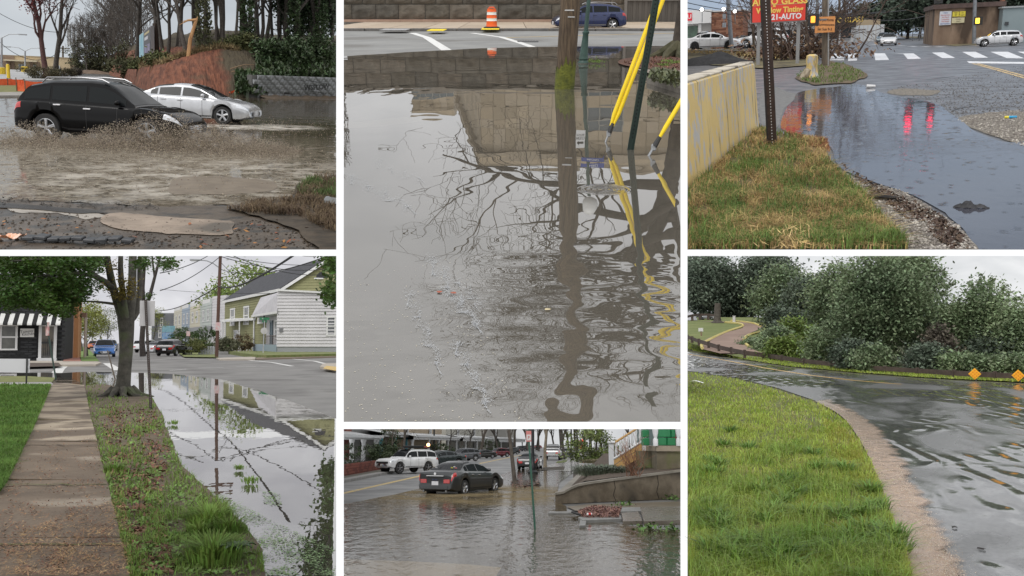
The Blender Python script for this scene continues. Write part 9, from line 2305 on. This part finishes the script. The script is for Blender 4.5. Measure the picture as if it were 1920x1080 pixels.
strip(S6,'centre_line',[(1240,660),(1290,664),(1360,675.5),(1440,691),(1520,703.5),(1600,713),(1690,720.5)],[.30]*7,mat('line_ochre6',(.50,.30,.06),(.58,.38,.12),scale=1,ro=.4),.008,lbl='ochre centre line of the road')
ct=S6.g(1700,960)
w6=water('muddy_stream',(.34,.225,.15),clear=.04,ro=.2,boost=.04,refl=.9,waves=((2.5,.7,.018,'swirl'),(8.0,.7,.007,'swirl')),foam=(((.50,.40,.31),3.2,.56,.68,(S6.g(1750,1000).x,S6.g(1750,1000).y,0),(2.6,8,5)),((.42,.32,.24),3,.50,.68,(ct.x,ct.y,0),(5,12,5))))
inn=spline([(1528,752,0),(1575,778,0),(1606,815,0),(1628,855,0),(1648,905,0),(1664,955,0),(1684,1005,0),(1702,1055,0),(1712,1120,0)],12)
oux=spline([(1560,748,0),(1640,785,0),(1682,825,0),(1712,865,0),(1742,915,0),(1775,965,0),(1806,1015,0),(1830,1060,0),(1850,1125,0)],12)
mb=MB();ac=[]
for i in range(len(inn)):
 for k in range(13):
  mb.v.append(tuple(S6.g(*inn[i].lerp(oux[i],k/12).xy,.03+.014*mnoise.noise(V3((i*.22,k*.45,3)))*math.sin(math.pi*k/12))));ac.append(k/12)
mb.f=[((i+1)*13+k,(i+1)*13+k+1,i*13+k+1,i*13+k) for i in range(len(inn)-1) for k in range(12)]
me=mb.mesh('stream',True,80)
me.attributes.new('across','FLOAT','POINT').data.foreach_set('value',ac)
n_,l_=w6.node_tree.nodes,w6.node_tree.links
at_=n_.new('ShaderNodeAttribute');at_.attribute_name='across'
tc_=n_.new('ShaderNodeTexCoord');za_=n_.new('ShaderNodeTexNoise');SET(za_,'Scale',1.1);SET(za_,'Detail',7);l_.new(tc_.outputs['Object'],za_.inputs['Vector'])
su_=n_.new('ShaderNodeMath');su_.operation='ADD';l_.new(at_.outputs['Fac'],su_.inputs[0]);l_.new(za_.outputs['Fac'],su_.inputs[1])
ma_=n_.new('ShaderNodeMapRange');SET(ma_,1,1.08);SET(ma_,2,1.3);l_.new(su_.outputs[0],ma_.inputs[0])
on_=n_['Material Output'];sh_=on_.inputs[0].links[0].from_socket;tr_=n_.new('ShaderNodeBsdfTransparent');mx_=n_.new('ShaderNodeMixShader')
l_.new(ma_.outputs[0],mx_.inputs[0]);l_.new(sh_,mx_.inputs[1]);l_.new(tr_.outputs[0],mx_.inputs[2]);l_.new(mx_.outputs[0],on_.inputs[0])
solo(S6,'stream',me,w6,'muddy brown stream running along the grass edge',None,None,'structure')
q=rng(6);pl=[(1690,880),(1712,930),(1745,985),(1772,1025),(1790,1065),(1800,1090)]
sp_=spline([(a,b_,0) for a,b_ in pl],30);P=[]
for _ in range(2600):
 c=sp_[int(q.integers(len(sp_)))];k_=(c.y-880)/200
 P.append(list(S6.g(c.x-6+q.normal(0,13)*(.3+k_),c.y+q.normal(0,9),.06+.05*q.random())))
sp_=spline([(1570,772,0),(1610,808,0),(1640,850,0),(1665,900,0),(1690,955,0),(1720,1010,0),(1750,1080,0)],30)
for _ in range(1500):
 c=sp_[int(q.integers(len(sp_)))];k_=(c.y-760)/320
 P.append(list(S6.g(c.x+q.normal(0,14)*(.3+k_),c.y+q.normal(0,9),.05)))
stones(S6,'froth',np.array(P),.010,mat('froth6',(.45,.37,.29),(.60,.52,.43),scale=3,ro=.5,il=.3),61,'cream froth on the outer lip of the stream','froth')
# -- lawn
lawn6=[(1240,688),(1290,697),(1380,712),(1460,733),(1540,760),(1585,792),(1612,833),(1632,870),(1650,915),(1668,965),(1686,1010),(1704,1060),(1712,1130),(1240,1130)]
zf6= lambda B:np.clip((1.0-(B[:,1]-15)/60),0,1)*0+.10
Y(S6,'lawn',lawn6,mat('lawn_soil6',(.075,.085,.025),(.13,.15,.04),scale=1.2,ro=.95,c3=(.10,.07,.045),s3=.35,st3=(.60,.70)),.10,per=5,wob=3,freq=.04,lbl='bright mown lawn on the inside of the bend')
lawn6v=[(1288,696),(1380,711),(1460,732),(1540,759),(1588,792),(1615,833),(1635,870),(1653,915),(1670,965),(1688,1010),(1706,1060),(1714,1115),(1270,1115)]
g6=mat('grass_lawn6',(.24,.345,.04),(.42,.50,.10),scale=.5,ro=.6,il=.4,trans=.4)
BL(S6,'lawn_grass',lawn6v,52000,g6,62,.14,.012,1.1,.10,cl_=.4,cf=.02,minpx=1.25,lbl='short bright green lawn grass',hvar=.45)
BL(S6,'long_grass',[(1290,880),(1500,830),(1650,930),(1712,1115),(1280,1115)],9000,mat('grass_long6',(.15,.26,.035),(.27,.37,.07),scale=.5,ro=.5,il=.4,trans=.35),63,.30,.016,1.3,.10,cl_=.95,cf=.015,minpx=1.4,lbl='longer dark grass tufts near the viewer')
BL(S6,'yellow_grass',[(1540,780),(1600,820),(1650,920),(1620,940),(1560,850)],3500,mat('grass_yellow6',(.26,.28,.03),(.36,.36,.06),scale=.6,ro=.6,il=.3,trans=.3),64,.13,.012,1.0,.10,cl_=.6,minpx=1.2,lbl='yellowish grass along the stream')
BL(S6,'dry_grass',lawn6v,6500,mat('grass_dry6',(.34,.30,.12),(.48,.42,.2),scale=.6,ro=.8,il=.3,trans=.3),68,.12,.010,1.6,.10,cl_=.95,cf=.02,minpx=1.1,lbl='straw-coloured dead blades in the lawn')
B,_=GP(S6,[(1560,840),(1640,880),(1650,950),(1600,960)],800,65,.11,cl_=.8,cf=.05)
FK(S6,'bare_soil',B,.06,mat('soil6',(.09,.06,.04),(.16,.11,.075),scale=2,ro=.9,il=.3),66,'bare brown soil showing in the lawn by the stream','soil',flat=.15,aspect=.7)
for i,(u,v,lb) in enumerate(((1306,716,'white scrap of paper on the lawn at the left'),)):
 t=J(S6,'paper_scrap',lb,'litter',S6.g(u,v,.2));K('sheet',MB().grid(lambda a,c:((a-.5)*.9,(c-.5)*.5,.08*math.sin(a*4)),5,2),mat('paper6',(.7,.7,.7),ro=.6),t)
for i,(u,v,s,lb) in enumerate(((1790,990,.10,'dark wet leaf on the road by the froth'),(1840,1030,.08,'small dark twig scrap on the road'))):
 t=J(S6,'wet_leaf',lb,'leaf',S6.g(u,v,.01),i);K('blade',MB().grid(lambda a,c:((a-.5)*s,(c-.5)*s*1.6,.01+.02*math.sin(a*3)),4,4),mat('leaf_black6',(.015,.012,.01),ro=.6),t)
q=rng(69);P=[]
for _ in range(46):
 c=S6.g(1318+370*q.random()**1.2,790+280*q.random()**.7,.1)
 if not in_poly(np.array([S6.px([c])[0][0]]),lawn6v)[0]:continue
 n2=90;a=q.random(n2)*6.28;h=.28*(.5+q.random(n2));r_=q.random(n2)*.22;o_=.5+.9*q.random(n2)
 b0=np.stack([c.x+r_*np.cos(a),c.y+r_*np.sin(a),np.full(n2,.1)],1);d_=np.stack([np.cos(a),np.sin(a),np.zeros(n2)],1)
 sd=np.stack([-np.sin(a),np.cos(a),np.zeros(n2)],1)*.014
 mi=b0+d_*(o_*h*.4)[:,None]+np.array([0,0,1])*(h*.6)[:,None];ti=b0+d_*(o_*h)[:,None]+np.array([0,0,1])*(h*.75)[:,None]
 P.append(np.stack([b0-sd,b0+sd,mi+sd*.8,mi-sd*.8,ti],1).reshape(-1,3))
V=np.concatenate(P);i_=np.arange(len(V)//5)[:,None]*5
solo(S6,'coarse_grass',np_mesh('coarse_grass',V,np.concatenate([i_+[0,1,2],i_+[0,2,3],i_+[3,2,4]],0)),mat('grass_coarse6',(.10,.20,.03),(.18,.30,.06),scale=.5,ro=.45,il=.4,trans=.3),'coarse dark tufts standing out of the lawn','grass',None,'stuff')
# -- far side: verge, guard rail
verge6=[(1100,640),(1280,650),(1330,662),(1400,674),(1480,686),(1600,697),(1750,708),(1960,718),(2200,724),(2200,700),(1960,700),(1750,693),(1600,680),(1480,664),(1400,652),(1330,640),(1280,632)]
Y(S6,'verge',verge6,mat('verge_soil6',(.08,.10,.03),(.14,.16,.05),scale=.6,ro=.95),.05,lbl='grassy verge under the guard rail')
BL(S6,'verge_grass',[(1289,656),(1330,663),(1400,675),(1480,687),(1600,698),(1750,709),(1925,717),(1925,704),(1750,697),(1600,686),(1480,672),(1400,660),(1330,648),(1289,640)],9000,g6,67,.15,.03,.7,.05,cl_=.3,minpx=1.1,lbl='grass along the foot of the guard rail')
def hill(u,v):
 d=np.interp(v,[594,604,612,622,635,650,668],[215,190,172,155,138,122,104])+np.interp(u,[1280,1430,1520],[0,0,-4])
 return S6.at(u,v,float(d))
posts=[(1294,637,8.5),(1303,640.5,9),(1316,645.5,9.5),(1334,651.5,10.5),(1353,657.5,10.5),(1376,662.5,10.5),(1401,668,11),(1431,674,12.5),(1466,679.5,13),(1508,685,12),(1560,691,13),(1610,696,13),(1660,700,13),(1720,704,13.5),(1789,709.5,15),(1866,713.5,15.5),(1945,717,16),(2030,720,16)]
rb=J(S6,'guard_rail','long brown timber guard rail on stout posts round the bend','guard rail',S6.g(1294,637))
tb6=mat('timber_brown6',(.050,.034,.026),(.085,.060,.048),scale=1.5,ro=.8);o0=S6.g(1294,637)
PP=[]
for u,v,h in posts:
 b_=hill(u,v)+V3((0,-2.5,-.05)) if u<1402 else S6.g(u,v);ht=S6.at(u,v-h,b_.y).z-b_.z;PP.append((b_,ht))
for i,(b_,ht) in enumerate(PP):
 w_=max(.22,4.5*b_.y/FOC)
 K('post',MB().boxc(b_-o0+V3((0,.12,ht*.5)),(w_,.3,ht*1.2)),tb6,rb)
for i in range(len(PP)-1):
 (a,ha),(c,hc)=PP[i],PP[i+1]
 A_,C_=a-o0+V3((0,-.12,0)),c-o0+V3((0,-.12,0))
 z= lambda h,f:V3((0,0,h*f));th=V3((0,.14,0))
 g_=(C_-A_)*.006
 K('rail_board',MB().add([A_+g_+z(ha,.34),C_-g_+z(hc,.34),C_-g_+z(hc,.98),A_+g_+z(ha,.98),A_+g_+th+z(ha,.34),C_-g_+th+z(hc,.34),C_-g_+th+z(hc,.98),A_+g_+th+z(ha,.98)],[(0,1,2,3),(7,6,5,4),(3,2,6,7),(0,4,5,1),(0,3,7,4),(1,5,6,2)]),tb6,rb)
def hsheet(name,cols_,m_,lbl,dz=0.0,nu=24):
 mb=MB();rows_=[]
 for(v,ua,ub) in cols_:
  uu=[ua+(ub-ua)*i/nu for i in range(nu+1)]
  rows_.append([hill(u,v if v>2 else 595+(np.interp(u,[1180,1290,1316,1353,1401,1480],[628,641,650,662,673,676])-595)*v)+V3((0,0,dz)) for u in uu])
 vs=[p for r_ in rows_ for p in r_];w_=nu+1
 mb.add(vs,[(j*w_+i,j*w_+i+1,(j+1)*w_+i+1,(j+1)*w_+i) for j in range(len(rows_)-1) for i in range(nu)])
 return solo(S6,name,mb,m_,lbl,None,None,'structure',sm_=True,ang=80)
hg6=mat('hill_grass6',(.105,.135,.035),(.165,.185,.06),scale=.25,ro=.95)
hsheet('hillside',[(f,1180,1480) for f in(1,.85,.7,.55,.4,.28,.18,.08,0)],hg6,'sloping green lawn beyond the guard rail')
drv=[(664,1350,1428),(656,1318,1412),(648,1312,1402),(641,1318,1395),(635,1328,1395),(629,1345,1400),(624,1362,1410),(620,1378,1420),(616,1392,1428),(612,1395,1430),(608,1388,1424),(606,1372,1405),(604.5,1345,1385),(603.5,1310,1350)]
hsheet('driveway',drv,mat('drive_brown6',(.20,.135,.105),(.27,.19,.15),scale=.2,ro=.8),'winding red-brown driveway up the hill',.10)
yk=mat('kerb_yellow6',(.50,.42,.12),(.56,.48,.2),scale=.4,ro=.7)
for i,pts in enumerate(([(1317,655),(1316,648),(1330,639),(1352,628),(1372,620),(1390,614),(1393,611),(1384,608),(1360,605.5)],[(1404,652),(1396,644),(1396,636),(1406,629),(1424,624)],[(1426,613.5),(1415,608.5),(1398,605.5),(1370,603)])):
 P=[hill(u,v)+V3((0,0,.15)) for u,v in pts];P=spline(P,5)
 solo(S6,'kerb',MB().tube([p-P[0] for p in P],.22,5),yk,('yellow kerb on the outside of the driveway','yellow kerb on the inside of the driveway bend','yellow kerb at the top of the driveway')[i],'kerb',None,'structure',loc=P[0],sm_=True)
o1=hill(1289,605);t=J(S6,'upper_rail','short dark rail at the top of the lawn by the parked car','guard rail',o1)
up=[(1286,605),(1298,601.5),(1312,600),(1328,600),(1341,601.5)]
for u,v in up:p=hill(u,v)-o1;K('post',MB().boxc(p+V3((0,0,.6)),(.5,.4,1.3)),tb6,t)
for i in range(4):a,c=hill(*up[i])-o1+V3((0,-.1,.9)),hill(*up[i+1])-o1+V3((0,-.1,.9));K('rail_board',MB().add([a,c,c+V3((0,0,.5)),a+V3((0,0,.5))],[(0,1,2,3)]),tb6,t)
p=hill(1315,630);t=J(S6,'small_sign','small white sign on a wooden post in the sloping lawn','sign',p);K('post',MB().boxc((0,0,.6),(.22,.2,1.3)),mat('post_tan6',(.2,.14,.09),ro=.8),t);K('sign_plate',MB().boxc((-.05,-.15,1.0),(.75,.05,.55)),mat('plate_white6',(.55,.55,.54),ro=.6),t)
p=hill(1376.5,604.5);t=J(S6,'marker_post','short white marker post at the bend of the driveway','marker post',p);K('post',MB().boxc((0,0,.6),(.55,.4,1.3)),mat('plate_white6',(.55,.55,.54)),t,bv=.05);K('cap',MB().boxc((0,0,1.3),(.65,.5,.1)),mat('plate_white6',(.55,.55,.54)),t)
car(S6,'suv','parked_car','silver car at the top of the hill under the pine',hill(1326,599.5),R(172),paint('silver6',(.42,.43,.45),.4),cat='car',sc=.78*1.0)
hsheet('far_road',[(601,1270,1308),(597,1270,1306),(592,1270,1303),(586,1270,1298)],mat('far_glare6',(.5,.5,.52),ro=.2),'glaring wet road at the far left',.06,6)  # bright base colour holds the glare off the wet surface
# -- diamonds
dm6=mat('diamond_orange',(.85,.40,.01),ro=.4);rf6=mat('reflector_red',(.75,.22,.01),ro=.3)
for i,(u,v) in enumerate(((1827.5,701),(1909,704))):
 b_=S6.g(u,(713.5,716)[i])+V3((0,-.8,0));c=S6.at(u,v,b_.y)-b_;r_=9.8*b_.y/FOC
 t=J(S6,'hazard_marker',('orange diamond hazard marker, left of the pair','orange diamond hazard marker, right of the pair')[i],'hazard marker',b_,0,'diamond markers by the guard rail')
 K('plate',MB().add([(c.x+dx*r_,-.05+dy,c.z+dz*r_) for dy in(0,.04) for dx,dz in((0,-1),(1,0),(0,1),(-1,0))],[(0,1,2,3),(7,6,5,4),(0,4,5,1),(1,5,6,2),(2,6,7,3),(3,7,4,0)]),dm6,t)
 for a in range(3):
  for d in range(3):
   x_,z_=((a-1)-(d-1))*.30,((a-1)+(d-1))*.30
   K('reflector',MB().tube([(c.x+x_*r_,-.06,c.z+z_*r_),(c.x+x_*r_,-.085,c.z+z_*r_)],r_*.115,8),rf6,t)
 K('post',MB().tube([(0,.02,0),(0,.02,c.z)],.05,6),mat('post_dark6',(.05,.05,.05),ro=.6),t)
bk6=mat('bark6',(.05,.042,.034),(.09,.078,.065),scale=2,ro=.9)
lfA=mat('leaf_wood_a',(.105,.15,.08),(.22,.285,.15),scale=.18,ro=.6,il=.5,trans=.25)  # wood leaf colours lightened and greyed to carry the haze
lfB=mat('leaf_wood_b',(.13,.185,.095),(.26,.33,.17),scale=.18,ro=.6,il=.5,trans=.25)
lfC=mat('leaf_wood_dark',(.058,.082,.058),(.125,.16,.11),scale=.18,ro=.7,il=.5,trans=.15)
lfD=mat('leaf_bright6',(.115,.175,.035),(.215,.29,.075),scale=.25,ro=.6,il=.45,trans=.3)
def tree6(lbl,u,vb,vt,hw,d,m_,seed,n_cl=150,per=75,cz=None,name='wood_tree',leaf=None,lump=.36,hollow=.3,vl=None):
 k=d/FOC;b_=S6.at(u,vb,d);b_.z=min(b_.z,1.0);H_=S6.at(u,vt,d).z-b_.z
 zl=S6.at(u,vl if vl else vb,d).z-b_.z;cz_=(H_+zl)/2;rz_=(H_-zl)/2*.98
 leafy(S6,name,lbl,b_,m_,bk6,seed,H_,.012*H_+.1,(hw*k,hw*k*.8,rz_),cz=cz_,n_cl=n_cl,per=int(per*1.7),leaf=leaf or .00175*d,rad=(.0050 if name=='shrub' else .0085)*d,gr_='trees of the wooded bank',lump=lump,hollow=hollow)
tl=[('huge dark pine at the left edge above the parked car',1322,606,500,58,238,lfC,601,150,85,588),('tall open-crowned pine behind the dark pine, ragged top',1312,600,468,40,255,lfC,602,60,50,540),('dark broad tree right of the huge pine',1388,612,508,36,242,lfC,603,150,80,598),('tall dark tree behind, reaching the top of the view',1440,640,478,34,232,lfC,604,120,75,560),('pale willowy tree in the middle of the wood',1480,650,514,46,190,lfA,605,190,80,640),('dark gap tree behind the willowy tree',1532,660,512,40,178,lfC,606,150,75,640),('leafy tree with sky gaps left of the great tree',1566,660,500,34,140,lfA,607,110,70,640),('great leafy tree hanging over the guard rail',1652,695,484,74,86,lfA,608,300,85,670),('upper crown of a taller tree behind the great tree',1700,660,462,42,110,lfA,609,190,75,620),('pale-topped tree at the right with whip-like shoots',1838,700,545,50,88,lfB,610,200,80,690),('dark hollow tree between the great and the pale tree',1765,700,580,36,94,lfC,611,150,75,690),('small pale tree at the right edge',1912,705,585,34,84,lfB,612,120,70,695),('dark undergrowth tree behind the diamonds',1875,705,640,40,84,lfC,613,110,65,700)]
for lb,u,vb,vt,hw,d,m_,sd,ncl,per,vl in tl:tree6(lb,u,vb,vt,hw,d,m_,sd,ncl,per,vl=vl)
tl2=[('feathery light bush left in the thicket',1462,672,618,26,118,lfA,621,'shrub'),('bright yellow-green bush in the thicket',1502,682,606,28,122,lfD,622,'shrub'),('low bright bush right above the rail',1472,680,640,24,100,lfD,623,'shrub'),('broad bright bush right of the yellow-green one',1545,690,628,32,92,lfB,624,'shrub'),('low bright bush left at the rail',1440,676,645,14,116,lfB,625,'shrub'),('dark low shrub under the great tree',1600,696,640,30,82,lfC,626,'shrub'),('leafy shrub over the rail under the great tree',1630,698,655,30,80,lfA,627,'shrub'),('tangled low shrub left of the first diamond',1740,706,650,34,79,lfC,628,'shrub'),('weedy shrub right of the first diamond',1850,710,672,34,76,lfA,629,'shrub'),('brown vine-hung shrub in the dark hollow',1762,706,618,18,82,mat('leaf_brown6',(.07,.06,.045),(.13,.11,.08),scale=.3,ro=.8,il=.4),630,'shrub'),('weedy shrub left of the first diamond at the rail',1800,708,668,26,77,lfB,631,'shrub'),('shrub at the right edge behind the rail',1915,712,668,24,76,lfA,632,'shrub'),('round green bush by the drive',1412,662,645,10,126,lfA,633,'shrub'),('dark shrub closing the drive bend',1470,640,585,30,150,lfC,634,'shrub'),('dark shrub under the pale willowy tree',1500,655,590,34,145,lfC,635,'shrub')]
for lb,u,vb,vt,hw,d,m_,sd,nm in tl2:tree6(lb,u,vb,vt,hw,d,m_,sd,70,70,name=nm,vl=vb-3)
pt_=S6.at(1345,606,188);t=J(S6,'pine_tree','thick pine trunk at the top of the lawn','tree',hill(1345,605.5));K('trunk',MB().tube([(0,0,-.3),(0,0,1),(.1,0,4)],[1.0,.7,.6],10),bk6,t,sm_=True);K('root_flare',MB().lathe([(1.3,0),(.8,.5)],10,cap=False),bk6,t)
q=rng(77)
t=J(S6,'whip_shoots','whip-like leafy shoots sticking out of the pale tree','shoots',S6.at(1850,580,116));o2=S6.at(1850,580,116)
for k,(u0,v0,u1,v1) in enumerate(((1838,560,1842,514),(1828,560,1818,528),(1855,560,1862,520),(1865,575,1888,536),(1870,580,1895,545),(1880,576,1918,560),(1765,560,1788,530),(1762,545,1772,512),(1762,555,1778,556))):
 a,c=S6.at(u0,v0,116)-o2,S6.at(u1,v1,116)-o2;mid_=a.lerp(c,.55)+V3((0,0,.5))
 K('shoot',MB().tube([a,mid_,c],[.06,.04,.02],4),bk6,t)
 C=[a.lerp(mid_,s) if s<1 else mid_.lerp(c,s-1) for s in np.linspace(.2,2,14)]
 V,Fc=LC(C,60,.24,780+k,.18);K('leaves',np_mesh('leaves',V,Fc),lfB,t)
backdrop(S6,420,32,50,sky_mat('sky_bright',(.66,.68,.70),(.90,.91,.92),(2.6,2.6,6)),-1.0)
# ================================================================== trim every stage to its own bay
def trim():
 bpy.context.view_layer.update()
 eps=1e-9
 for o in list(SC.objects):
  if o.type!='MESH':continue
  r=o
  while r.parent:r=r.parent
  key=r.get('stage')
  if key is None:continue
  me=o.data;n=len(me.vertices)
  if n==0:continue
  mw=np.array(o.matrix_world)
  bb=np.array([list(c) for c in o.bound_box])@mw[:3,:3].T+mw[:3,3]
  if bb[:,1].max()<=0:
   continue
  def proj(W):
   y=np.maximum(W[:,1],1e-3)
   return np.stack([960+FOC*W[:,0]/y,540-FOC*W[:,2]/y],1)
  b2=proj(bb);lo,hi=b2.min(0),b2.max(0)
  a=PANEL[key]
  if lo[0]>a[0] and hi[0]<a[1] and lo[1]>a[2] and hi[1]<a[3] and bb[:,1].min()>0.01:continue
  co=np.empty(n*3,np.float32);me.vertices.foreach_get('co',co);co=co.reshape(-1,3)
  W=co@mw[:3,:3].T+mw[:3,3]
  uv=proj(W);lo,hi=uv.min(0),uv.max(0)
  if lo[0]>a[0] and hi[0]<a[1] and lo[1]>a[2] and hi[1]<a[3]:continue
  if r.get('kind')=='stuff' or o.get('kind')=='stuff':
   small=len(me.polygons)>400
  else:small=False
  if me.users>1:
   me=me.copy();o.data=me
  bm=bmesh.new();bm.from_mesh(me)
  if not small:
   inv=o.matrix_world.inverted();eye=inv@V3((0,0,0))
   lin=o.matrix_world.to_3x3().transposed()
   for c in US:
    if lo[0]<c<hi[0]:
     nl=(lin@V3((FOC,-(c-960),0))).normalized()
     bmesh.ops.bisect_plane(bm,geom=bm.verts[:]+bm.edges[:]+bm.faces[:],plane_co=eye,plane_no=nl,dist=1e-6)
   for c in VS+(-25.0,):
    if lo[1]<c<hi[1]:
     nl=(lin@V3((0,-(540-c),FOC))).normalized()
     bmesh.ops.bisect_plane(bm,geom=bm.verts[:]+bm.edges[:]+bm.faces[:],plane_co=eye,plane_no=nl,dist=1e-6)
  if len(bm.faces):
   C=np.array([f.calc_center_median()[:] for f in bm.faces])@mw[:3,:3].T+mw[:3,3]
   ok=keep_mask(key,proj(C))
   bm.faces.ensure_lookup_table()
   dead=[bm.faces[i] for i in np.nonzero(~ok)[0]]
   if dead:bmesh.ops.delete(bm,geom=dead,context='FACES')
  left=len(bm.faces)
  bm.to_mesh(me);bm.free()
  if left==0:
   if not any(c.parent==o for c in o.children):
    bpy.data.objects.remove(o,do_unlink=True)
 for o in list(SC.objects):
  if o.type=='EMPTY' and not o.children:bpy.data.objects.remove(o,do_unlink=True)
trim()
for o in SC.objects:
 if 'stage' in o: del o['stage']
